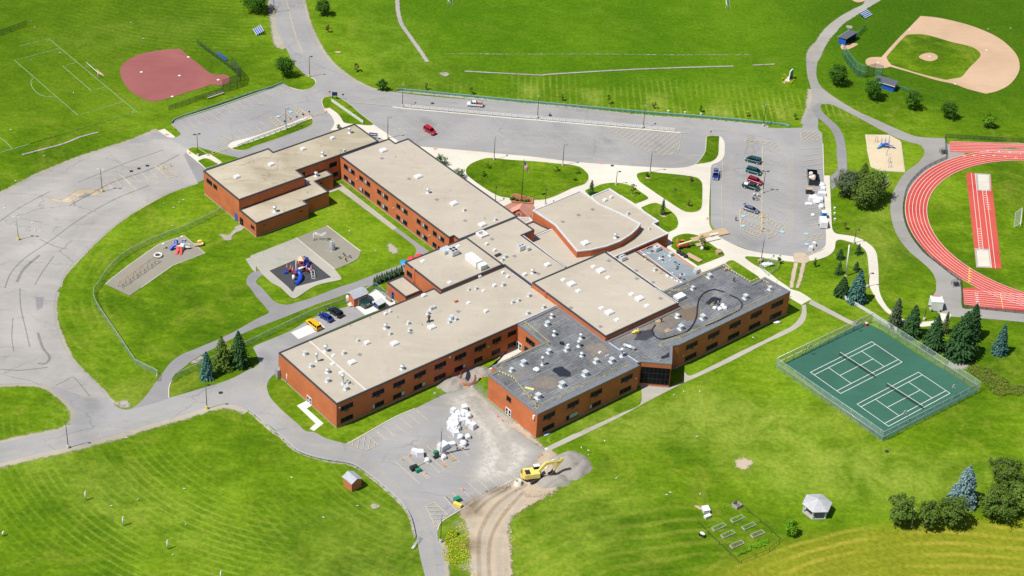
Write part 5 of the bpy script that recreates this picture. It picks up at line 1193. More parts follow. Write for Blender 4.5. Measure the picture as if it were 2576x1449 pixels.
white_fence('white rail fence above the tennis courts', '32 755,108 1025,270 1215,395'); white_fence('short white rail fence at the corner of the tennis fence', '32 1210,400 1292,440', sp=1.2)
struct(MB().wall(line('10 1375,1078 1480,1092 2576,1192 20 240,1210 1300,1302 1632,1332 1695,1338', 0, False), 0, .16, .5).build('kerb', 'concrete'))
fence('garden_fence', 'thin wire fence on dark posts round the vegetable garden', 'fence', '23 1870,928! 1998,1060! 2135,1190! 2285,1332! 2576,1215! 33 125,1102! 23 2495,912! 2375,815! 2275,715! 2135,772!', 1.1, 4.0, 'dark_metal', 'dark_metal', None, (.9,), .06)
bars = thing('cattle_gate', 'leaning grey metal bars at the end of the guard rail', 'gate', tuple(at('13 1600,1120')))
pa, pb = at('13 1560,1180') - at('13 1600,1120'), at('13 1640,1065') - at('13 1600,1120')
for k in range(4):
    MB().tube([(pa.x + k * .18, pa.y - k * .1, .15 + k * .12), (pb.x + k * .18, pb.y - k * .1, .3 + k * .2)], .05, 5).build('bar', 'pale_metal', bars)
# ------------------------------------------------------------------ trees
def quad(mb, c, n, s, rnd):
    n = n.normalized(); a = n.cross(Vector((rnd.random() - .5, rnd.random() - .5, rnd.random() - .5)))
    if a.length < 1e-3: a = Vector((1, 0, 0))
    a.normalize(); b_ = n.cross(a); k = rnd.uniform(.6, 1.0)
    mb.add([c + a * s, c + b_ * s * k, c - a * s, c - b_ * s * k], [(0, 1, 2, 3)])
def leafy(h, w, seed, dens=1.0, leaf=.20, trunk=.16, open_=0.0, clump=.13):
    rnd = random.Random(seed); cr = MB(); tr = MB()
    z0 = h * trunk; rz = (h - z0) / 2; zc = z0 + rz; r = w / 2
    ncl = int(max(10, 34 * dens * (w * w * h / 60) ** .55)); pts = []
    for i in range(ncl * 3):
        d = Vector((rnd.gauss(0, 1), rnd.gauss(0, 1), rnd.gauss(0, 1))).normalized(); k = rnd.uniform(.35, 1) ** .5
        lump = 1 + .32 * noise.noise(d * 1.7 + Vector((seed, 0, 0)))
        if noise.noise(d * 2.3 + Vector((0, seed, 0))) < -.28 + open_ * .5: continue
        pts.append(Vector((d.x * r * k * lump * .92, d.y * r * k * lump * .92, zc + d.z * rz * k * lump * .92)))
        if len(pts) >= ncl: break
    for p in pts:
        cs = max(.22, w * clump) * rnd.uniform(.7, 1.3); nl = int(12 + 24 * min(1, cs))
        for j in range(nl):
            o = Vector((rnd.gauss(0, .55), rnd.gauss(0, .55), rnd.gauss(0, .4))) * cs
            nn = (p + o - Vector((0, 0, zc - rz * .4))).normalized() + Vector((rnd.gauss(0, .5), rnd.gauss(0, .5), rnd.gauss(0, .5) + .3))
            quad(cr, p + o, nn, leaf * rnd.uniform(.7, 1.4), rnd)
    tr.tube([(0, 0, 0), (.02 * h, 0, h * .3), (0, .02 * h, h * .75)], max(.05, w * .035), 7, r2=max(.02, w * .012))
    for p in rnd.sample(pts, min(7, len(pts))):
        tr.tube([(0, 0, h * rnd.uniform(.2, .45)), tuple(p * .55 + Vector((0, 0, h * .2)) * .45 * 0 + Vector((0, 0, p.z * .3))), tuple(p)], max(.025, w * .012), 4, r2=.015)
    return cr, tr
def conifer(h, w, seed, leaf=.2, dens=1.0, droop=.28, base=.04, open_=.0):
    rnd = random.Random(seed); cr = MB(); tr = MB(); r = w / 2
    lv = int(max(7, h * 1.9)); 
    for L_ in range(lv):
        f = L_ / (lv - 1); z = h * (base + (1 - base) * f ** .92) ; rr = r * (1 - f) ** .66 * rnd.uniform(.84, 1.1) + .07
        nb = max(4, int(6 + rr * 5.0))
        a0 = rnd.random() * 6.28
        for b_ in range(nb):
            a = a0 + b_ / nb * 6.28318 + rnd.uniform(-.15, .15); L1_ = rr * rnd.uniform(.78, 1.12)
            if rnd.random() < open_: continue
            steps = max(2, int(L1_ / .33)); d = Vector((math.cos(a), math.sin(a), 0)); sd_ = Vector((-d.y, d.x, 0))
            for s in range(steps + 1):
                t = s / steps
                if t < .25 and rr > .8: continue
                p = d * (L1_ * t) + Vector((0, 0, z - droop * L1_ * t * t + .10 * L1_ * t))
                wd = .32 * (1.15 - t) * min(1.2, rr * .5 + .25)
                for k in range(int(4 * dens) + 1):
                    o = sd_ * rnd.gauss(0, wd) + Vector((0, 0, rnd.gauss(0, .06)))
                    nn = d * .55 + Vector((0, 0, .8)) + Vector((rnd.gauss(0, .35), rnd.gauss(0, .35), rnd.gauss(0, .2)))
                    quad(cr, p + o, nn, leaf * rnd.uniform(.7, 1.3), rnd)
    for k in range(8):
        quad(cr, Vector((0, 0, h * (1 - k * .012))), Vector((rnd.gauss(0, 1), rnd.gauss(0, 1), .3)), leaf * .7, rnd)
    tr.tube([(0, 0, 0), (0, 0, h * .93)], max(.06, w * .035), 7, r2=.03)
    return cr, tr
def columnar(h, w, seed):
    rnd = random.Random(seed); cr = MB(); tr = MB()
    for i in range(420):
        f = rnd.random(); z = h * (.03 + .97 * f); rr = w / 2 * (1 - f ** 3) * (.75 + .25 * math.sin(min(1, f * 5) * 1.57)) * rnd.uniform(.8, 1.05); a = rnd.random() * 6.28
        quad(cr, Vector((rr * math.cos(a), rr * math.sin(a), z)), Vector((math.cos(a), math.sin(a), .7 + rnd.gauss(0, .3))), .12, rnd)
    tr.tube([(0, 0, 0), (0, 0, h * .9)], .05, 5)
    return cr, tr
SEED = [100]
def tree(kind, base, top, wpx, mat, label, cat='tree', name='tree', group=None, hk=1.0, minh=.8, **k):
    T = toks(base)[0][0]; U = toks(top)[0][0]; P = unp(T); h = max(minh, height(T, U)) * hk; w = wpx * .25 * mpp(P)
    # a round crown seen from above reaches higher in the picture than its own top: allow for it
    if kind == 'leafy': h = max(h - w * .12, w * .6)
    SEED[0] += 1
    if kind == 'leafy': cr, tr = leafy(h, w, SEED[0], **k)
    elif kind == 'column': cr, tr = columnar(h, w, SEED[0])
    else: cr, tr = conifer(h, w, SEED[0], **k)
    t = thing(name, label, cat, (P.x, P.y, 0), 0, group)
    cr.build('crown', mat, t); tr.build('trunk', 'bark', t)
    return t
G1, G2, G3 = 'leafy trees by the ball field', 'young saplings', 'conifers on the right side'
tree('leafy', '10 -5,118', '10 -10,-130', 250, 'leaf_green', 'large dark round tree at the top edge left of the road', name='leafy_tree')
tree('leafy', '10 680,150', '10 672,-15', 150, 'leaf_green', 'dark tree on the grass right of the road near the top edge', name='leafy_tree')
tree('leafy', '10 290,768', '10 285,545', 180, 'leaf_green', 'bushy dark tree on the left of the entry road above the grass tongue', name='leafy_tree')
tree('leafy', '10 722,326', '10 718,240', 42, 'leaf_rust', 'small rust-coloured bare sapling on the grass right of the road', 'sapling', 'sapling', G2, open_=.5)
tree('leafy', '10 1015,722', '10 1003,622', 58, 'leaf_olive', 'small olive-brown sapling on the slope above the north road', 'sapling', 'sapling', G2, open_=.2)
tree('leafy', '10 1268,906', '10 1255,778', 110, 'leaf_green', 'dark bushy tree at the left end of the green guard rail', name='leafy_tree')
for b_, t_, w_, m_, l_ in [('10 1712,905', '10 1718,825', 36, 'leaf_olive', 'thin pale sapling just right of the guard rail end'), ('10 2168,955', '10 2172,872', 42, 'leaf_green', 'dark slim sapling above the white pickup truck'),
  ('20 508,1012', '20 505,938', 32, 'leaf_green', 'slim sapling right of the first median lamp, behind the guard rail'), ('20 967,1046', '20 960,950', 42, 'leaf_green', 'taller slim sapling in the striped grass above the median'),
  ('20 1430,1096', '20 1430,1012', 48, 'leaf_green', 'bushy sapling right of the second median lamp behind the guard rail'), ('20 1902,1130', '20 1903,1052', 36, 'leaf_green', 'small sapling above the three white marker boxes'),
  ('20 2362,1170', '20 2366,1098', 46, 'leaf_yellow', 'yellow-green sapling near the right end of the guard rail'), ('30 272,1206', '30 262,1135', 38, 'leaf_green', 'small dark sapling below the white memorial stone')]:
    tree('leafy', b_, t_, w_, m_, l_, 'sapling', 'sapling', G2, open_=.15, leaf=.14)
for b_, t_, w_, m_, l_ in [('30 690,850', '30 688,628', 190, 'leaf_green', 'wide dark tree between the gravel road and the curved backstop'), ('30 1045,1000', '30 1045,772', 200, 'leaf_green', 'wide dark tree beside the closed blue dugout'),
  ('30 1440,1098', '30 1455,895', 155, 'leaf_green', 'dark tree right of the closed blue dugout, third in its row'), ('30 1810,1188', '30 1840,1002', 165, 'leaf_green', 'dark spreading tree below the tan infield, fourth in its row'),
  ('30 2212,1282', '30 2225,1138', 130, 'leaf_bright', 'smaller bright green tree at the right end of the row')]:
    tree('leafy', b_, t_, w_, m_, l_, name='leafy_tree', group=G1)
# conifer clump by the play area
tree('leafy', '31 785,525', '31 765,225', 260, 'leaf_grey', 'greyish pine at the left of the big clump below the sand playground', name='pine_tree', open_=.1, group=G3, trunk=.08, clump=.09, dens=1.3)
tree('conifer', '31 930,500', '31 925,195', 240, 'leaf_pine', 'dark pointed spruce at the top of the big clump below the sand playground', name='pine_tree', group=G3)
tree('leafy', '31 1045,560', '31 1070,232', 240, 'leaf_pine', 'dark round-topped pine at the right of the big clump', name='pine_tree', group=G3, leaf=.22, trunk=.1)
tree('leafy', '31 950,622', '31 935,330', 290, 'leaf_pine', 'broad dark pine at the front of the big clump', name='pine_tree', group=G3, leaf=.22, trunk=.08)
for b_, t_, w_, m_, l_ in [('31 905,1106', '31 905,1008', 72, 'leaf_spruce', 'small spruce inside the curve of the path beside the short lamp'), ('31 722,1155', '31 722,1060', 95, 'leaf_spruce', 'small wide spruce left of the tall white pole'),
  ('31 708,1308', '31 705,1190', 92, 'leaf_spruce', 'small pointed spruce lower left of the tall white pole'), ('31 885,1270', '31 883,1188', 80, 'leaf_spruce', 'small spruce right of the tall white pole'),
  ('32 885,132', '31 903,1270', 200, 'leaf_blue_dark', 'blue-green spruce at the foot of the curved path'), ('32 740,72', '31 735,1340', 175, 'leaf_spruce', 'dark ragged spruce next to the blue-green spruce'),
  ('32 1268,388', '32 1250,108', 150, 'leaf_grey', 'tall pale green spruce at the top corner of the tennis courts'), ('32 1432,480', '32 1457,178', 205, 'leaf_spruce', 'dark spruce second from left behind the tennis fence'),
  ('32 1650,612', '32 1705,285', 235, 'leaf_spruce', 'dark spruce third from left behind the tennis fence'), ('32 1772,450', '32 1780,245', 85, 'leaf_grey', 'slim pale spruce between the dark spruces behind the tennis fence'),
  ('32 1915,692', '32 1945,240', 340, 'leaf_spruce', 'largest dark spruce in the group behind the tennis fence'), ('32 2030,500', '32 2045,165', 215, 'leaf_spruce', 'tall dark spruce behind the largest one, next to the track lanes'),
  ('32 2322,656', '32 2348,376', 150, 'leaf_blue_dark', 'lone spruce on the grass right of the tennis courts')]:
    tree('conifer', b_, t_, w_, m_, l_, name='spruce_tree', group=G3, leaf=.25 if w_ > 120 else .15, dens=1.2)
tree('conifer', '33 1950,708', '33 1995,348', 275, 'leaf_blue', 'big silvery blue spruce at the lower right', name='spruce_tree', leaf=.26, dens=1.4)
for b_, t_, w_, l_ in [('33 1310,918', '33 1300,605', 290, 'dark pine left of the wooden utility pole'), ('33 1600,958', '33 1622,685', 250, 'dark pine just right of the wooden utility pole'), ('33 1845,942', '33 1835,618', 290, 'dark pine directly below the silvery blue spruce'),
  ('33 2365,542', '33 2345,240', 340, 'upper dark pine in the group at the lower right edge'), ('33 2290,862', '33 2275,535', 350, 'lower dark pine in the group at the lower right edge'), ('33 2510,785', '33 2520,490', 300, 'dark pine touching the right edge of the view')]:
    tree('leafy', b_, t_, w_, 'leaf_pine', l_, name='pine_tree', group='dark pines at the lower right', leaf=.2, trunk=.05, open_=.3, dens=1.5, clump=.085)
tree('leafy', '33 222,1036', '33 205,880', 130, 'leaf_bright', 'small round bright green bush below the gazebo', 'bush', 'bush', trunk=.02, leaf=.16, dens=3)
tree('conifer', '02 2085,902', '02 2080,648', 150, 'leaf_blue_dark', 'blue spruce standing alone in front on the wedge of grass by the drive', name='spruce_tree', dens=1.3)
tree('conifer', '02 2240,805', '02 2228,490', 210, 'leaf_pine', 'ragged olive pine behind the blue spruce by the drive', name='pine_tree', open_=.2)
tree('conifer', '02 2410,775', '02 2415,438', 215, 'leaf_spruce', 'full green spruce right of the olive pine by the drive', name='spruce_tree', dens=1.3)
tree('leafy', '11 1860,215', '11 1838,88', 122, 'leaf_green', 'round dark shrub behind the north wing roof, nearer the parking lot', 'bush', 'bush', trunk=.02, leaf=.15)
tree('leafy', '11 2035,340', '11 2025,225', 125, 'leaf_green', 'round dark shrub behind the north wing roof, nearer the flagpole lawn', 'bush', 'bush', trunk=.02, leaf=.15)
for i in range(12):
    f = i / 11; u = 1192 + 272 * f; v = 1425 - 108 * f - (12 if i % 2 else 0)
    tree('column', f'11 {u:.0f},{v:.0f}', f'11 {u:.0f},{v-86:.0f}', 36, 'leaf_spruce', f"{['first', 'second', 'third', 'fourth', 'fifth', 'sixth', 'seventh', 'eighth', 'ninth', 'tenth', 'eleventh', 'last'][i]} clipped evergreen counted from the left in the hedge row beside the path", 'shrub', 'arborvitae', 'hedge row of clipped evergreens')
for b_, t_, w_, m_, l_ in [('11 2325,246', '11 2330,165', 58, 'leaf_bright', 'upper sparse young tree at the left of the flagpole lawn'), ('11 2285,328', '11 2270,258', 62, 'leaf_bright', 'lower young tree at the left of the flagpole lawn'),
  ('21 437,275', '21 430,203', 62, 'leaf_bright', 'young tree on the flagpole lawn beside the right lamp'), ('21 658,300', '21 655,248', 46, 'leaf_bright', 'upper young tree at the right tip of the flagpole lawn'), ('21 637,370', '21 635,328', 48, 'leaf_bright', 'lower young tree at the right tip of the flagpole lawn'),
  ('21 1365,340', '21 1358,278', 50, 'leaf_green', 'small young tree beside the lamp on the triangular lawn'), ('21 1798,380', '21 1803,315', 44, 'leaf_olive', 'thin bare young tree at the right corner of the triangular lawn'), ('21 1775,632', '21 1775,558', 36, 'leaf_olive', 'thin young tree at the lower tip of the triangular lawn'),
  ('21 1212,515', '21 1215,388', 62, 'leaf_olive', 'taller young tree on the small lawn behind the auditorium'), ('31 115,1202', '31 107,1110', 52, 'leaf_green', 'slim dark young tree at the bottom kerb of the right lot'), ('31 470,1240', '31 460,1150', 40, 'leaf_green', 'thin young tree on the lawn below the right lot'), ('31 770,862', '31 762,770', 34, 'leaf_olive', 'very thin young tree on the lawn right of the lot walkway'),
  ('10 830,1290', '10 855,1245', 50, 'leaf_olive', 'low sparse shrub beside the old roof and the walkway')]:
    tree('leafy', b_, t_, w_, m_, l_, 'sapling', 'sapling', G2, open_=.1, leaf=.14)
for b_, t_, w_, l_ in [('21 795,512', '21 790,368', 72, 'young pointed conifer at the left tip of the small lawn'), ('21 1512,715', '21 1537,558', 62, 'young pointed conifer on the lawn beside the auditorium side wall')]:
    tree('conifer', b_, t_, w_, 'leaf_spruce', l_, 'sapling', 'young_conifer', G2, leaf=.14)
tw = tree('leafy', '21 1910,1066', '21 1922,918', 85, 'leaf_olive', 'young tree with its root ball wrapped in white sacking beside the plywood track', 'sapling', 'sapling', G2, open_=.1, leaf=.15, trunk=.45)
MB().blob((0, 0, .55), (.55, .55, .75), 3).build('root_wrap', 'white_wrap', tw)
# planting beds
def bed(s, mat, n, spread, label, h=.5):
    P = area(s, 0, True, 3); c = sum(P, Vector((0, 0))) / len(P); mb = MB(); rnd = random.Random(len(s))
    xs = [p_.x for p_ in P]; ys = [p_.y for p_ in P]
    def inside(x, y):
        r_ = False
        for i in range(len(P)):
            a, b_ = P[i - 1], P[i]
            if (a.y > y) != (b_.y > y) and x < (b_.x - a.x) * (y - a.y) / (b_.y - a.y) + a.x: r_ = not r_
        return r_
    for i in range(n):
        while True:
            x, y = rnd.uniform(min(xs), max(xs)), rnd.uniform(min(ys), max(ys))
            if inside(x, y) and noise.noise(Vector((x * .7, y * .7, 0))) > -.25: break
        q = Vector((x, y)) - c
        quad(mb, Vector((q.x, q.y, h * rnd.uniform(.2, 1))), Vector((rnd.gauss(0, .4), rnd.gauss(0, .4), 1)), .14, rnd)
    o = mb.build('flower_bed', mat); tag(o, label, 'flower bed', None, 'stuff', loc=(c.x, c.y, 0.02)); return o
bed('30 190,835 200,800 240,790 275,770 270,800 230,850', 'leaf_yellow', 420, 0, 'yellow-green flowering ground plants in front of the white memorial stone')
bed('30 140,810 150,770 175,765 185,800', 'leaf_yellow', 200, 0, 'round yellow shrub left of the white memorial stone', .9)
bed('23 2270,1250 2330,1180 2450,1130 2576,1080 2576,1130 2400,1200', 'leaf_bright', 700, 0, 'row of bright pale plants along the garden fence', .5)
bed('13 2230,1449 1900,1300 1880,1150 1950,1000 2100,900 2060,860 2150,1020 2160,1449', 'leaf_yellow', 1100, 0, 'yellow wildflowers between the road and the dirt track', .35)['category'] = 'wildflowers'
bed('32 2050,790 2200,800 2350,900 2500,980 2576,1000 2576,1090 2400,1080 2300,1110 2200,1000 2080,900 2000,830', 'leaf_olive', 2600, 0, 'rough weedy scrub in the ditch right of the tennis courts', .7)['category'] = 'scrub'
# ------------------------------------------------------------------ vehicles
def loft_profile(mb, prof, w, inset=.07):
    """side outline (x,z) swept across the width, edges drawn in a little"""
    cx = sum(p[0] for p in prof) / len(prof); cz = sum(p[1] for p in prof) / len(prof); n = len(prof); vs = []
    for y, k in ((-w / 2, 1), (-w / 2 + .09, 0), (w / 2 - .09, 0), (w / 2, 1)):
        for x, z in prof: vs.append((x - (x - cx) / max(.5, abs(x - cx)) * inset * k, y, z - (z - cz) / max(.3, abs(z - cz)) * inset * k))
    fs = [(i * n + j, i * n + (j + 1) % n, (i + 1) * n + (j + 1) % n, (i + 1) * n + j) for i in range(3) for j in range(n)]
    fs += [tuple(range(n)), tuple(range(3 * n, 4 * n))[::-1]]
    mb.add(vs, fs); return mb
def cabin(mb, x0, x1, x2, x3, w0, w1, z0, z1):
    """x0..x3 base rear, base front, roof front, roof rear"""
    vs = [(x0, -w0, z0), (x1, -w0, z0), (x1, w0, z0), (x0, w0, z0), (x3, -w1, z1), (x2, -w1, z1), (x2, w1, z1), (x3, w1, z1)]
    return mb.add(vs, [(3, 2, 1, 0), (4, 5, 6, 7), (0, 1, 5, 4), (1, 2, 6, 5), (2, 3, 7, 6), (3, 0, 4, 7)])
CARS = {'sedan': dict(prof=[(-2.25, .3), (2.25, .3), (2.3, .62), (2.15, .74), (1.15, .88), (-1.65, .95), (-2.3, .9), (-2.32, .5)], cab=(-1.9, 1.15, .35, -1.25, .80, .62, .9, 1.42), w=1.78, wb=1.38),
 'suv': dict(prof=[(-2.3, .35), (2.3, .35), (2.34, .8), (2.2, .98), (1.2, 1.08), (-2.25, 1.12), (-2.36, .6)], cab=(-2.28, 1.3, .6, -2.05, .86, .70, 1.07, 1.74), w=1.86, wb=1.42),
 'van': dict(prof=[(-2.4, .32), (2.35, .32), (2.42, .7), (2.25, .88), (1.6, 1.02), (-2.38, 1.05), (-2.46, .6)], cab=(-2.38, 1.75, .75, -2.15, .88, .72, 1.0, 1.74), w=1.92, wb=1.5),
 'pickup': dict(prof=[(-2.75, .45), (2.7, .45), (2.75, .95), (2.6, 1.08), (1.5, 1.16), (-.45, 1.18), (-.5, .85), (-2.78, .85), (-2.8, .6)], cab=(-.45, 1.55, 1.0, -.3, .88, .72, 1.14, 1.82), w=1.95, wb=1.72),
 'capped': dict(prof=[(-2.75, .45), (2.6, .45), (2.66, .95), (2.5, 1.08), (1.4, 1.16), (-2.7, 1.2), (-2.78, .6)], cab=(-2.68, 1.5, .9, -2.5, .90, .76, 1.14, 1.84), w=1.95, wb=1.66)}
def car(kind, paintm, base, front, label, cat='car', name='parked_car', group='vehicles on the school lots', scale=1.0, extra=None):
    c = CARS[kind]; A0, B0 = at(base).xy, at(front).xy; ctr = (A0 + B0) / 2; rz = math.atan2((B0 - A0).y, (B0 - A0).x)
    t = thing(name, label, cat, (ctr.x, ctr.y, .06), rz, group); t.scale = (scale,) * 3
    b_ = MB(); loft_profile(b_, c['prof'], c['w'])
    if kind == 'pickup':
        for y in (-.88, .88): b_.box((-1.65, y, 1.0), (2.25, .12, .36))
        b_.box((-2.72, 0, 1.0), (.1, 1.85, .36))
    body = b_.build('body', paintm, t)
    x0, x1, x2, x3, w0, w1, z0, z1 = c['cab']
    MB_ = MB(); cabin(MB_, x0, x1, x2, x3, w0, w1, z0, z1); MB_.build('window', 'glass', t)
    r_ = MB(); r_.box(((x2 + x3) / 2, 0, z1 + .02), (x2 - x3 + .1, w1 * 2 + .06, .09), 0, .96)
    for y in (-1, 1):
        r_.tube([(x1 - .02, y * (w0 - .0), z0), (x2 + .02, y * (w1 + .0), z1)], .05, 4); r_.tube([(x0, y * w0, z0), (x3, y * w1, z1)], .07, 4)
        xm = (x0 + x1) / 2 - .1; r_.tube([(xm, y * (w0 + .01), z0), (xm * .9, y * (w1 + .01), z1)], .05, 4)
        if kind in ('van', 'capped', 'suv'): xm = (x0 * .7 + x1 * .3) - .1; r_.tube([(xm, y * (w0 + .01), z0), (xm, y * (w1 + .01), z1)], .07, 4)
    r_.build('roof', paintm, t)
    for sx in (-1, 1):
        for y in (-1, 1):
            wy = y * (c['w'] / 2 - .08); rr = .34 if kind in ('sedan', 'van') else .38
            ty = MB(); ty.tube([(sx * c['wb'], wy - .12, rr), (sx * c['wb'], wy + .12, rr)], rr, 14, smooth=False); wh = ty.build('wheel', 'rubber', t)
            rm = MB(); rm.tube([(sx * c['wb'], wy + y * .10, rr), (sx * c['wb'], wy + y * .135, rr)], rr * .6, 10, smooth=False); rm.build('rim', 'pale_metal', wh)
    xf = max(p[0] for p in c['prof']); xr = min(p[0] for p in c['prof']); zl = .66 if kind == 'sedan' else .82
    for y in (-1, 1):
        MB().box((xf - .03, y * .66, zl), (.12, .34, .16)).build('headlight', 'white_paint', t); MB().box((xr + .02, y * .72, zl + .05), (.1, .2, .26)).build('tail_light', 'car_red', t)
    MB().box((xf + .0, 0, .48), (.14, c['w'] * .9, .18)).build('bumper', 'dark_metal' if kind != 'pickup' else 'pale_metal', t)
    if extra: extra(t)
    return t
def tools(t):
    rnd = random.Random(3)
    MB().box((-1.6, 0, .9), (2.1, 1.6, .1)).build('truck_bed', 'dark_metal', t)
    m1 = MB()
    for x in (-2.6, -.55):
        for y in (-.8, .8): m1.tube([(x, y, 1.15), (x, y, 2.0)], .04, 5)
        m1.tube([(x, -.8, 2.0), (x, .8, 2.0)], .04, 5)
    for y in (-.8, .8): m1.tube([(-2.6, y, 2.0), (-.55, y, 2.0)], .04, 5)
    m1.build('rack', 'dark_metal', t)
    MB().box((-1.9, .2, 1.1), (.7, .6, .4)).box((-1.2, -.3, 1.05), (.5, .7, .3)).build('tool_box', 'red_plastic', t)
def rack(t):
    m1 = MB()
    for x in (-2.7, -.5, 1.3):
        for y in (-.92, .92): m1.tube([(x, y, 1.1), (x, y, 2.15)], .05, 5)
        m1.tube([(x, -.92, 2.15), (x, .92, 2.15)], .05, 5)
    for y in (-.92, .92): m1.tube([(-2.9, y, 2.15), (1.6, y, 2.15)], .05, 5)
    m1.build('rack', 'white_paint', t); MB().box((-1.6, 0, .9), (2.1, 1.6, .08)).build('truck_bed', 'dark_metal', t)
def cover(t): MB().box((-1.75, .1, 1.22), (1.3, 1.3, .2), .1).build('tarpaulin', 'white_wrap', t)
car('pickup', 'car_white', '10 2285,1074', '10 2120,1062', 'white pickup truck with a tool rack driving on the north road', 'pickup truck', 'pickup_truck', extra=tools, scale=.92)
car('suv', 'car_red', '10 1705,1305', '10 1795,1362', 'bright red estate car alone in the upper parking lot')
car('van', 'car_teal', '21 2492,198', '21 2358,165', 'dark teal minivan parked topmost of the row in the right lot', 'minivan', 'minivan')
car('van', 'car_teal', '21 2365,275', '21 2498,312', 'dark blue-green minivan parked second from the top in the right lot', 'minivan', 'minivan')
car('suv', 'car_maroon', '21 2385,372', '21 2500,412', 'maroon estate car parked beside the lamp in the right lot')
car('pickup', 'car_green', '21 2322,425', '21 2480,472', 'very dark pickup truck with a white covered bed next to the maroon car', 'pickup truck', 'pickup_truck', extra=cover, scale=.95)
def hatch_open(t):
    mb = MB(); mb.box((-2.25, 0, 1.75), (.7, 1.3, .08)); mb.build('open_tailgate', 'car_slate', t)
car('sedan', 'car_slate', '21 2338,655', '21 2475,698', 'grey-blue car with its tailgate up, parked alone above the blue bay symbols', extra=hatch_open)
car('pickup', 'car_blue', '21 2052,262', '21 2042,385', 'blue pickup truck with white ladder rack on the drive beside the pavement', 'pickup truck', 'pickup_truck', extra=rack, scale=.95)
car('capped', 'car_yellow', '12 635,432', '12 525,345', 'yellow pickup with dark rear window parked beside the white slab', 'pickup truck', 'pickup_truck', scale=.95)
car('sedan', 'car_blue', '12 755,342', '12 652,280', 'blue saloon car between the yellow pickup and the black car')
car('suv', 'car_black', '12 850,298', '12 748,235', 'black estate car nearest the refuse yard')
def motorcycle(base, front, mat, label):
    A0, B0 = at(base).xy, at(front).xy; c_ = (A0 + B0) / 2; t = thing('motorcycle', label, 'motorcycle', (c_.x, c_.y, .06), math.atan2((B0 - A0).y, (B0 - A0).x), 'motorcycles in the right lot')
    for x in (-.75, .75):
        w_ = MB().tube([(x, -.07, .33), (x, .07, .33)], .33, 12, smooth=False).build('wheel', 'rubber', t); MB().tube([(x, -.08, .33), (x, .08, .33)], .2, 10, smooth=False).build('rim', 'pale_metal', w_)
    MB().blob((.15, 0, .82), (.38, .18, .18), 1, 2, .1).build('fuel_tank', mat, t); MB().box((-.45, 0, .78), (.7, .28, .12), 0, .8).build('seat', 'rubber', t)
    MB().box((0, 0, .45), (.55, .3, .4)).build('engine', 'pale_metal', t)
    MB().tube([(.78, 0, .33), (.5, 0, 1.0), (.35, .35, 1.05)], .035, 5).tube([(.5, 0, 1.0), (.35, -.35, 1.05)], .035, 5).build('handlebar', 'pale_metal', t)
    MB().box((-.95, 0, .75), (.35, .7, .3)).build('saddlebag', mat, t)
motorcycle('21 2430,525', '21 2495,535', 'white_paint', 'white and chrome motorcycle, upper of the two in the right lot')
motorcycle('21 2425,565', '21 2485,572', 'rubber', 'black motorcycle, lower of the two in the right lot')
# excavator
A0, B0 = at('23 200,475').xy, at('23 490,440').xy; d = (B0 - A0).normalized(); c_ = at('23 225,468').xy; T0 = (at('23 350,435').xy - at('23 205,505').xy); trk_ = math.atan2(T0.y, T0.x) - math.atan2(d.y, d.x)
ex = thing('excavator', 'large yellow tracked excavator with its boom reaching over the gravel heap', 'excavator', (c_.x, c_.y, .05), math.atan2(d.y, d.x))
for y in (-1.35, 1.35):
    mb = MB(); loft_profile(mb, [(-2.3, .35), (-1.9, .02), (1.9, .02), (2.3, .35), (2.3, .65), (1.9, .95), (-1.9, .95), (-2.3, .65)], .6, .05)
    mb.v = [(x, yy + y, z) for x, yy, z in mb.v]; mb.build('crawler_track', 'rubber', ex).rotation_euler = (0, 0, trk_)
MB().box((0, 0, .75), (1.8, 2.2, .5)).build('undercarriage', 'dark_metal', ex)
hs = MB(); hs.box((-.9, 0, 1.8), (3.9, 2.8, 1.3), 0, .96); hs.lathe([(1.4, 0), (1.4, 1.2)], (-2.2, 0, 1.2), 18); hs.build('body', 'yellow_machine', ex)
MB().box((-1.9, -.3, 2.52), (1.2, 1.6, .12)).build('engine_grille', 'rubber', ex)
cb = MB(); cb.box((.55, .85, 2.35), (1.6, 1.0, 1.9), 0, .86); o = cb.build('cab', 'glass', ex); MB().box((.55, .85, 3.34), (1.5, .95, .1)).build('cab_roof', 'white_paint', ex)
def beam(mb, p, q, w, h0, h1):
    p, q = Vector(p), Vector(q); t_ = (q - p).normalized(); up = Vector((-t_.z, 0, t_.x)); sd2 = Vector((0, 1, 0)); vs = []
    for c, h in ((p, h0), (q, h1)):
        for a, b2 in ((-1, -1), (1, -1), (1, 1), (-1, 1)): vs.append(c + sd2 * (a * w / 2) + up * (b2 * h / 2))
    return mb.add(vs, [(0, 1, 2, 3), (7, 6, 5, 4), (0, 4, 5, 1), (1, 5, 6, 2), (2, 6, 7, 3), (3, 7, 4, 0)])
bm_ = MB(); beam(bm_, (.6, -.3, 2.0), (2.7, -.3, 4.7), .55, .7, .85); beam(bm_, (2.6, -.3, 4.65), (6.3, -.3, 5.0), .5, .85, .45); bo = bm_.build('boom', 'yellow_machine', ex)
st = MB(); beam(st, (6.7, -.3, 5.6), (4.6, -.3, 2.2), .4, .7, .35); st.build('stick', 'yellow_machine', ex)
bk = MB(); loft_profile(bk, [(4.6, 2.2), (5.1, 1.6), (4.7, .7), (3.8, .5), (3.3, 1.0), (3.9, 1.3)], 1.3, .02); bk.v = [(x, y - .3, z) for x, y, z in bk.v]; bk.build('bucket', 'dark_metal', ex)
cyl_ = MB(); cyl_.tube([(1.2, -.75, 1.9), (2.9, -.75, 4.2)], .12, 8); cyl_.tube([(3.2, -.3, 5.3), (6.0, -.3, 5.7)], .11, 8); cyl_.build('hydraulic_cylinder', 'pale_metal', ex)
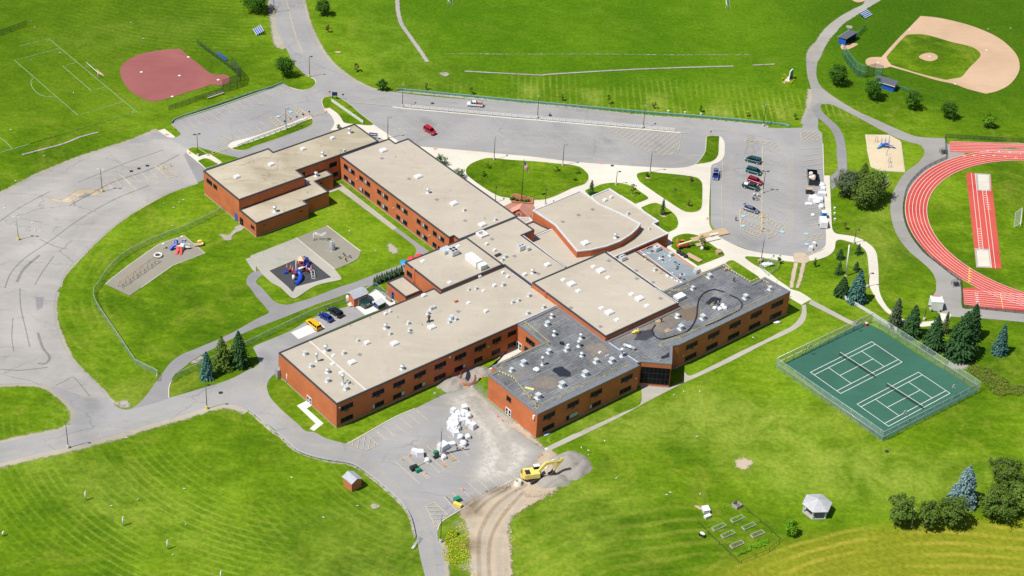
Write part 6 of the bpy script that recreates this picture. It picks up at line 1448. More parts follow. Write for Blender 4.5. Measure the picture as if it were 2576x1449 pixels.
ex.scale = (1.0,) * 3
# orange telescopic loader on the lawn
p = at('21 1720,1045'); tl = thing('telehandler', 'orange rough-terrain forklift with cream boom parked on the lawn beside the partly resurfaced roof', 'forklift', (p.x, p.y, .19), R(25)); tl.scale = (.82,) * 3
MB().box((0, 0, 1.1), (4.6, 1.5, .8), 0, .95).build('body', 'orange_machine', tl); MB().box((-.3, .6, 2.0), (1.5, .9, 1.2), 0, .85).build('cab', 'glass', tl)
MB().box((-.3, .6, 2.65), (1.4, .85, .1)).build('cab_roof', 'orange_machine', tl); b3 = MB(); beam(b3, (-2.0, -.3, 1.7), (3.2, -.3, 2.2), .6, .5, .4); b3.build('boom', 'cream_metal', tl)
for x in (-1.5, 1.5):
    for y in (-.95, .95): MB().tube([(x, y - .2, .6), (x, y + .2, .6)], .6, 14, smooth=False).build('wheel', 'rubber', tl)
for y in (-.6, 0): MB().box((3.9, y, .75), (1.3, .12, .08)).build('fork', 'dark_metal', tl)
# ------------------------------------------------------------------ loose objects
def simple_thing(fn, name, label, cat, s, mat, rz=0, z=.06, group=None, onroof=None):
    p = at(s) if onroof is None else unp(toks(s)[0][0], ROOFS[onroof][1])
    mb = MB(); fn(mb); o = mb.build(name, mat); return tag(o, label, cat, group, None, (p.x, p.y, z if onroof is None else p.z + .01), rz)
def bag(mb, r=.62, h=1.1, seed=0):
    mb.blob((0, 0, h * .42), (r, r, h * .5), seed, 2, .35, 1, 1.4); mb.box((0, 0, .08), (r * 1.7, r * 1.7, .14))
def bale(mb, w=1.2, h=1.1, seed=0):
    rnd = random.Random(seed); mb.box((0, 0, .07), (w, w * .95, .14)); mb.box((0, 0, .14 + h * .5), (w * .97, w * .92, h), 0, .93)
    mb.blob((0, 0, h * .95), (w * .42, w * .4, .2), seed, 2, .5)
protos = []
for k in range(4):
    mb = MB(); bag(mb, .66 + .06 * k, 1.15 + .1 * k, k) if k % 2 else bale(mb, 1.2 + .1 * k, 1.05 + .12 * k, k); protos.append(mb)
PILES = [('12 1985,1255', 0), ('12 2040,1290', 1), ('12 2095,1235', 2), ('12 2075,1300', 3), ('12 2120,1285', 1), ('12 2000,1330', 2), ('12 1960,1375', 3), ('12 2010,1385', 0), ('12 2060,1345', 1), ('12 1975,1430', 2), ('12 2025,1425', 3), ('12 2105,1355', 0), ('12 2140,1372', 1), ('12 2180,1412', 2), ('12 2135,1300', 3), ('13 1990,0', 0), ('13 2012,42', 2), ('13 2058,62', 1), ('13 2133,62', 1), ('13 2088,132', 3)]
PL = 'white-wrapped pallets in the lower lot'
PLAB = ['leftmost white-wrapped bale at the top of the big white heap', 'white bag in the upper middle of the big white heap', 'topmost white-wrapped bale of the big white heap', 'white bag right under the topmost bale of the heap', 'white bag on the upper right of the big heap', 'white-wrapped bale on the left flank of the big heap', 'white bag at the left edge halfway down the heap', 'white-wrapped bale in the lower middle of the heap', 'white bag at the centre of the big heap', 'white bale at the lower left end of the big heap', 'white bag at the bottom of the big heap', 'white-wrapped bale joining the heap to the loose ones on its right', 'white bag just right of the heap', 'single white bale standing furthest right of the heap', 'small white bag at the right rim of the heap', 'white bale just below the big heap', 'white-wrapped bale left of the one with green strapping', 'white bag with green strapping below the heap', 'lone round white bag right of the green-strapped one', 'white bag beside a black tray, above the rebar']
me_cache = {}
for (s, k), lab in zip(PILES, PLAB):
    p = at(s)
    if k not in me_cache: me_cache[k] = protos[k].build('wrapped_pallet', 'white_wrap'); o = me_cache[k]
    else: o = me_cache[k].copy(); COL.objects.link(o)
    tag(o, lab, 'pallet', PL, None, (p.x, p.y, .07), random.uniform(0, 3)); o.scale = (1.12, 1.12, 1.1)
rh = random.Random(21)
for k in range(16):
    f_ = rh.random(); p = at(f'12 {2060 - 90 * f_ + rh.gauss(0, 38):.0f},{1275 + 140 * f_ + rh.gauss(0, 14):.0f}'); o = me_cache[k % 4].copy(); COL.objects.link(o); sc_ = rh.uniform(.75, 1.05); o.scale = (sc_, sc_ * .9, sc_ * 1.25); tag(o, 'white bag wedged among the others inside the big white heap', 'pallet', PL, None, (p.x, p.y, .07), rh.uniform(0, 3))
def copyp(k, s, lab, sc=(1, 1, 1), z=.07, grp=None, rz=None, roof=None):
    p = at(s) if roof is None else unp(toks(s)[0][0], ROOFS[roof][1]); o = me_cache[k].copy(); COL.objects.link(o)
    tag(o, lab, 'pallet', grp or PL, None, (p.x, p.y, z if roof is None else p.z + .02), random.uniform(0, 3) if rz is None else rz); o.scale = sc
    if not grp:
        if 'group' in o: pass
    return o
copyp(0, '13 1600,210', 'long white tarpaulin-covered stack left of the lamp, upper end', (1.6, 1.1, .8)); copyp(2, '13 1650,240', 'long white tarpaulin-covered stack left of the lamp, lower end', (1.3, 1.2, 1.1))
copyp(3, '13 1725,300', 'small white wrapped pallet open at one side', (.9, .9, .9)); copyp(2, '13 1880,170', 'big white wrapped stack right behind the lamp', (1.9, 1.5, 1.1)); copyp(0, '13 1970,140', 'white wrapped pallet with a cardboard sheet on top', (1.5, 1.1, .8))
copyp(1, '13 1890,265', 'white wrapped pallet just below the lamp foot', (1.0, 1.0, 1.0))
GR = 'wrapped materials beside the right lot'
for s, k, sc, lab in [('31 540,415', 1, (1.5, 1.4, .7), 'round white covered heap below the dark skip'), ('31 550,460', 0, (1.1, 1.6, .7), 'white wrapped stack beside the walk, below the round heap'), ('31 540,515', 2, (1.7, 1.2, .7), 'white wrapped stack in the middle of the row beside the walk'),
  ('31 450,565', 2, (1.9, 1.5, .8), 'wide white covered stack furthest left in the row'), ('31 515,575', 0, (1.7, 1.7, .9), 'large square white stack next to the walk'), ('31 410,605', 1, (1.8, 1.0, .4), 'low white sheet spread at the left end of the row'), ('31 535,640', 3, (1.1, 1.2, .9), 'white and tan stack at the lower end of the row'),
  ('31 460,1025', 0, (.8, .9, 1.0), 'white wrapped box on a blue bay, upper of two'), ('31 427,1070', 2, (.8, .8, .9), 'white wrapped box on a blue bay, lower of two'), ('31 452,720', 1, (.9, .8, .5), 'small white covered heap left of the blue toilet'), ('31 490,590', 3, (1.6, 1.3, .8), 'white wrapped stack between the wide stack and the square one'), ('31 470,540', 1, (1.2, 1.0, .9), 'white bag lying on top edge of the wide stack')]:
    copyp(k, s, lab, sc, .07, GR, 0)
t = thing('portable_toilet', 'blue portable toilet with white roof beside the right lot', 'portable toilet', tuple(at('31 557,742')), .1)
MB().box((0, 0, 1.1), (1.5, 1.5, 2.1)).build('cabin', 'cyan_plastic', t); MB().box((0, 0, 2.25), (1.5, 1.5, .2), 0, .8).build('roof', 'white_paint', t); MB().box((0, -.77, 1.05), (.7, .05, 1.8)).build('door', 'blue_plastic', t)
t = thing('cargo_trailer', 'white box trailer parked below the blue toilet', 'trailer', tuple(at('31 550,825')), .05)
MB().box((0, 0, 1.35), (2.1, 3.6, 2.0), 0, .97).build('box', 'white_paint', t)
for x in (-1.1, 1.1): MB().tube([(x - .1, 0, .36), (x + .1, 0, .36)], .34, 12, smooth=False).build('wheel', 'rubber', t)
MB().tube([(0, 1.8, .5), (0, 3.0, .5)], .06, 5).build('drawbar', 'dark_metal', t)
t = thing('skip', 'black open-topped waste container full of debris in the right lot', 'skip', tuple(at('31 445,365')), 0)
z_ = MB(); z_.ring([Vector(q) for q in ((-1.5, -3.3), (1.5, -3.3), (1.5, 3.3), (-1.5, 3.3))], [Vector(q) for q in ((-1.35, -3.15), (1.35, -3.15), (1.35, 3.15), (-1.35, 3.15))], .15, 1.9); z_.box((0, 0, .25), (2.9, 6.5, .2)); z_.build('container', 'car_black', t)
for k in range(6):
    z_ = MB(); z_.blob((random.uniform(-.9, .9), random.uniform(-1.6, 2.4), 1.35), (.7, .8, .6), k, 2, .5); z_.build('debris', ['white_wrap', 'wood', 'white_wrap', 'plywood', 'white_wrap', 'wood_grey'][k], t)
t = thing('utility_cart', 'small cart with a tan roof beside the wrapped stacks', 'cart', tuple(at('31 410,495')), 0)
MB().box((0, 0, .55), (2.0, 1.2, .5)).build('body', 'dark_metal', t); MB().box((0, 0, 1.75), (1.9, 1.25, .1)).build('roof', 'plywood', t)
z_ = MB(); [z_.tube([(x, y, .7), (x, y, 1.75)], .04, 4) for x in (-.85, .85) for y in (-.5, .5)]; z_.build('post', 'dark_metal', t)
for x in (-.7, .7):
    for y in (-.6, .6): MB().tube([(x, y - .08, .25), (x, y + .08, .25)], .25, 10, smooth=False).build('wheel', 'rubber', t)
# ground clutter in the lower lot
def lumps(s, name, label, cat, mat, boxes, rz=.6):
    p = at(s); mb = MB()
    for b_ in boxes: mb.box(b_[:3], b_[3:6], b_[6] if len(b_) > 6 else 0)
    return tag(mb.build(name, mat), label, cat, None, None, (p.x, p.y, .07), rz)
lumps('13 1590,380', 'tar_kettle', 'black tar kettle among yellow frames in the lower lot', 'kettle', 'rubber', [(0, 0, .6, 1.9, 1.2, .9), (0, 0, 1.1, 1.2, .9, .3), (1.2, 0, .35, .6, .1, .1)])
lumps('13 1632,402', 'tool_chest', 'green tool chest beside the black kettle', 'box', 'green_plastic', [(0, 0, .45, 1.3, .8, .8), (0, 0, .9, 1.36, .86, .12)])
lumps('13 1810,222', 'tool_chest', 'green tool chest at the foot of the lamp', 'box', 'green_plastic', [(0, 0, .4, 1.1, .8, .75), (0, 0, .82, 1.16, .86, .1)])
lumps('13 1808,262', 'cart', 'black hand cart below the green chest by the lamp', 'cart', 'rubber', [(0, 0, .4, 1.2, .8, .3), (.7, 0, .8, .08, .7, .8)])
lumps('13 2022,700', 'refuse_bin', 'green refuse bin at the lower edge of the lot', 'bin', 'green_plastic', [(0, 0, .55, 1.5, 1.0, 1.0), (0, 0, 1.1, 1.6, 1.1, .12)])
lumps('13 2028,748', 'yellow_crate', 'yellow crate below the green refuse bin', 'crate', 'yellow_paint', [(0, 0, .4, 2.1, .9, .7), (0, 0, .78, 2.15, .95, .1)], -.5)
for s, l_ in [('13 1905,330', 'small bare wooden pallet below the wrapped stacks'), ('13 1978,275', 'tan wooden pallet right of the lamp'), ('13 2100,95', 'dark wooden tray beside the round white bag')]:
    lumps(s, 'wooden_pallet', l_, 'pallet', 'plywood' if 'dark' not in l_ else 'dark_metal', [(0, k * .28 - .55, .12, 1.5, .2, .05) for k in range(5)] + [(x, 0, .06, .1, 1.3, .1) for x in (-.6, 0, .6)])
for k, (a, b_, l_) in enumerate([('13 1890,215', '13 2150,175', 'longest black bar lying right of the lamp foot'), ('13 1900,235', '13 2090,165', 'black bar lying across the others right of the lamp'), ('13 1740,120', '13 1850,215', 'pale timber beam left of the lamp foot'), ('13 1625,345', '13 1760,285', 'thin timber lying beside the open white pallet'), ('13 1915,655', '13 1985,730', 'dark pole lying left of the green refuse bin')]):
    A0, B0 = at(a), at(b_); o = MB().tube([(0, 0, .12), tuple((B0 - A0).xy) + (.12,)], .07 if k in (0, 1, 4) else .11, 5).build('pole_on_ground', 'dark_metal' if k in (0, 1, 4) else 'plywood'); tag(o, l_, 'bar', None, None, (A0.x, A0.y, .06))
def stand(s, label, roof=None, h=1.1, sc=1.0):
    p = at(s) if roof is None else unp(toks(s)[0][0], ROOFS[roof][1]); mb = MB(); r_ = .75 * sc
    for a in (0, 1.57): mb.tube([(-r_ * math.cos(a), -r_ * math.sin(a), .05), (r_ * math.cos(a), r_ * math.sin(a), .05)], .05, 4)
    mb.tube([(0, 0, .05), (0, 0, h)], .045, 5)
    return tag(mb.build('warning_stand', 'yellow_paint'), label, 'stand', 'yellow warning-line stands', None, (p.x, p.y, p.z + .05), .5)
for s, l_ in [('13 1462,290', 'yellow cross-footed stand at the left of the lower lot clutter'), ('13 1702,425', 'yellow cross-footed stand right below the green tool chest'), ('12 2098,1420', 'yellow cross-footed stand at the foot of the white heap'), ('23 370,92', 'yellow cross-footed stand on the lawn strip by the black-roofed wing')]: stand(s, l_)
# traffic cones
cn = MB(); cn.box((0, 0, .03), (.42, .42, .06)); cn.lathe([(.17, .06), (.03, .75)], n=10)
co_ = None
for s, l_ in [('13 1548,245', 'orange cone left of the white covered stack'), ('13 2082,592', 'orange and white cone in the middle of the lower lot edge'), ('12 2430,1300', 'orange cone at the black-roofed wing wall, upper one'), ('12 2480,1345', 'orange cone at the black-roofed wing wall, lower one'), ('12 2205,948', 'orange cone below the trench netting'), ('12 2278,905', 'orange cone right of the trench'), ('23 298,240', 'orange cone at the gravel edge beside the walk end'), ('22 75,620', 'orange cone on the courtyard paving'), ('12 2472,1228', 'orange cone beside the glazed end doors')]:
    p = at(s)
    if co_ is None: co_ = cn.build('traffic_cone', 'cone_orange'); o = co_
    else: o = co_.copy(); COL.objects.link(o)
    tag(o, l_, 'cone', 'traffic cones round the works', None, (p.x, p.y, .08)); o.scale = (1.15,) * 3
# manhole ring
o = MB().lathe([(1.05, 0), (1.05, .25), (.8, .3), (.8, 1.35), (.62, 1.35), (.62, .1)], n=24).build('concrete_ring', 'concrete'); p = at('23 60,530'); tag(o, 'pale round concrete manhole section beside the excavator', 'manhole ring', None, None, (p.x, p.y, .05))
# heaps and trench
def heap(s, sx, sy, h, mat, label, seed, rz=0, name='gravel_heap', kind='stuff'):
    p = at(s); mb = MB(); n = 22; vs = []; fs = []
    for i in range(n + 1):
        for j in range(n + 1):
            x = (i / n - .5) * 2; y = (j / n - .5) * 2; r_ = math.hypot(x, y)
            z = max(0, (1 - r_ ** 1.6)) * h * (1 + .5 * noise.noise(Vector((x * 1.9 + seed, y * 1.9, seed)))) + .14 * noise.noise(Vector((x * 6, y * 6, seed))) * (1 if r_ < 1 else 0)
            k = 1 + .22 * noise.noise(Vector((math.atan2(y, x) * 1.5, seed, 1)))
            vs.append((x * sx * k, y * sy * k, z if r_ < .98 else -.2))
    for i in range(n):
        for j in range(n): a = i * (n + 1) + j; fs.append((a, a + n + 1, a + n + 2, a + 1))
    mb.add(vs, fs, True); o = mb.build(name, mat); tag(o, label, 'heap', None, kind, (p.x, p.y, .02), rz); return o
heap('23 560,290', 5.0, 3.2, 1.9, 'gravel_pile', 'grey gravel heap behind the excavator boom', 1, .5); heap('23 620,385', 5.8, 3.2, 1.9, 'gravel_pile', 'grey gravel heap at the right of the excavator', 2, .8); heap('23 420,495', 5.0, 2.6, 1.5, 'gravel_pile', 'gravel heap in front of the excavator tracks', 3, .4); heap('23 360,360', 3.4, 2.4, 1.0, 'dirt', 'brown spoil heap under the excavator boom', 4, .6)
heap('12 1990,970', 4.2, 3.0, 1.3, 'gravel_pile', 'spoil heap left of the building trench', 5, .5, 'spoil_heap'); heap('12 2260,850', 3.2, 2.4, .9, 'gravel_pile', 'spoil heap right of the building trench', 6, .5, 'spoil_heap')
P = area('12 2140,835 2160,880 2145,930 2110,965 2085,960 2110,900 2120,850', 0, True, 3); struct(MB().ngon(P, zn() + .01).build('trench', 'tar'))
fence('safety_netting', 'orange safety netting round the trench beside the long wing', 'netting', '12 2100,830! 2060,880 2050,950 2090,990 2150,990 2190,960 2195,890!', 1.1, 1.6, 'cone_orange', 'cone_orange', 'safety_net', (1.0,), .04)
# plywood track
for k, (s, l_, w_, d_) in enumerate([('21 1890,945', 'plywood sheet at the left of the board track', 5.5, 2.0), ('21 1990,905', 'plywood sheet in the middle of the board track', 6.0, 2.0), ('21 2090,890', 'plywood sheet at the right end of the board track', 5.0, 3.2), ('21 1990,965', 'pale plywood sheet in front of the board track', 6.5, 1.6), ('21 1890,1015', 'short plywood board beside the wrapped root ball', 2.6, 1.4), ('21 1830,1150', 'long plywood board on the lawn by the resurfaced roof', 5.0, 1.8), ('21 2030,915', 'white sheet lying on the board track', 3.0, 1.0)]):
    p = at(s, .22); o = MB().box((0, 0, .03), (w_, d_, .05)).build('plywood_sheet', 'plywood' if k not in (3, 6) else 'concrete'); tag(o, l_, 'board', 'plywood sheets laid over the lawn and walk', None, (p.x, p.y, .2 + .055 * k), R(28) if k != 5 else R(-42))
lumps('21 2080,1105', 'wooden_crate', 'open plywood crate on the right corner of the lawn', 'crate', 'wood', [(0, 0, .55, 1.7, 1.4, .9), (0, 0, 1.02, 1.8, .15, .1), (.5, .6, .9, .6, .5, .4)])
for k, (s, l_) in enumerate([('21 1680,1095', 'black debris bag nearest the roof edge on the lawn'), ('21 1712,1115', 'black debris bag in the middle of the dark pile on the lawn'), ('21 1745,1135', 'black debris bag at the lower end of the dark pile on the lawn')]):
    p = at(s, .2); o = MB().blob((0, 0, .4), (.8, .7, .5), k, 2, .5).build('debris_bag', 'rubber'); tag(o, l_, 'debris bag', None, None, (p.x, p.y, .2))
# refuse yard
t = thing('storage_hut', 'small brick hut with grey gabled roof and roller door beside the refuse yard', 'shed', tuple(at('12 1020,140')), TH)
MB().box((0, 0, 1.5), (4.4, 3.2, 3.0)).build('wall', 'shed_brick', t)
def gable(mb, lx, ly, z0, h, ov=.3, th=.12):
    a = ly / 2 + ov
    for sg in (-1, 1):
        q = [(-lx / 2 - ov, sg * a, z0 - h * ov / (ly / 2)), (lx / 2 + ov, sg * a, z0 - h * ov / (ly / 2)), (lx / 2 + ov, 0, z0 + h), (-lx / 2 - ov, 0, z0 + h)]
        mb.add(q + [(x, y, z + th) for x, y, z in q], [(3, 2, 1, 0), (4, 5, 6, 7), (0, 1, 5, 4), (1, 2, 6, 5), (2, 3, 7, 6), (3, 0, 4, 7)])
    return mb
gable(MB(), 4.4, 3.2, 3.0, .7).build('roof', 'shed_roof', t)
g_ = MB(); g_.add([(-2.19, -1.58, 3), (-2.19, 1.58, 3), (-2.19, 0, 3.65)], [(0, 2, 1)]); g_.add([(2.19, -1.58, 3), (2.19, 1.58, 3), (2.19, 0, 3.65)], [(0, 1, 2)]); g_.build('gable_end', 'shed_brick', t)
MB().box((.3, -1.62, 1.25), (2.6, .08, 2.4)).build('roller_door', 'pale_metal', t)
p = at('12 925,140'); tag(MB().lathe([(.5, 0), (.55, .4), (.55, 1.8), (.3, 2.2), (.02, 2.3)], n=16).build('gas_tank', 'white_paint'), 'white upright tank left of the small brick hut', 'tank', None, None, (p.x, p.y, .05))
for s, m_, l_, tilt in [('12 1108,185', 'car_green', 'dark green lidded dumpster with white labels in the refuse yard', 0), ('12 1245,190', 'car_navy', 'blue dumpster with pale sloping lid in the refuse yard', 1)]:
    t = thing('dumpster', l_, 'dumpster', tuple(at(s)), TH + .1, 'dumpsters in the refuse yard')
    MB().box((0, 0, .95), (2.6, 1.8, 1.5), 0, 1.04).build('container', m_, t); o = MB().box((0, 0, 1.8), (2.7, 1.9, .14)).build('lid', 'pale_metal' if tilt else m_, t)
    if tilt: o.rotation_euler = (.12, 0, 0)
    else: MB().box((0, -.93, 1.3), (1.2, .04, .4)).build('sticker', 'white_paint', t)
    MB().box((0, 0, .12), (2.2, 1.4, .2)).build('skid', 'dark_metal', t)
for k in range(4):
    p = at(f'12 {1312+k*14},{112+k*10}'); tag(MB().lathe([(.28, 0), (.32, .8), (.34, .95), (.05, 1.05)], n=12).build('trash_can', 'wood_grey'), ['grey bin nearest the fence in the refuse yard row', 'second grey bin in the refuse yard row', 'third grey bin in the refuse yard row', 'grey bin nearest the wall in the refuse yard row'][k], 'bin', 'row of bins in the refuse yard', None, (p.x, p.y, .1))
lumps('12 960,175', 'concrete_steps', 'pale concrete steps beside the brick hut', 'steps', 'concrete', [(0, 0, .2, 1.8, 1.4, .4), (.3, .2, .5, 1.2, .9, .3)])
# shed in the lower left field
t = thing('brick_shed', 'little square brick shed with grey gabled roof on the lower left field', 'shed', tuple(at('13 970,545')), TH + .05)
MB().box((0, 0, 1.35), (2.9, 3.2, 2.7)).build('wall', 'shed_brick', t); o = gable(MB(), 3.2, 2.9, 2.7, .75, .25).build('roof', 'shed_roof', t); o.rotation_euler = (0, 0, math.pi / 2)
g_ = MB(); g_.add([(-1.44, -1.59, 2.7), (1.44, -1.59, 2.7), (0, -1.59, 3.4)], [(0, 1, 2)]); g_.add([(-1.44, 1.59, 2.7), (1.44, 1.59, 2.7), (0, 1.59, 3.4)], [(0, 2, 1)]); g_.build('gable_end', 'shed_brick', t)
# vent pipes in the lower left field
vp = MB(); vp.tube([(0, 0, 0), (0, 0, 2.3), (.12, .1, 2.6), (.32, .25, 2.62)], .17, 10)
vo = None
for s, l_ in [('03 862,688', 'white bent vent pipe furthest up in the lower left field'), ('03 1240,945', 'second white bent vent pipe in the lower left field'), ('03 1685,1180', 'third white bent vent pipe in the lower left field'), ('03 2222,1490', 'white bent vent pipe cut by the bottom edge'), ('03 30,1048', 'short white vent pipe at the left edge')]:
    p = at(s)
    if vo is None: vo = vp.build('vent_pipe', 'white_paint'); o = vo
    else: o = vo.copy(); COL.objects.link(o)
    tag(o, l_, 'vent pipe', 'white vent pipes in the lower left field', None, (p.x, p.y, 0))
    if 'short' in l_: o.scale = (1, 1, .5)
# ------------------------------------------------------------------ playgrounds
def post(mb, x, y, z0, z1, r=.06): mb.tube([(x, y, z0), (x, y, z1)], r, 6)
t = thing('play_structure', 'big red, white and blue climbing structure with tube slides on the black rubber pad', 'play structure', tuple(at('11 440,1320')), R(-5)); PSC = 1.0
def wp(s, z=0): v = at(s, z) - t.location; return Matrix.Rotation(-t.rotation_euler[2], 4, 'Z') @ Vector((v.x, v.y, z))
decks = [('11 455,1265', 2.0, 1.5), ('11 390,1330', 1.6, 1.3), ('11 330,1290', 1.2, 1.1), ('11 530,1300', 1.4, 1.3)]
for s, z, w_ in decks:
    q = wp(s); dk = MB().box((q.x, q.y, z), (w_, w_, .12)).build('platform', 'maroon_metal', t)
    pm = MB()
    for a in (-1, 1):
        for b_ in (-1, 1): post(pm, q.x + a * w_ / 2, q.y + b_ * w_ / 2, 0, z + 1.5)
    pm.build('post_set', 'maroon_metal', t)
    rm = MB()
    for a in (-1, 1):
        rm.box((q.x + a * w_ / 2, q.y, z + .95), (.06, w_, .08)); rm.box((q.x + a * w_ / 2, q.y, z + .3), (.06, w_, .08))
        for k in range(5): post(rm, q.x + a * w_ / 2, q.y - w_ / 2 + w_ * k / 4, z + .1, z + .95, .03)
    rm.build('railing', 'white_paint', t)
q = wp('11 455,1265'); rf = MB(); rf.add([(q.x - .95, q.y - .95, 3.6), (q.x + .95, q.y - .95, 3.6), (q.x + .95, q.y + .95, 3.6), (q.x - .95, q.y + .95, 3.6), (q.x, q.y, 4.5)], [(0, 1, 4), (1, 2, 4), (2, 3, 4), (3, 0, 4), (3, 2, 1, 0)]); rf.build('roof', 'peach_plastic', t)
for pts in ([('11 470,1275', 2.3), ('11 500,1265', 2.0), ('11 530,1268', 1.4), ('11 510,1250', .9), ('11 470,1240', .5)], [('11 405,1330', 2.0), ('11 440,1340', 1.5), ('11 455,1375', .9), ('11 420,1410', .45), ('11 395,1420', .35)], [('11 480,1250', 2.4), ('11 520,1200', 1.9), ('11 505,1240', 1.0), ('11 530,1290', .5)]):
    cp = [wp(s) + Vector((0, 0, z)) for s, z in pts]; sm = [Vector(v) for v in catmull3(cp)] if False else cp
    out_ = []
    for i in range(len(cp) - 1):
        for k in range(5): out_.append(cp[i].lerp(cp[i + 1], k / 5))
    out_.append(cp[-1]); out2 = [out_[0]] + [(out_[max(0, i - 2)] + out_[i - 1] + out_[i] + out_[min(len(out_) - 1, i + 1)] + out_[min(len(out_) - 1, i + 2)]) / 5 for i in range(1, len(out_) - 1)] + [out_[-1]]
    MB().tube(out2, .58, 10, cap=False).build('tube_slide', 'blue_plastic', t)
a, b_ = wp('11 430,1300') + Vector((0, 0, 1.6)), wp('11 515,1270') + Vector((0, 0, 1.7)); br = MB()
for sg in (-.4, .4): br.tube([a + Vector((0, sg, 0)), (a + b_) / 2 + Vector((0, sg, -.15)), b_ + Vector((0, sg, 0))], .07, 5)
for k in range(9): q = a.lerp(b_, k / 8); br.box((q.x, q.y, q.z - .05), (.2, .8, .05))
br.build('bridge', 'white_paint', t)
ar = MB()
for sg in (-.35, .35): ar.tube([wp('11 400,1280') + Vector((0, sg, 0.1)), wp('11 405,1235') + Vector((0, sg, 2.6)), wp('11 440,1240') + Vector((0, sg, 2.4))], .06, 5)
ar.build('arch_climber', 'white_paint', t)
cl2 = MB()
for sg in (-.45, .45): cl2.tube([wp('11 530,1295') + Vector((sg, 0, 1.6)), wp('11 570,1320') + Vector((sg, 0, 1.5)), wp('11 580,1365') + Vector((sg, 0, .1))], .07, 5)
for k in range(7):
    q = (wp('11 545,1300') + Vector((0, 0, 1.6))).lerp(wp('11 580,1360') + Vector((0, 0, .2)), k / 6); cl2.tube([q + Vector((-.45, 0, 0)), q + Vector((.45, 0, 0))], .06, 5)
cl2.build('curved_ladder', 'white_paint', t)
q = wp('11 300,1305'); MB().box((q.x, q.y, .5), (.9, .9, .5), .3).build('activity_panel', 'blue_plastic', t)
q = wp('11 378,1370'); MB().tube([(q.x, q.y, 0), (q.x, q.y, 1.6)], .4, 8).build('climbing_drum', 'white_paint', t)
# ladder arch
t = thing('arch_climber', 'white curved ladder climber on the sandy play area', 'climbing frame', tuple(at('11 645,970')), R(8))
for k, y in enumerate((-.4, .4)):
    MB().tube([(-1.9, y, 0), (-1.9, y, 2.2), (-1.4, y, 2.6), (-.5, y, 2.1), (.4, y, 1.8), (1.2, y, 2.3), (1.7, y, 2.6), (1.9, y, 2.1), (1.9, y, 0)], .08, 6).build('side_rail', 'white_paint', t)
rg = MB(); 
for x, z in [(-1.9, .5), (-1.9, 1.0), (-1.9, 1.5), (-1.9, 2.0), (-1.4, 2.6), (-1.0, 2.4), (-.5, 2.1), (0, 1.9), (.4, 1.8), (.8, 2.05), (1.2, 2.3), (1.7, 2.6), (1.9, 1.8), (1.9, 1.3), (1.9, .8)]: rg.tube([(x, -.4, z), (x, .4, z)], .05, 5)
rg.build('rung_set', 'white_paint', t)
t = thing('cone_climber', 'grey metal cone-shaped climbing tower on the sandy play area', 'climbing frame', tuple(at('11 768,1065')), 0)
fr = MB()
for k in range(8):
    a = k / 8 * 6.283; fr.tube([(1.0 * math.cos(a), 1.0 * math.sin(a), 0), (.45 * math.cos(a), .45 * math.sin(a), 3.1)], .05, 5)
for z in (.15, .8, 1.4, 2.0, 2.6, 3.1):
    r_ = 1.0 - .55 * z / 3.1; fr.tube([(r_ * math.cos(k / 12 * 6.2832), r_ * math.sin(k / 12 * 6.2832), z) for k in range(13)], .05, 4, cap=False)
fr.build('frame', 'pale_metal', t); MB().lathe([(.8, 0), (.62, 1.2), (.5, 2.4)], n=12).build('panel', 'grey_metal', t)
t = thing('seesaw', 'dark four-seat spring seesaw on the sandy play area', 'seesaw', tuple(at('11 893,1155')), .3)
MB().cyl(0, 0, 0, .6, .3, .25).build('base', 'yellow_paint', t)
for k in range(4):
    a = k * 1.5708; MB().tube([(0, 0, .6), (1.5 * math.cos(a), 1.5 * math.sin(a), .7)], .06, 5).build('arm', 'dark_metal', t); MB().box((1.5 * math.cos(a), 1.5 * math.sin(a), .78), (.45, .45, .14), a).build('seat', 'rubber', t)
# small play structure
t = thing('play_structure', 'small red, white and blue slide set at the right of the swing area', 'play structure', tuple(at('01 1800,1070')), 0); t.scale = (1.25,) * 3
MB().box((.3, .5, 1.1), (1.6, 1.3, .12)).build('platform', 'white_paint', t); pm = MB(); [post(pm, .3 + a * .8, .5 + b_ * .65, 0, 2.6) for a in (-1, 1) for b_ in (-1, 1)]; pm.build('post_set', 'white_paint', t)
for k, (x, z) in enumerate([(.1, 1.0), (.75, 1.0)]):
    sl3 = MB(); beam(sl3, (0, 0, 1.15), (1.9, 0, .2), .55, .08, .08); o = sl3.build('slide', 'red_plastic', t); o.location = (x - .2, -.1, 0); o.rotation_euler = (0, 0, R(-95 + 12 * k))
MB().tube([(-.5, .5, 1.3), (-1.3, .2, .9), (-1.9, -.4, .35)], .38, 8, cap=False).build('tube_slide', 'blue_plastic', t); MB().blob((-.6, .6, 1.9), .5, 1, 2, .1).build('dome', 'blue_plastic', t)
rl = MB()
for k in range(7): post(rl, 1.3 + k * .18, .9 - k * .05, .6, 1.5, .03)
rl.box((1.8, .75, 1.5), (1.3, .06, .08)); rl.box((1.8, .75, .6), (1.3, .6, .08)); rl.build('railing', 'white_paint', t)
MB().tube([(.9, 1.2, 1.6), (.9, 1.28, 1.6)], .45, 14, smooth=False).build('steering_panel', 'royal_blue', t)
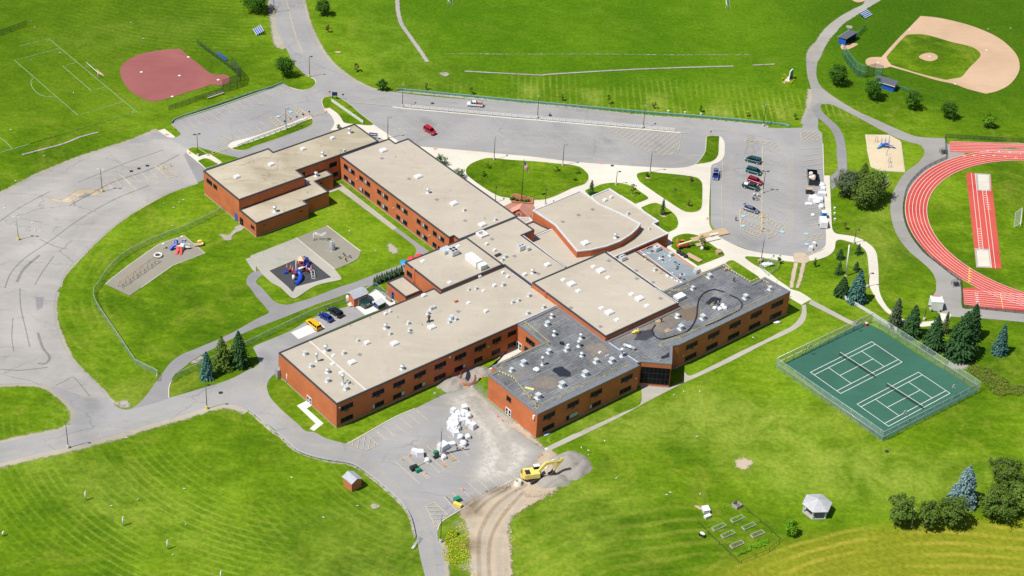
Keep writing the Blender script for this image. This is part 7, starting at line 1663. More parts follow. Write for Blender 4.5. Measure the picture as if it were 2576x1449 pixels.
# swings
A0, B0 = at('01 1215,1449'), at('01 1580,1195'); d = (B0 - A0).xy; ln = d.length
t = thing('swing_set', 'long orange-framed swing set with five bays on the grey pad', 'swing', (A0.x, A0.y, .05), math.atan2(d.y, d.x))
MB().tube([(0, 0, 2.4), (ln, 0, 2.4)], .06, 6).build('top_beam', 'orange_metal', t)
for k in range(6):
    x = ln * k / 5; MB().tube([(x, -.9, 0), (x, 0, 2.4), (x, .9, 0)], .06, 6).build('frame_leg', 'orange_metal', t)
for k in range(5):
    for j in (.33, .67):
        x = ln * (k + j) / 5; s_ = MB().box((x, 0, .5), (.5, .2, .05)).build('seat', 'rubber', t); c2 = MB(); [c2.tube([(x + a, 0, .5), (x + a * .9, 0, 2.38)], .015, 3) for a in (-.24, .24)]; c2.build('chain', 'dark_metal', s_)
p = at('01 1592,1135'); t = thing('merry_go_round', 'white ring-shaped spinner beside the orange swings', 'play equipment', (p.x, p.y, .05))
tr_ = MB(); tr_.lathe([(1.0 + .22 * math.cos(a * .5236), .55 + .22 * math.sin(a * .5236)) for a in range(13)], n=24); tr_.build('ring', 'white_paint', t); MB().cyl(0, 0, 0, .6, .2).build('base', 'dark_metal', t)
for s, l_ in [('01 1828,985', 'white ball-throw post near the corner of the grey play pad'), ('01 1640,1058', 'white ball-throw post between the ring spinner and the pad edge')]:
    p = at(s); t = thing('ball_funnel', l_, 'play equipment', (p.x, p.y, .05), 0, 'ball-throw posts'); MB().cyl(0, 0, 0, 1.6, .07).build('pole', 'white_paint', t); MB().lathe([(.12, 1.5), (.42, 1.75), (.40, 1.85)], n=12).build('funnel', 'white_paint', t)
p = at('01 2000,1020'); t = thing('play_table', 'yellow play sculpture with tan board at the tip of the grey play pad', 'play equipment', (p.x, p.y, .05), .3)
MB().box((-.3, -.2, .5), (2.0, 1.2, .1)).build('board', 'plywood', t); mb = MB(); mb.blob((.5, .6, .9), (.9, .35, .5), 2, 2, .4); mb.blob((1.1, -.2, .6), (.4, .5, .4), 5, 2, .4); mb.build('figure', 'yellow_machine', t); mb = MB(); [post(mb, x, y, 0, .6, .06) for x in (-1, .6) for y in (-.6, .5)]; mb.build('leg_set', 'yellow_machine', t)
# blue climbing set on the wood chips
t = thing('play_structure', 'blue climbing and slide set on the tan wood-chip pad', 'play structure', tuple(at('31 1190,45')), 0)
for x, y, z in ((0, .4, 1.4), (-1.1, .7, 1.0)):
    MB().box((x, y, z), (1.2, 1.2, .1)).build('platform', 'royal_blue', t); pm = MB(); [post(pm, x + a * .6, y + b_ * .6, 0, 3.2) for a in (-1, 1) for b_ in (-1, 1)]; pm.build('post_set', 'royal_blue', t)
MB().tube([(-1.6, .2, 1.1), (-2.4, -.4, .6), (-2.9, -.8, .25)], .35, 8, cap=False).build('slide', 'cyan_plastic', t); s4 = MB(); beam(s4, (0, 0, 1.4), (2.6, 0, .15), .5, .08, .08); o = s4.build('ramp', 'royal_blue', t); o.location = (.5, .2, 0)
MB().tube([(.6, 1.0, 0), (.6, 1.0, 4.2)], .08, 6).build('mast', 'royal_blue', t)
t = thing('chain_ladder', 'blue post with loop ladder in the middle of the wood-chip pad', 'play equipment', tuple(at('31 1205,120')), 0, 'posts on the wood-chip pad')
MB().tube([(-.5, 0, 0), (-.3, 0, 2.4), (.3, .3, 2.4)], .07, 6).build('pole', 'royal_blue', t)
for s, l_ in [('31 1205,190', 'blue hoop frame on the wood-chip pad, upper one'), ('31 1212,240', 'blue hoop frame on the wood-chip pad, lower one'), ('30 1075,1435', 'blue post at the upper left of the wood-chip pad')]:
    p = at(s); t = thing('hoop_frame', l_, 'play equipment', (p.x, p.y, .05), 0, 'posts on the wood-chip pad'); MB().tube([(0, 0, 0), (.1, 0, 2.2), (.7, .2, 1.9), (.8, .2, 0)], .06, 6).build('hoop', 'royal_blue', t)
# ------------------------------------------------------------------ sport things
def goal(pa, pb, h, depth, label, side=1, small=False):
    A0, B0 = at(pa).xy, at(pb).xy; d = B0 - A0; t = thing('soccer_goal', label, 'goal', (A0.x, A0.y, .05), math.atan2(d.y, d.x), 'soccer goals'); ln = d.length
    MB().tube([(0, 0, 0), (0, 0, h), (ln, 0, h), (ln, 0, 0)], .11, 6).build('frame', 'white_paint', t)
    m1 = MB(); y = depth * side; m1.tube([(0, 0, h), (0, y, 0), (ln, y, 0), (ln, 0, h)], .05, 5); m1.build('back_stay', 'white_paint', t)
    n1 = MB(); n1.add([(0, 0, h), (ln, 0, h), (ln, y, .05), (0, y, .05)], [(0, 1, 2, 3)]); n1.build('net', 'net_white', t)
mesh_mat('net_white', (.5, .5, .45), .22)
goal('00 872,692', '00 990,797', 2.4, 1.8, 'white soccer goal on the pitch left of the pink infield')
goal('31 2545,700', '31 2530,850', 2.0, 1.6, 'white soccer goal at the right edge inside the running track', -1)
goal('20 2150,92', '20 2138,-20', 2.2, 1.6, 'white goal frame cut by the top edge, right of centre', -1); goal('10 1932,62', '10 1930,-60', 2.4, 1.6, 'white goal post cut by the top edge, left of centre', -1)
for i, (pa, pb) in enumerate([('32 718,678', '32 1070,905'), ('32 1192,990', '32 1553,1220')]):
    A0, B0 = at(pa).xy, at(pb).xy; d = B0 - A0; t = thing('tennis_net', ['dark tennis net on the upper left court', 'dark tennis net on the lower right court'][i], 'tennis net', (A0.x, A0.y, .1), math.atan2(d.y, d.x), 'tennis nets')
    for x in (0, d.length): MB().cyl(x, 0, 0, 1.1, .06, n=8).build('post', 'dark_metal', t)
    n1 = MB(); n1.add([(0, 0, .05), (d.length, 0, .05), (d.length, 0, 1.0), (0, 0, 1.0)], [(0, 1, 2, 3)]); n1.build('net', 'net_dark', t)
    MB().box((d.length / 2, 0, 1.02), (d.length, .06, .09)).build('tape', 'lane_paint', t)
for s, rz, l_ in [('32 375,665', TH, 'basketball hoop at the left of the tennis court, lower one'), ('32 850,432', TH, 'basketball hoop at the left of the tennis court, upper one'), ('32 1880,1110', TH + 3.14, 'basketball hoop at the right rim of the tennis court'), ('32 1390,1370', TH + 3.14, 'basketball hoop at the lower rim of the tennis court')]:
    p = at(s) ; t = thing('basketball_hoop', l_, 'basketball hoop', (p.x, p.y, .1), rz - math.pi / 2, 'basketball hoops')
    MB().tube([(0, 0, 0), (0, 0, 2.6), (.9, 0, 3.1)], .08, 6).build('pole', 'pale_metal', t)
    bd = MB(); bd.tube([(1.0, 0, 3.2), (1.06, 0, 3.2)], .65, 14, smooth=False); bd.build('backboard', 'white_paint', t); MB().tube([(1.3 + .23 * math.cos(k * .7), .23 * math.sin(k * .7), 3.0) for k in range(10)], .025, 4).build('rim', 'cone_orange', t)
p = at('32 985,380'); t = thing('trash_can', 'red and white barrel inside the top corner of the tennis court', 'bin', (p.x, p.y, .1)); MB().lathe([(.42, 0), (.45, .95)], n=14).build('barrel', 'red_plastic', t); MB().lathe([(.46, .95), (.46, 1.05), (.02, 1.15)], n=14).build('lid', 'white_paint', t)
def dugout(s, rz, label, open_side):
    t = thing('dugout', label, 'dugout', tuple(at(s)), rz, 'dugouts of the ball field')
    w_ = MB(); w_.box((0, 1.35, 1.1), (7.0, .15, 2.2)); w_.box((-3.42, 0, 1.1), (.15, 2.55, 2.2)); w_.box((3.42, 0, 1.1), (.15, 2.55, 2.2)); w_.build('wall', 'royal_blue', t)
    r_ = MB(); q = [(-3.8, -1.7, 2.75), (3.8, -1.7, 2.75), (3.8, 1.8, 2.25), (-3.8, 1.8, 2.25)]; r_.add(q + [(x, y, z + .14) for x, y, z in q], [(3, 2, 1, 0), (4, 5, 6, 7), (0, 1, 5, 4), (1, 2, 6, 5), (2, 3, 7, 6), (3, 0, 4, 7)]); r_.build('roof', 'slate_roof', t)
    MB().box((0, 1.86, 2.28), (7.65, .06, .22)).build('fascia', 'white_paint', t); MB().box((0, .9, .45), (6.2, .35, .08)).build('bench', 'wood_grey', t)
    pm = MB(); [post(pm, x, -1.4, 0, 2.75, .06) for x in (-3.3, 0, 3.3)]; pm.build('post_set', 'dark_metal', t)
d1 = (at('30 1245,925') - at('30 1092,880')).xy
dugout('30 1175,880', math.atan2(d1.y, d1.x) + math.pi, 'closed blue dugout with dark roof behind the leafy tree', 0)
dugout('30 795,415', R(52), 'blue dugout with open front beside the curved backstop', 1)
# bleachers
def bleacher(s, rz, label, n=5, L_=4.6):
    t = thing('bleacher', label, 'bleacher', tuple(at(s)), rz, 'small aluminium bleachers')
    for k in range(n):
        MB().box((0, k * .62, .35 + k * .28), (L_, .30, .07)).build('bench_plank', 'pale_metal', t)
        if k: MB().box((0, k * .62 - .31, .14 + k * .26), (L_, .28, .05)).build('footboard', 'royal_blue', t)
    fr = MB(); [fr.tube([(x, 0, .05), (x, (n - 1) * .62, .25 + (n - 1) * .28), (x, (n - 1) * .62, 0)], .05, 5) for x in (-L_ / 2 + .2, 0, L_ / 2 - .2)]; fr.build('frame', 'royal_blue', t)
bleacher('00 2565,330', R(-66), 'blue and silver bleacher beside the entry road'); bleacher('30 1010,170', R(48), 'blue and silver bleacher beside the gravel road')
def bench(pa, pb, mat, label, z=.5):
    A0, B0 = at(pa).xy, at(pb).xy; d = B0 - A0; t = thing('player_bench', label, 'bench', (A0.x, A0.y, .05), math.atan2(d.y, d.x), 'players benches'); ln = d.length
    MB().box((ln / 2, 0, z), (ln, .4, .08)).build('seat', mat, t); MB().box((ln / 2, .3, z + .4), (ln, .06, .3)).build('backrest', mat, t)
    for x in (.3, ln - .3): MB().box((x, 0, z / 2), (.1, .35, z)).build('leg', 'dark_metal', t)
bench('00 2180,550', '00 2280,618', 'royal_blue', 'blue players bench against the fence above the pink infield'); bench('00 2090,1000', '00 2255,945', 'wood_grey', 'grey players bench below the backstop of the pink infield')
# gazebo
p = at('33 480,800'); t = thing('gazebo', 'open hexagonal gazebo with pale grey roof and white posts', 'gazebo', (p.x, p.y, 0), R(8)); hx = [(3.1 * math.cos(k * 1.0472), 3.1 * math.sin(k * 1.0472)) for k in range(6)]
rf = MB(); rf.add([(x * 1.2, y * 1.2, 2.7) for x, y in hx] + [(0, 0, 4.1)] + [(x * 1.2, y * 1.2, 2.55) for x, y in hx], [(k, (k + 1) % 6, 6) for k in range(6)] + [(7 + k, 7 + (k + 1) % 6, (k + 1) % 6, k) for k in range(6)] + [(12, 11, 10, 9, 8, 7)]); rf.build('roof', 'gazebo_roof', t)
for x, y in hx: MB().box((x, y, 1.35), (.26, .26, 2.5)).build('post', 'white_paint', t)
MB().prism([Vector((x * 1.08, y * 1.08)) for x, y in hx], 0, .18).build('floor', 'wood_grey', t)
for k in range(3): MB().box((1.6 * math.cos(k * 2), 1.6 * math.sin(k * 2), .5), (1.4, .4, .08), k * 2 + 1.57).box((1.6 * math.cos(k * 2), 1.6 * math.sin(k * 2), .3), (.1, .3, .3), k * 2 + 1.57).build('bench', 'wood_grey', t)
# garden
GB = 'raised garden beds'
for s, sd_, l_ in [('23 2267,880', 1, 'uppermost raised bed of the vegetable garden'), ('23 2080,962', 2, 'leftmost raised bed of the vegetable garden'), ('23 2382,953', 3, 'raised bed at the right of the upper one'), ('23 2172,1035', 4, 'raised bed in the middle left, with dark sprouts'), ('23 2470,1032', 5, 'rightmost raised bed, partly bare'), ('23 2262,1138', 6, 'lowest raised bed of the vegetable garden')]:
    p = at(s); t = thing('garden_bed', l_, 'garden bed', (p.x, p.y, 0), TH - .12, GB); f = MB(); a = [Vector(q) for q in ((-1.8, -.65), (1.8, -.65), (1.8, .65), (-1.8, .65))]; f.ring(a, offset(a, -.13), 0, .35); f.build('frame', 'wood_grey', t)
    MB().box((0, 0, .13), (3.3, 1.0, .2)).build('soil', 'soil', t); rnd = random.Random(sd_); mb = MB(); [quad(mb, Vector((rnd.uniform(-1.6, 1.6), rnd.uniform(-.45, .45), rnd.uniform(.28, .5))), Vector((rnd.gauss(0, .4), rnd.gauss(0, .4), 1)), .11, rnd) for _ in range(90 if sd_ in (5, 6) else 260)]; mb.build('plants', 'leaf_bright', t)
p = at('23 2262,750'); t = thing('compost_bin', 'open timber compost frame at the top corner of the garden', 'compost bin', (p.x, p.y, 0), TH); a = [Vector(q) for q in ((-.9, -.9), (.9, -.9), (.9, .9), (-.9, .9))]; MB().ring(a, offset(a, -.12), 0, .9).build('frame', 'wood_grey', t); MB().blob((0, 0, .3), (.7, .7, .35), 1, 2, .5).build('compost', 'soil', t)
lumps('23 1948,800', 'cold_frame', 'white slanted box by the garden, upper one', 'box', 'white_paint', [(0, 0, .5, 1.6, 1.8, .9), (0, 0, 1.0, 1.7, 1.9, .1)], .3); lumps('23 1965,862', 'cold_frame', 'white low box by the garden, lower one', 'box', 'white_paint', [(0, 0, .35, 1.7, .8, .6), (0, 0, .68, 1.75, .85, .08)], .6)
t = thing('picnic_grill', 'white and black grill cart left of the garden fence', 'grill', tuple(at('23 1912,1050')), -.6); MB().blob((0, .1, .85), (.75, .4, .35), 1, 2, .05).build('lid', 'white_paint', t); MB().box((0, 0, .55), (1.5, .8, .3)).build('body', 'rubber', t); mb = MB(); [mb.box((x, y, .2), (.1, .1, .4)) for x in (-.6, .6) for y in (-.3, .3)]; mb.build('leg_set', 'dark_metal', t)
# signs
def panel_sign(s, rz, w_, h_, z0, mat, posts, label, name='sign', planter=None, face=None):
    p = at(s); t = thing(name, label, 'sign', (p.x, p.y, .05), rz)
    o = MB().box((0, 0, z0 + h_ / 2), (w_, .16, h_)).build('panel', mat, t)
    for x in (-w_ / 2 + .1, w_ / 2 - .1): MB().box((x, .0, (z0 + h_ + .1) / 2), (.18, .2, z0 + h_ + .1)).build('post', posts, t)
    if face: MB().box((0, -.1, z0 + h_ * .55), (w_ * .7, .03, h_ * .3)).build('lettering', face, t)
    if planter: f = MB(); a = [Vector(q) for q in ((-2.4, -1.0), (2.4, -1.0), (2.4, 1.0), (-2.4, 1.0))]; f.ring(a, offset(a, -.2), 0, .45); f.build('planter', planter, t); MB().box((0, 0, .2), (4.3, 1.5, .25)).build('planting', 'leaf_green', t)
    return t
panel_sign('10 792,1000', 0, 1.7, 1.3, 1.3, 'car_navy', 'dark_metal', 'dark navy notice board on two legs at the tip of the grass tongue')
panel_sign('10 1182,1395', -.12, 2.9, 1.1, .9, 'car_navy', 'white_paint', 'navy and white entrance sign behind the old roof corner', face='white_paint')
panel_sign('31 1165,425', R(55), 3.4, 2.3, 1.0, 'white_paint', 'pale_metal', 'large white sign board in a timber planter right of the conifer clump', planter='wood', face='pale_metal')
p = at('30 222,800'); t = thing('memorial_stone', 'tall white slab monument with dark side beside the gravel road', 'monument', (p.x, p.y, 0), R(62)); MB().box((0, 0, 1.9), (2.8, .35, 3.4), 0, .75, 1).build('slab', 'white_paint', t); MB().box((.1, -.28, 1.7), (2.6, .2, 3.0), 0, .75, 1).build('back', 'car_navy', t); MB().box((-.5, .3, .2), (3.6, 1.6, .4)).build('base', 'concrete', t)
def road_sign(s, h, col, label, r_=.33):
    p = at(s); t = thing('road_sign', label, 'road sign', (p.x, p.y, .05), 0, 'small road signs'); MB().cyl(0, 0, 0, h, .04, n=6).build('pole', 'grey_metal', t); MB().tube([(0, -.06, h - r_ * .4), (0, -.1, h - r_ * .4)], r_, 8, smooth=False).build('plate', col, t)
for s, c, l_ in [('10 742,972', 'red_plastic', 'red stop sign at the tip of the grass tongue by the navy board'), ('10 876,1000', 'dark_metal', 'small dark sign right of the navy board'), ('20 1996,1372', 'red_plastic', 'red stop sign at the top of the kerbed grass strip'), ('20 2397,1430', 'yellow_paint', 'yellow marker sign at the head of the right lot'), ('10 538,1172', 'dark_metal', 'dark sign at the right end of the upper left walkway'), ('10 475,1200', 'dark_metal', 'dark bay sign beside the walkway, second from the right'), ('10 413,1225', 'dark_metal', 'dark bay sign beside the walkway, third from the right'), ('10 350,1245', 'red_plastic', 'red bay sign beside the walkway'), ('10 290,1270', 'dark_metal', 'dark bay sign left of the walkway lamp'), ('12 1795,1110', 'pale_metal', 'pale small sign on the grass by the bays, lower left one'), ('12 1868,1065', 'pale_metal', 'pale small sign on the grass by the bays, nearer the trench')]:
    road_sign(s, 1.9 if c != 'yellow_paint' else 1.3, c, l_)
for s, l_ in [('20 1570,1130', 'white marker box behind the guard rail, leftmost of three'), ('20 1737,1143', 'white marker box behind the guard rail, middle of three'), ('20 1900,1157', 'white marker box behind the guard rail, rightmost of three'), ('31 668,655', 'white marker box beside the walk, uppermost of three'), ('31 667,710', 'white marker box beside the walk, middle of three'), ('31 670,768', 'white marker box beside the walk, lowest of three')]:
    p = at(s); o = MB().box((0, 0, .3), (.5, .4, .55), 0, .9).box((0, 0, .62), (.6, .5, .08)).build('marker_box', 'white_paint'); tag(o, l_, 'marker box', 'white marker boxes', None, (p.x, p.y, 0))
for s, l_ in [('21 2505,890', 'yellow bollard at the bottom of the double row, lowest'), ('21 2517,860', 'yellow bollard second from the bottom of the double row'), ('21 2520,800', 'yellow bollard at the upper striped zone of the double row'), ('21 2522,745', 'uppermost yellow bollard of the double row'), ('01 1640,255', 'yellow bollard at the striped island in the west lot, left one'), ('01 1716,228', 'yellow bollard at the striped island in the west lot, right one'), ('00 1753,1305', 'yellow bollard on the small grass corner of the upper left lot')]:
    p = at(s); o = MB().cyl(0, 0, 0, 1.25, .14, n=10).lathe([(.14, 1.25), (.1, 1.33), (.01, 1.36)], n=10).build('bollard', 'yellow_paint'); tag(o, l_, 'bollard', 'yellow bollards', None, (p.x, p.y, .06))
# flagpole and planter
p = at('21 97,545', .5); fpz = thing('flagpole', 'tall dark flagpole flying the striped national flag', 'flagpole', (p.x, p.y, .45)); MB().tube([(0, 0, 0), (0, 0, 13.5)], .13, 8, r2=.06).build('pole', 'dark_metal', fpz); MB().blob((0, 0, 13.6), .14, 0, 1, 0).build('finial', 'yellow_paint', fpz)
def flagp(u, v):   # hanging flag: u along fly 0..1, v down hoist 0..1
    x = .08 + u * 1.5; z = 13.1 - v * 1.9 - u * 2.6 ; return Vector((x + .12 * math.sin(v * 5 + u * 3), .18 * math.sin(u * 7 + v * 2), z))
for k in range(13):
    mb = MB(); n = 10; u0 = 0 if k >= 7 else .4
    vs = [flagp(u0 + (1 - u0) * i / n, k / 13) for i in range(n + 1)] + [flagp(u0 + (1 - u0) * i / n, (k + 1) / 13) for i in range(n + 1)]
    mb.add(vs, [(i, i + 1, n + 2 + i, n + 1 + i) for i in range(n)], True); mb.build('flag_stripe', 'flag_red' if k % 2 == 0 else 'white_cloth', fpz)
mb = MB(); n = 5; vs = [flagp(.4 * i / n, 7 / 13 * j / n) for j in range(n + 1) for i in range(n + 1)]; mb.add(vs, [(j * 6 + i, j * 6 + i + 1, j * 6 + i + 7, j * 6 + i + 6) for j in range(n) for i in range(n)], True); cn_ = mb.build('flag_canton', 'flag_blue', fpz)
mb = MB()
for j in range(4):
    for i in range(4):
        q = flagp(.05 + i * .1, .06 + j * .125)
        for sg in (-.02, .02): mb.add([q + Vector((.035 * math.cos(a * 1.2566 + 1.57), sg, .035 * math.sin(a * 1.2566 + 1.57))) for a in (0, 2, 4, 1, 3)], [(0, 3, 1, 4, 2)])
mb.build('flag_stars', 'white_paint', cn_)
A_ = area('11 2560,545! 21 20,512! 215,560! 213,612! 0,598! 11 2568,590!', 0, False); t = thing('planter', 'low brick-walled planter of red mulch round the flagpole foot', 'planter', (0, 0, 0)); MB().ring(A_, offset(A_, -.35), 0, .6).build('wall', 'brick_paving', t); MB().ngon(offset(A_, -.3), .45).build('mulch', 'mulch', t)
for k, s in enumerate(['21 48,570', '21 92,575', '21 128,580', '21 15,555', '21 160,575', '11 2570,560']):
    q = at(s, .5); o = MB().blob((0, 0, .35), (.5, .5, .45), k, 3, .45, 1, 2).build('bush', 'leaf_green'); tag(o, ['round clipped bush in the planter, left of the pole foot', 'round clipped bush in the planter, just below the pole foot', 'round clipped bush in the planter, right of the pole foot', 'small bush at the left side of the planter', 'small bush at the right end of the planter', 'tiny bush at the far left rim of the planter'][k], 'bush', 'bushes in the flagpole planter', None, (q.x, q.y, .48))
# utility poles
for a, b_, r_, m_, l_ in [('33 1445,955', '33 1472,762', .16, 'wood_grey', 'wooden utility pole between the dark pines'), ('31 783,1330', '31 818,1015', .24, 'white_paint', 'tall white pole on the lawn among the small spruces')]:
    P = at(a); h = height(toks(a)[0][0], toks(b_)[0][0]); q = unp(toks(b_)[0][0], h) - Vector((P.x, P.y, 0)); t = thing('utility_pole', l_, 'pole', (P.x, P.y, 0)); MB().tube([(0, 0, 0), (q.x * .5, q.y * .5, h * .5), (q.x, q.y, h)], r_, 8, r2=r_ * .7).build('pole', m_, t); MB().cyl(0, 0, 0, .3, r_ * 1.6, n=10).build('base', 'concrete', t)
# white booth by the track
p = at('32 1680,205'); t = thing('storage_box', 'white box trailer with red lettering along its top edge near the track', 'trailer', (p.x, p.y, .05), R(2)); MB().box((0, 0, 1.6), (3.3, 3.0, 2.9)).build('box', 'white_paint', t); MB().box((0, 0, 3.1), (3.4, 3.1, .12)).build('roof', 'white_paint', t); MB().box((.1, 1.3, 3.18), (2.4, .35, .04)).build('lettering', 'red_plastic', t)
for x in (-1.2, 1.2): MB().tube([(x - .12, -1.55, .35), (x + .12, -1.55, .35)], .33, 10, smooth=False).build('wheel', 'rubber', t)
# umbrellas on the terrace
for s, m_, l_ in [('11 1500,1185', 'cyan_plastic', 'blue umbrella by the wall corner'), ('11 1570,1150', 'red_plastic', 'red umbrella nearer the blue one'), ('11 1648,1125', 'red_plastic', 'red umbrella furthest from the blue one')]:
    p = unp(toks(s)[0][0], 2.2); t = thing('umbrella', l_, 'umbrella', (p.x, p.y, .05), 0, 'umbrellas on the terrace'); MB().lathe([(1.45, 1.95), (.8, 2.25), (.02, 2.55)], n=8, smooth=False).build('canopy', m_, t); MB().cyl(0, 0, 0, 2.5, .04, n=6).build('pole', 'white_paint', t); MB().cyl(0, 0, .7, .76, .6, n=12).build('table', 'white_paint', t)
# black gate fixtures by the track
for s, l_ in [('31 1760,95', 'black turnstile cage at the upper track gate'), ('31 1885,1425', 'black turnstile cage at the lower track gate')]:
    p = at(s); t = thing('bench_cage', l_, 'gate', (p.x, p.y, .05), .3); m1 = MB(); [m1.tube([(x, y, 0), (x, y, 1.5)], .06, 5) for x in (-1, 0, 1) for y in (-.7, .7)]; m1.build('post_set', 'dark_metal', t); m2 = MB(); [m2.tube([(-1, y, z), (1, y, z)], .05, 5) for y in (-.7, .7) for z in (.5, 1, 1.5)]; m2.build('rail', 'dark_metal', t); MB().box((0, 0, .9), (1.6, .9, .08)).build('shelf', 'dark_metal', t)
# people
def person(s, top, legs, label, face=0, pose='stand', roof=None, z=None, hat=None):
    p = at(s) if roof is None else unp(toks(s)[0][0], ROOFS[roof][1]); t = thing('person', label, 'person', (p.x, p.y, (p.z if roof else .06)), face)
    def skin(edges, rad, mat, name, sub=1):
        bm = MB()
        # tapered joined tubes and joints in one mesh
        me = bpy.data.meshes.new(name); vs = [v for v in edges['v']]; me.from_pydata(vs, edges['e'], []); o = bpy.data.objects.new(name, me); COL.objects.link(o); o.parent = t
        md = o.modifiers.new('s', 'SKIN'); sk = me.skin_vertices[0].data
        for i, r_ in enumerate(rad): sk[i].radius = (r_, r_)
        sk[0].use_root = True; sb = o.modifiers.new('d', 'SUBSURF'); sb.levels = sub; sb.render_levels = sub; me.materials.append(MATS[mat]); return o
    V = [(0, 0, .93), (0, 0, 1.15), (0, 0, 1.42), (0, 0, 1.52), (0, 0, 1.66), (0, .1, .9), (.03, .12, .48), (0, .13, .08), (.14, .13, .04), (0, -.1, .9), (-.03, -.12, .48), (-.06, -.13, .08), (.08, -.13, .04), (0, .2, 1.4), (.02, .27, 1.12), (.14, .26, .9), (.18, .25, .82), (0, -.2, 1.4), (.02, -.27, 1.12), (.14, -.26, .9), (.18, -.25, .82)]
    E_ = [(0, 1), (1, 2), (2, 3), (3, 4), (0, 5), (5, 6), (6, 7), (7, 8), (0, 9), (9, 10), (10, 11), (11, 12), (2, 13), (13, 14), (14, 15), (15, 16), (2, 17), (17, 18), (18, 19), (19, 20)]
    Rr = [.15, .15, .17, .06, .11, .10, .07, .05, .045, .10, .07, .05, .045, .07, .05, .04, .045, .07, .05, .04, .045]
    skin({'v': V, 'e': E_}, Rr, 'skin', 'body', 1)
    skin({'v': [V[0], (0, 0, 1.15), (0, 0, 1.43), V[13], V[14], V[17], V[18]], 'e': [(0, 1), (1, 2), (2, 3), (3, 4), (2, 5), (5, 6)]}, [.165, .165, .185, .085, .065, .085, .065], top, 'shirt', 1)
    skin({'v': [(0, 0, .97), V[5], V[6], (0, .13, .1), V[9], V[10], (-.06, -.13, .1)], 'e': [(0, 1), (1, 2), (2, 3), (0, 4), (4, 5), (5, 6)]}, [.16, .115, .085, .07, .115, .085, .07], legs, 'trousers', 1)
    MB().blob((-.02, 0, 1.72), (.12, .115, .10), 1, 2, .05).build('hat' if hat else 'hair', hat or 'bark', t); return t
person('21 2250,775', 'navy_cloth', 'navy_cloth', 'person in dark clothes walking in the right lot', 1.0)
person('22 190,1130', 'orange_cloth', 'navy_cloth', 'worker in an orange shirt near the corner of the black roof', 1.2, roof='G', hat='white_paint')
person('22 1500,345', 'navy_cloth', 'navy_cloth', 'worker in dark clothes standing beside boards on the black roof', 2.2, roof='H', hat='rubber')
person('22 2070,175', 'white_cloth', 'navy_cloth', 'worker in a white shirt behind the white bags on the black roof', 3.0, roof='H', hat='rubber')
person('21 2230,1385', 'green_plastic', 'navy_cloth', 'worker in a green shirt at the far end of the black roof', 2.0, roof='H', hat='rubber')
person('21 1660,1010', 'orange_cloth', 'orange_cloth', 'worker in orange beside the orange forklift', 1.0, hat='white_paint')
# ------------------------------------------------------------------ roofing works
def zr(k): return ROOFS[k][1]
def rl(s, k, smooth=True): return [unp(q, zr(k)) for q, _ in toks(s)] if not smooth else [Vector((v.x, v.y, zr(k))) for v in catmull([unp(q, zr(k)).xy for q, _ in toks(s)], [sh for _, sh in toks(s)], 6, False)]
def warn_line(s, k, label, step=.85):
    P = rl(s, k, False); t = thing('warning_line', label, 'warning line', tuple(P[0]), 0, 'yellow pennant lines on the black roofs'); P0 = P[0]; rope = MB(); rope.tube([tuple(p - P0 + Vector((0, 0, 1.0))) for p in P], .03, 4); rope.build('rope', 'yellow_paint', t); fl = MB(); i = 0; st = None
    for a, b_ in zip(P, P[1:]):
        d = (b_ - a); n = max(1, int(d.length / step)); u = d.normalized()
        for j in range(n):
            q = a.lerp(b_, (j + .5) / n) - P0 + Vector((0, 0, 1.0)); fl.add([q - u * .2, q + u * .2, q + Vector((.05, -.12, -.5))], [(0, 1, 2)]); fl.add([q - u * .2 + Vector((.01, .01, 0)), q + Vector((.06, -.11, -.5)), q + u * .2 + Vector((.01, .01, 0))], [(0, 1, 2)])
        m = max(1, int(d.length / 6))
        for j in range(m + 1):
            q = a.lerp(b_, j / m) - P0; sb = MB()
            for ang in (0.3, 1.87): sb.tube([q + Vector((-.6 * math.cos(ang), -.6 * math.sin(ang), .04)), q + Vector((.6 * math.cos(ang), .6 * math.sin(ang), .04))], .05, 4)
            sb.tube([q + Vector((0, 0, .04)), q + Vector((0, 0, 1.05))], .045, 5); sb.build('stand', 'yellow_paint', t)
    fl.build('pennants', 'yellow_pennant', t)

warn_line('22 265,1210 1155,785', 'G', 'yellow pennant line along the outer edge of the near black roof'); warn_line('22 -140,860 5,920 240,1205', 'G', 'yellow pennant line along the left edge of the near black roof'); warn_line('22 130,365 370,570 200,645 0,720 12 2470,800', 'G', 'yellow pennant line around the courtyard notch of the black roof')
warn_line('22 1495,575 1880,430 2576,105 32 120,-95', 'H', 'long yellow pennant line along the outer edge of the far black roof'); warn_line('21 1770,1410 2110,1240 2190,1290 2400,1405 2480,1370 2576,1420', 'H', 'yellow pennant line round the far corner of the black roof'); warn_line('22 1590,45 1690,40 1750,5', 'H', 'short yellow pennant line beside the beige roof')
def roof_patch(s, k, mat, name, dz, rough=.35, seed=1):
    P = rough_edge([unp(q, zr(k)).xy for q, _ in toks(s)], rough, .5, seed); P = ccw(P); Q = offset(P, 1.4 if mat == 'worn_roof' else .4); n = len(P); o = MB().add([(p.x, p.y, zr(k) + dz) for p in Q + P], [(i, (i + 1) % n, n + (i + 1) % n, n + i) for i in range(n)] + [tuple(range(n, 2 * n))]).build(name, feather(mat, mat == 'worn_roof'), ROOFS[k][0]); o.data.attributes.new('fade', 'FLOAT', 'POINT').data.foreach_set('value', [0.0] * n + [.8 if mat == 'worn_roof' else 1.0] * n)
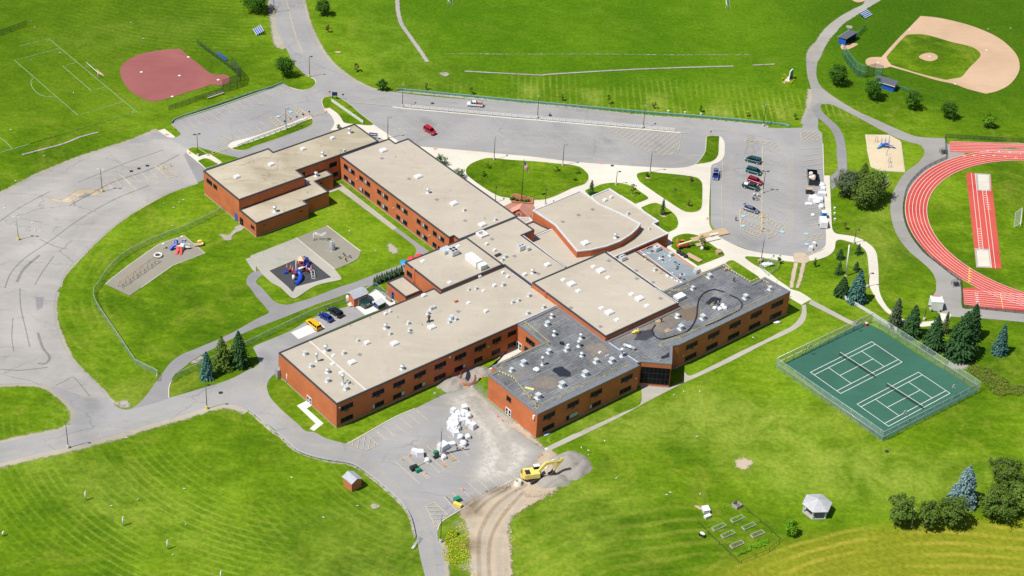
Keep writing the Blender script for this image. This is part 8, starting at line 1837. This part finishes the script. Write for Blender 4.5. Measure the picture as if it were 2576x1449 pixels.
roof_patch('22 430,810 500,795 580,850 575,885 480,885 450,850 410,830', 'G', 'tar', 'bare_patch', .012); roof_patch('22 1960,140 2030,95 2100,110 2090,150 1980,165', 'H', 'tar', 'bare_patch', .012, .4, 2); roof_patch('22 1680,235 1880,185 1870,290 1760,330 1690,280', 'H', 'bark', 'bare_patch', .012, .5, 3); roof_patch('22 1270,440 1400,420 1430,470 1350,520 1240,520', 'H', 'coping', 'bare_patch', .012, .5, 4); roof_patch('22 1510,690 1580,660 1578,690 1510,705', 'H', 'tar', 'bare_patch', .012, .2, 5)
roof_patch('22 960,500 1680,185 1800,155 1700,240 1400,370 1050,540', 'H', 'worn_roof', 'worn_strip', .008, .6, 6) if False else None
asphalt('worn_roof', (.17, .15, .125), (.29, .25, .21), .3, .6)
roof_patch('22 985,500 1350,350 1690,190 1760,160 1800,190 1600,290 1450,370 1300,440 1050,520', 'H', 'worn_roof', 'worn_strip', .008, .7, 6); roof_patch('22 270,900 400,900 480,940 420,1000 250,1010 200,960', 'G', 'worn_roof', 'worn_strip', .008, .6, 7); roof_patch('22 760,590 900,560 960,640 820,690', 'G', 'worn_roof', 'worn_strip', .008, .6, 8); roof_patch('22 1400,400 1640,200 1700,300 1500,440', 'H', 'worn_roof', 'worn_strip', .010, .6, 9)
hp = rl('22 2190,75 2270,110 2312,160 2300,210 2240,250 2080,330 1950,385', 'H'); o = MB().tube([tuple(p - hp[0] + Vector((0, 0, .15))) for p in hp], .17, 6).build('hose', 'tar'); tag(o, 'thick black hose curving round the right of the white bags on the far roof', 'hose', None, None, tuple(hp[0]))
hp = rl('22 2135,45 2030,20 1940,50 1885,110 1865,190 1855,290 1815,380 1745,450 1620,490 1500,518 1430,480 1408,430 1440,375', 'H'); o = MB().tube([tuple(p - hp[0] + Vector((0, 0, .15))) for p in hp], .17, 6).build('hose', 'tar'); tag(o, 'long looping black hose across the far black roof', 'hose', None, None, tuple(hp[0]))
for k, (s, sc, l_) in enumerate([('22 2040,205', (.9, .8, .55), 'white sack at the left of the heap on the far black roof'), ('22 2090,215', (1.0, .9, .6), 'white sack in the middle of the heap on the far black roof'), ('22 2140,205', (1.0, 1.0, .6), 'white sack at the right of the heap on the far black roof'), ('22 2120,180', (.9, .8, .6), 'white sack at the back of the heap on the far black roof'), ('21 1700,1395', (.6, .5, .3), 'white sack at the joint of grey and black roofs')]): copyp(1, s, l_, sc, roof='H', grp='white sacks on the far black roof')
simple_thing(lambda m: [m.tube([(-.8, 0, 0), (-.8, 0, 1.0), (.8, 0, 1.0), (.8, 0, 0)], .06, 5), m.tube([(-.8, 0, .5), (.8, 0, .5)], .05, 5)], 'work_frame', 'yellow guard frame beside the white sacks on the far roof', 'frame', '22 2015,180', 'yellow_paint', .9, onroof='H')
simple_thing(lambda m: [m.box((0, 0, .55), (1.3, .8, .7)), m.box((-.9, .1, .4), (.6, .6, .3)), m.cyl(.4, .0, .9, 1.4, .18)], 'roofing_machine', 'small yellow roofing machine on the far black roof', 'machine', '22 1250,455', 'yellow_machine', .4, onroof='H')
simple_thing(lambda m: [m.tube([(-1.7, y, z), (1.7, y, z)], .13, 7) for y, z in ((-.28, .5), (0, .5), (.28, .5), (-.14, .74), (.14, .74))] + [m.box((x, 0, .2), (.12, .8, .4)) for x in (-1.2, 1.2)], 'pipe_rack', 'bundle of silver tubes on a rack on the black roof', 'pipe bundle', '22 1180,605', 'pale_metal', R(-25), onroof='H')
simple_thing(lambda m: [m.box((0, k * .3, .05 + .03 * k), (1.8, .24, .05), .06 * k) for k in range(4)], 'board_pile', 'loose tan boards on the far black roof', 'boards', '22 1575,440', 'plywood', .6, onroof='H')
simple_thing(lambda m: [m.box((0, 0, .05), (1.6, .9, .06)), m.box((.2, .3, .12), (1.0, .5, .06), .4)], 'board_pile', 'tan board under the dark-clothed worker on the black roof', 'boards', '22 1470,335', 'plywood', .3, onroof='H')
simple_thing(lambda m: [m.box((0, 0, .12), (2.3, .5, .2), .1)], 'insulation_board', 'pale yellow insulation strip on the near black roof', 'board', '22 175,1015', 'yellow_pennant', R(-20), onroof='G')
simple_thing(lambda m: [m.box((0, 0, .35), (1.0, .6, .5)), m.tube([(-.6, 0, .9), (-.5, 0, .1)], .05, 5)], 'tool_cart', 'small black tool cart on the near black roof', 'cart', '22 500,565', 'rubber', -.3, onroof='G')
simple_thing(lambda m: m.blob((0, 0, .35), (.9, .7, .45), 9, 2, .6, 1, 2), 'membrane_heap', 'crumpled white membrane heap on the near black roof', 'heap', '22 250,830', 'white_wrap', 0, onroof='G')
simple_thing(lambda m: [m.cyl(x, 0, 0, .5, .22, n=10) for x in (-.3, .3)], 'bucket_pair', 'two pale buckets on the near black roof', 'buckets', '22 955,690', 'pale_metal', .5, onroof='G')
simple_thing(lambda m: [m.box((0, 0, .4), (1.9, .25, .7)), m.box((.1, .5, .3), (1.5, .2, .5))], 'pallet_stack', 'orange-tan crate at the far corner of the black roof', 'crate', '21 2165,1275', 'plywood', .5, onroof='H')
for k, (s, m_, l_) in enumerate([('21 1325,1120', 'white_wrap', 'white off-cut at the upper end of the beige roof debris'), ('21 1345,1160', 'yellow_machine', 'small yellow box among the beige roof debris'), ('21 1395,1185', 'plywood', 'tan board at the upper middle of the beige roof debris'), ('21 1410,1215', 'concrete', 'pale bucket among the beige roof debris'), ('21 1450,1225', 'plywood', 'long tan board in the middle of the beige roof debris'), ('21 1500,1290', 'plywood', 'tan off-cut lower down in the beige roof debris'), ('21 1560,1330', 'white_wrap', 'white off-cut near the end of the beige roof debris'), ('21 1620,1350', 'white_wrap', 'white sheet at the lower end of the beige roof debris'), ('21 1660,1380', 'white_wrap', 'white roll nearest the black roof in the beige roof debris')]):
    simple_thing(lambda m: [m.box((0, 0, .12), (.9 + .25 * (k % 3), .45, .2), .3 * k), m.box((.4, .35, .08), (.7, .3, .12), -.5 * k), m.box((-.5, -.3, .06), (.5, .3, .1), k)], 'roof_debris', l_, 'debris', s, m_, k * .7, onroof='L', group='off-cuts on the beige roof strip')
rnd = random.Random(5)
for k in range(26):
    f = rnd.random(); u = 1350 + 400 * f + rnd.uniform(-25, 130 * (1 - f) + 40); v = 1010 + 330 * f + rnd.uniform(-20, 60); m_ = rnd.choice(['white_wrap', 'white_wrap', 'rubber', 'blue_paint', 'dark_metal'])
    simple_thing(lambda m: [m.box((0, 0, .08), (rnd.uniform(.3, .9), rnd.uniform(.2, .5), .14), rnd.random() * 3), m.blob((.3, .2, .1), (.25, .2, .15), k, 1, .5)], 'roof_debris', 'small off-cut or tool strewn on the grey-white membrane roof', 'debris', f'21 {u:.0f},{v:.0f}', m_, rnd.random() * 3, onroof='K', group='litter on the membrane roof')
simple_thing(lambda m: [m.tube([(-1.2 * math.cos(a), .8 * math.sin(a), .2), (-1.2 * math.cos(a + .5), .8 * math.sin(a + .5), .2)], .12, 5) for a in (0, .5, 1, 1.5, 2, 2.5)], 'hose', 'coiled black hose at the top of the membrane roof', 'hose', '21 1400,1055', 'rubber', .4, onroof='K')
# white gulls
gb = MB(); gb.blob((0, 0, .18), (.34, .14, .13), 1, 2, .1); gb.blob((.3, 0, .30), (.1, .08, .08), 2, 1, 0); gb.box((-.35, 0, .2), (.3, .12, .04), 0, .6); gb.tube([(0, .05, 0), (0, .05, .12)], .015, 4); gb.tube([(0, -.05, 0), (0, -.05, .12)], .015, 4)
GLAB = {'00': 'small white gull on the soccer field or lawn left of the pink infield', '01': 'small white gull on the old lot or the grass bank beside it', '03': 'small white gull on the striped lower left field', '23': 'small white gull on the wide lawn below the black-roofed wings', '22': 'small white gull on the grass beside the outer concrete walk', '11': 'small white gull on the courtyard lawn by the sandy play area', '13': 'small white gull on the field around the little brick shed', '30': 'small white gull on the outfield beyond the tan infield'}
go = None; GULLS = '00 315,212 350,277 1318,230 1442,392 605,533 312,608 740,937 110,1310 01 447,125 157,375 1650,602 1805,592 1845,568 1748,643 1732,830 1836,752 970,765 325,797 350,865 292,875 945,680 50,622 45,650 790,525 683,563 03 1853,574 1387,685 1122,747 1870,937 1740,1243 1275,60 23 933,94 697,162 768,190 768,237 1557,636 1592,612 1893,628 1050,470 1862,50 22 1728,1048 1628,1080 1890,1046 2425,503 11 940,880 1202,1078 13 677,863 1020,747 360,462 30 2215,297 2440,288'
for s_, q in [(c, v) for c, v in [(t_[0], t_[1]) for t_ in [(cr, f'{a[0]},{a[1]}') for cr, a in roof_pts(GULLS)]]]:
    p = at(s_ + ' ' + q)
    if go is None: go = gb.build('gull', 'white_paint'); o = go
    else: o = go.copy(); COL.objects.link(o)
    tag(o, GLAB[s_], 'gull', 'white gulls scattered over the grounds', None, (p.x, p.y, .05), random.uniform(0, 6.28)); o.scale = (.8,) * 3

# fenced tarpaulin on the lawn by the right lot, and cloth by the wall
fence('wire_enclosure', 'grey wire enclosure round a white tarpaulin on the lawn below the right lot', 'fence', '21 2510,1170! 31 110,1205! 100,1265! 21 2576,1330! 2490,1250!', 1.1, 2.2, 'pale_metal', 'pale_metal', 'chain_grey', (1.0,), .04, smooth=False, closed=True)
simple_thing(lambda m: [m.blob((0, 0, .4), (1.7, .8, .5), 4, 3, .8, 1, 2)], 'tarpaulin', 'crumpled white tarpaulin inside the wire enclosure', 'tarpaulin', '31 -10,1225', 'white_wrap', .2)
simple_thing(lambda m: [m.box((0, 0, .5), (.9, .7, .8)), m.box((.1, 0, .95), (1.0, .8, .08))], 'wooden_crate', 'tan crate at the lamp foot beside the wire enclosure', 'crate', '21 2490,1195', 'plywood', .3)
simple_thing(lambda m: [m.blob((0, 0, .15), (1.1, .5, .2), 8, 2, .8, 1, 2)], 'plastic_sheet', 'white plastic sheet on the grass at the far end wall of the school', 'sheet', '32 88,350', 'white_wrap', .1)
simple_thing(lambda m: [m.blob((0, 0, .1), (.9, .4, .15), 8, 2, .8, 1, 2)], 'plastic_sheet', 'pale blue plastic sheet on the grass by the near black-roofed corner', 'sheet', '23 350,28', 'blue_paint', .5)
SC.cycles.use_denoising = True
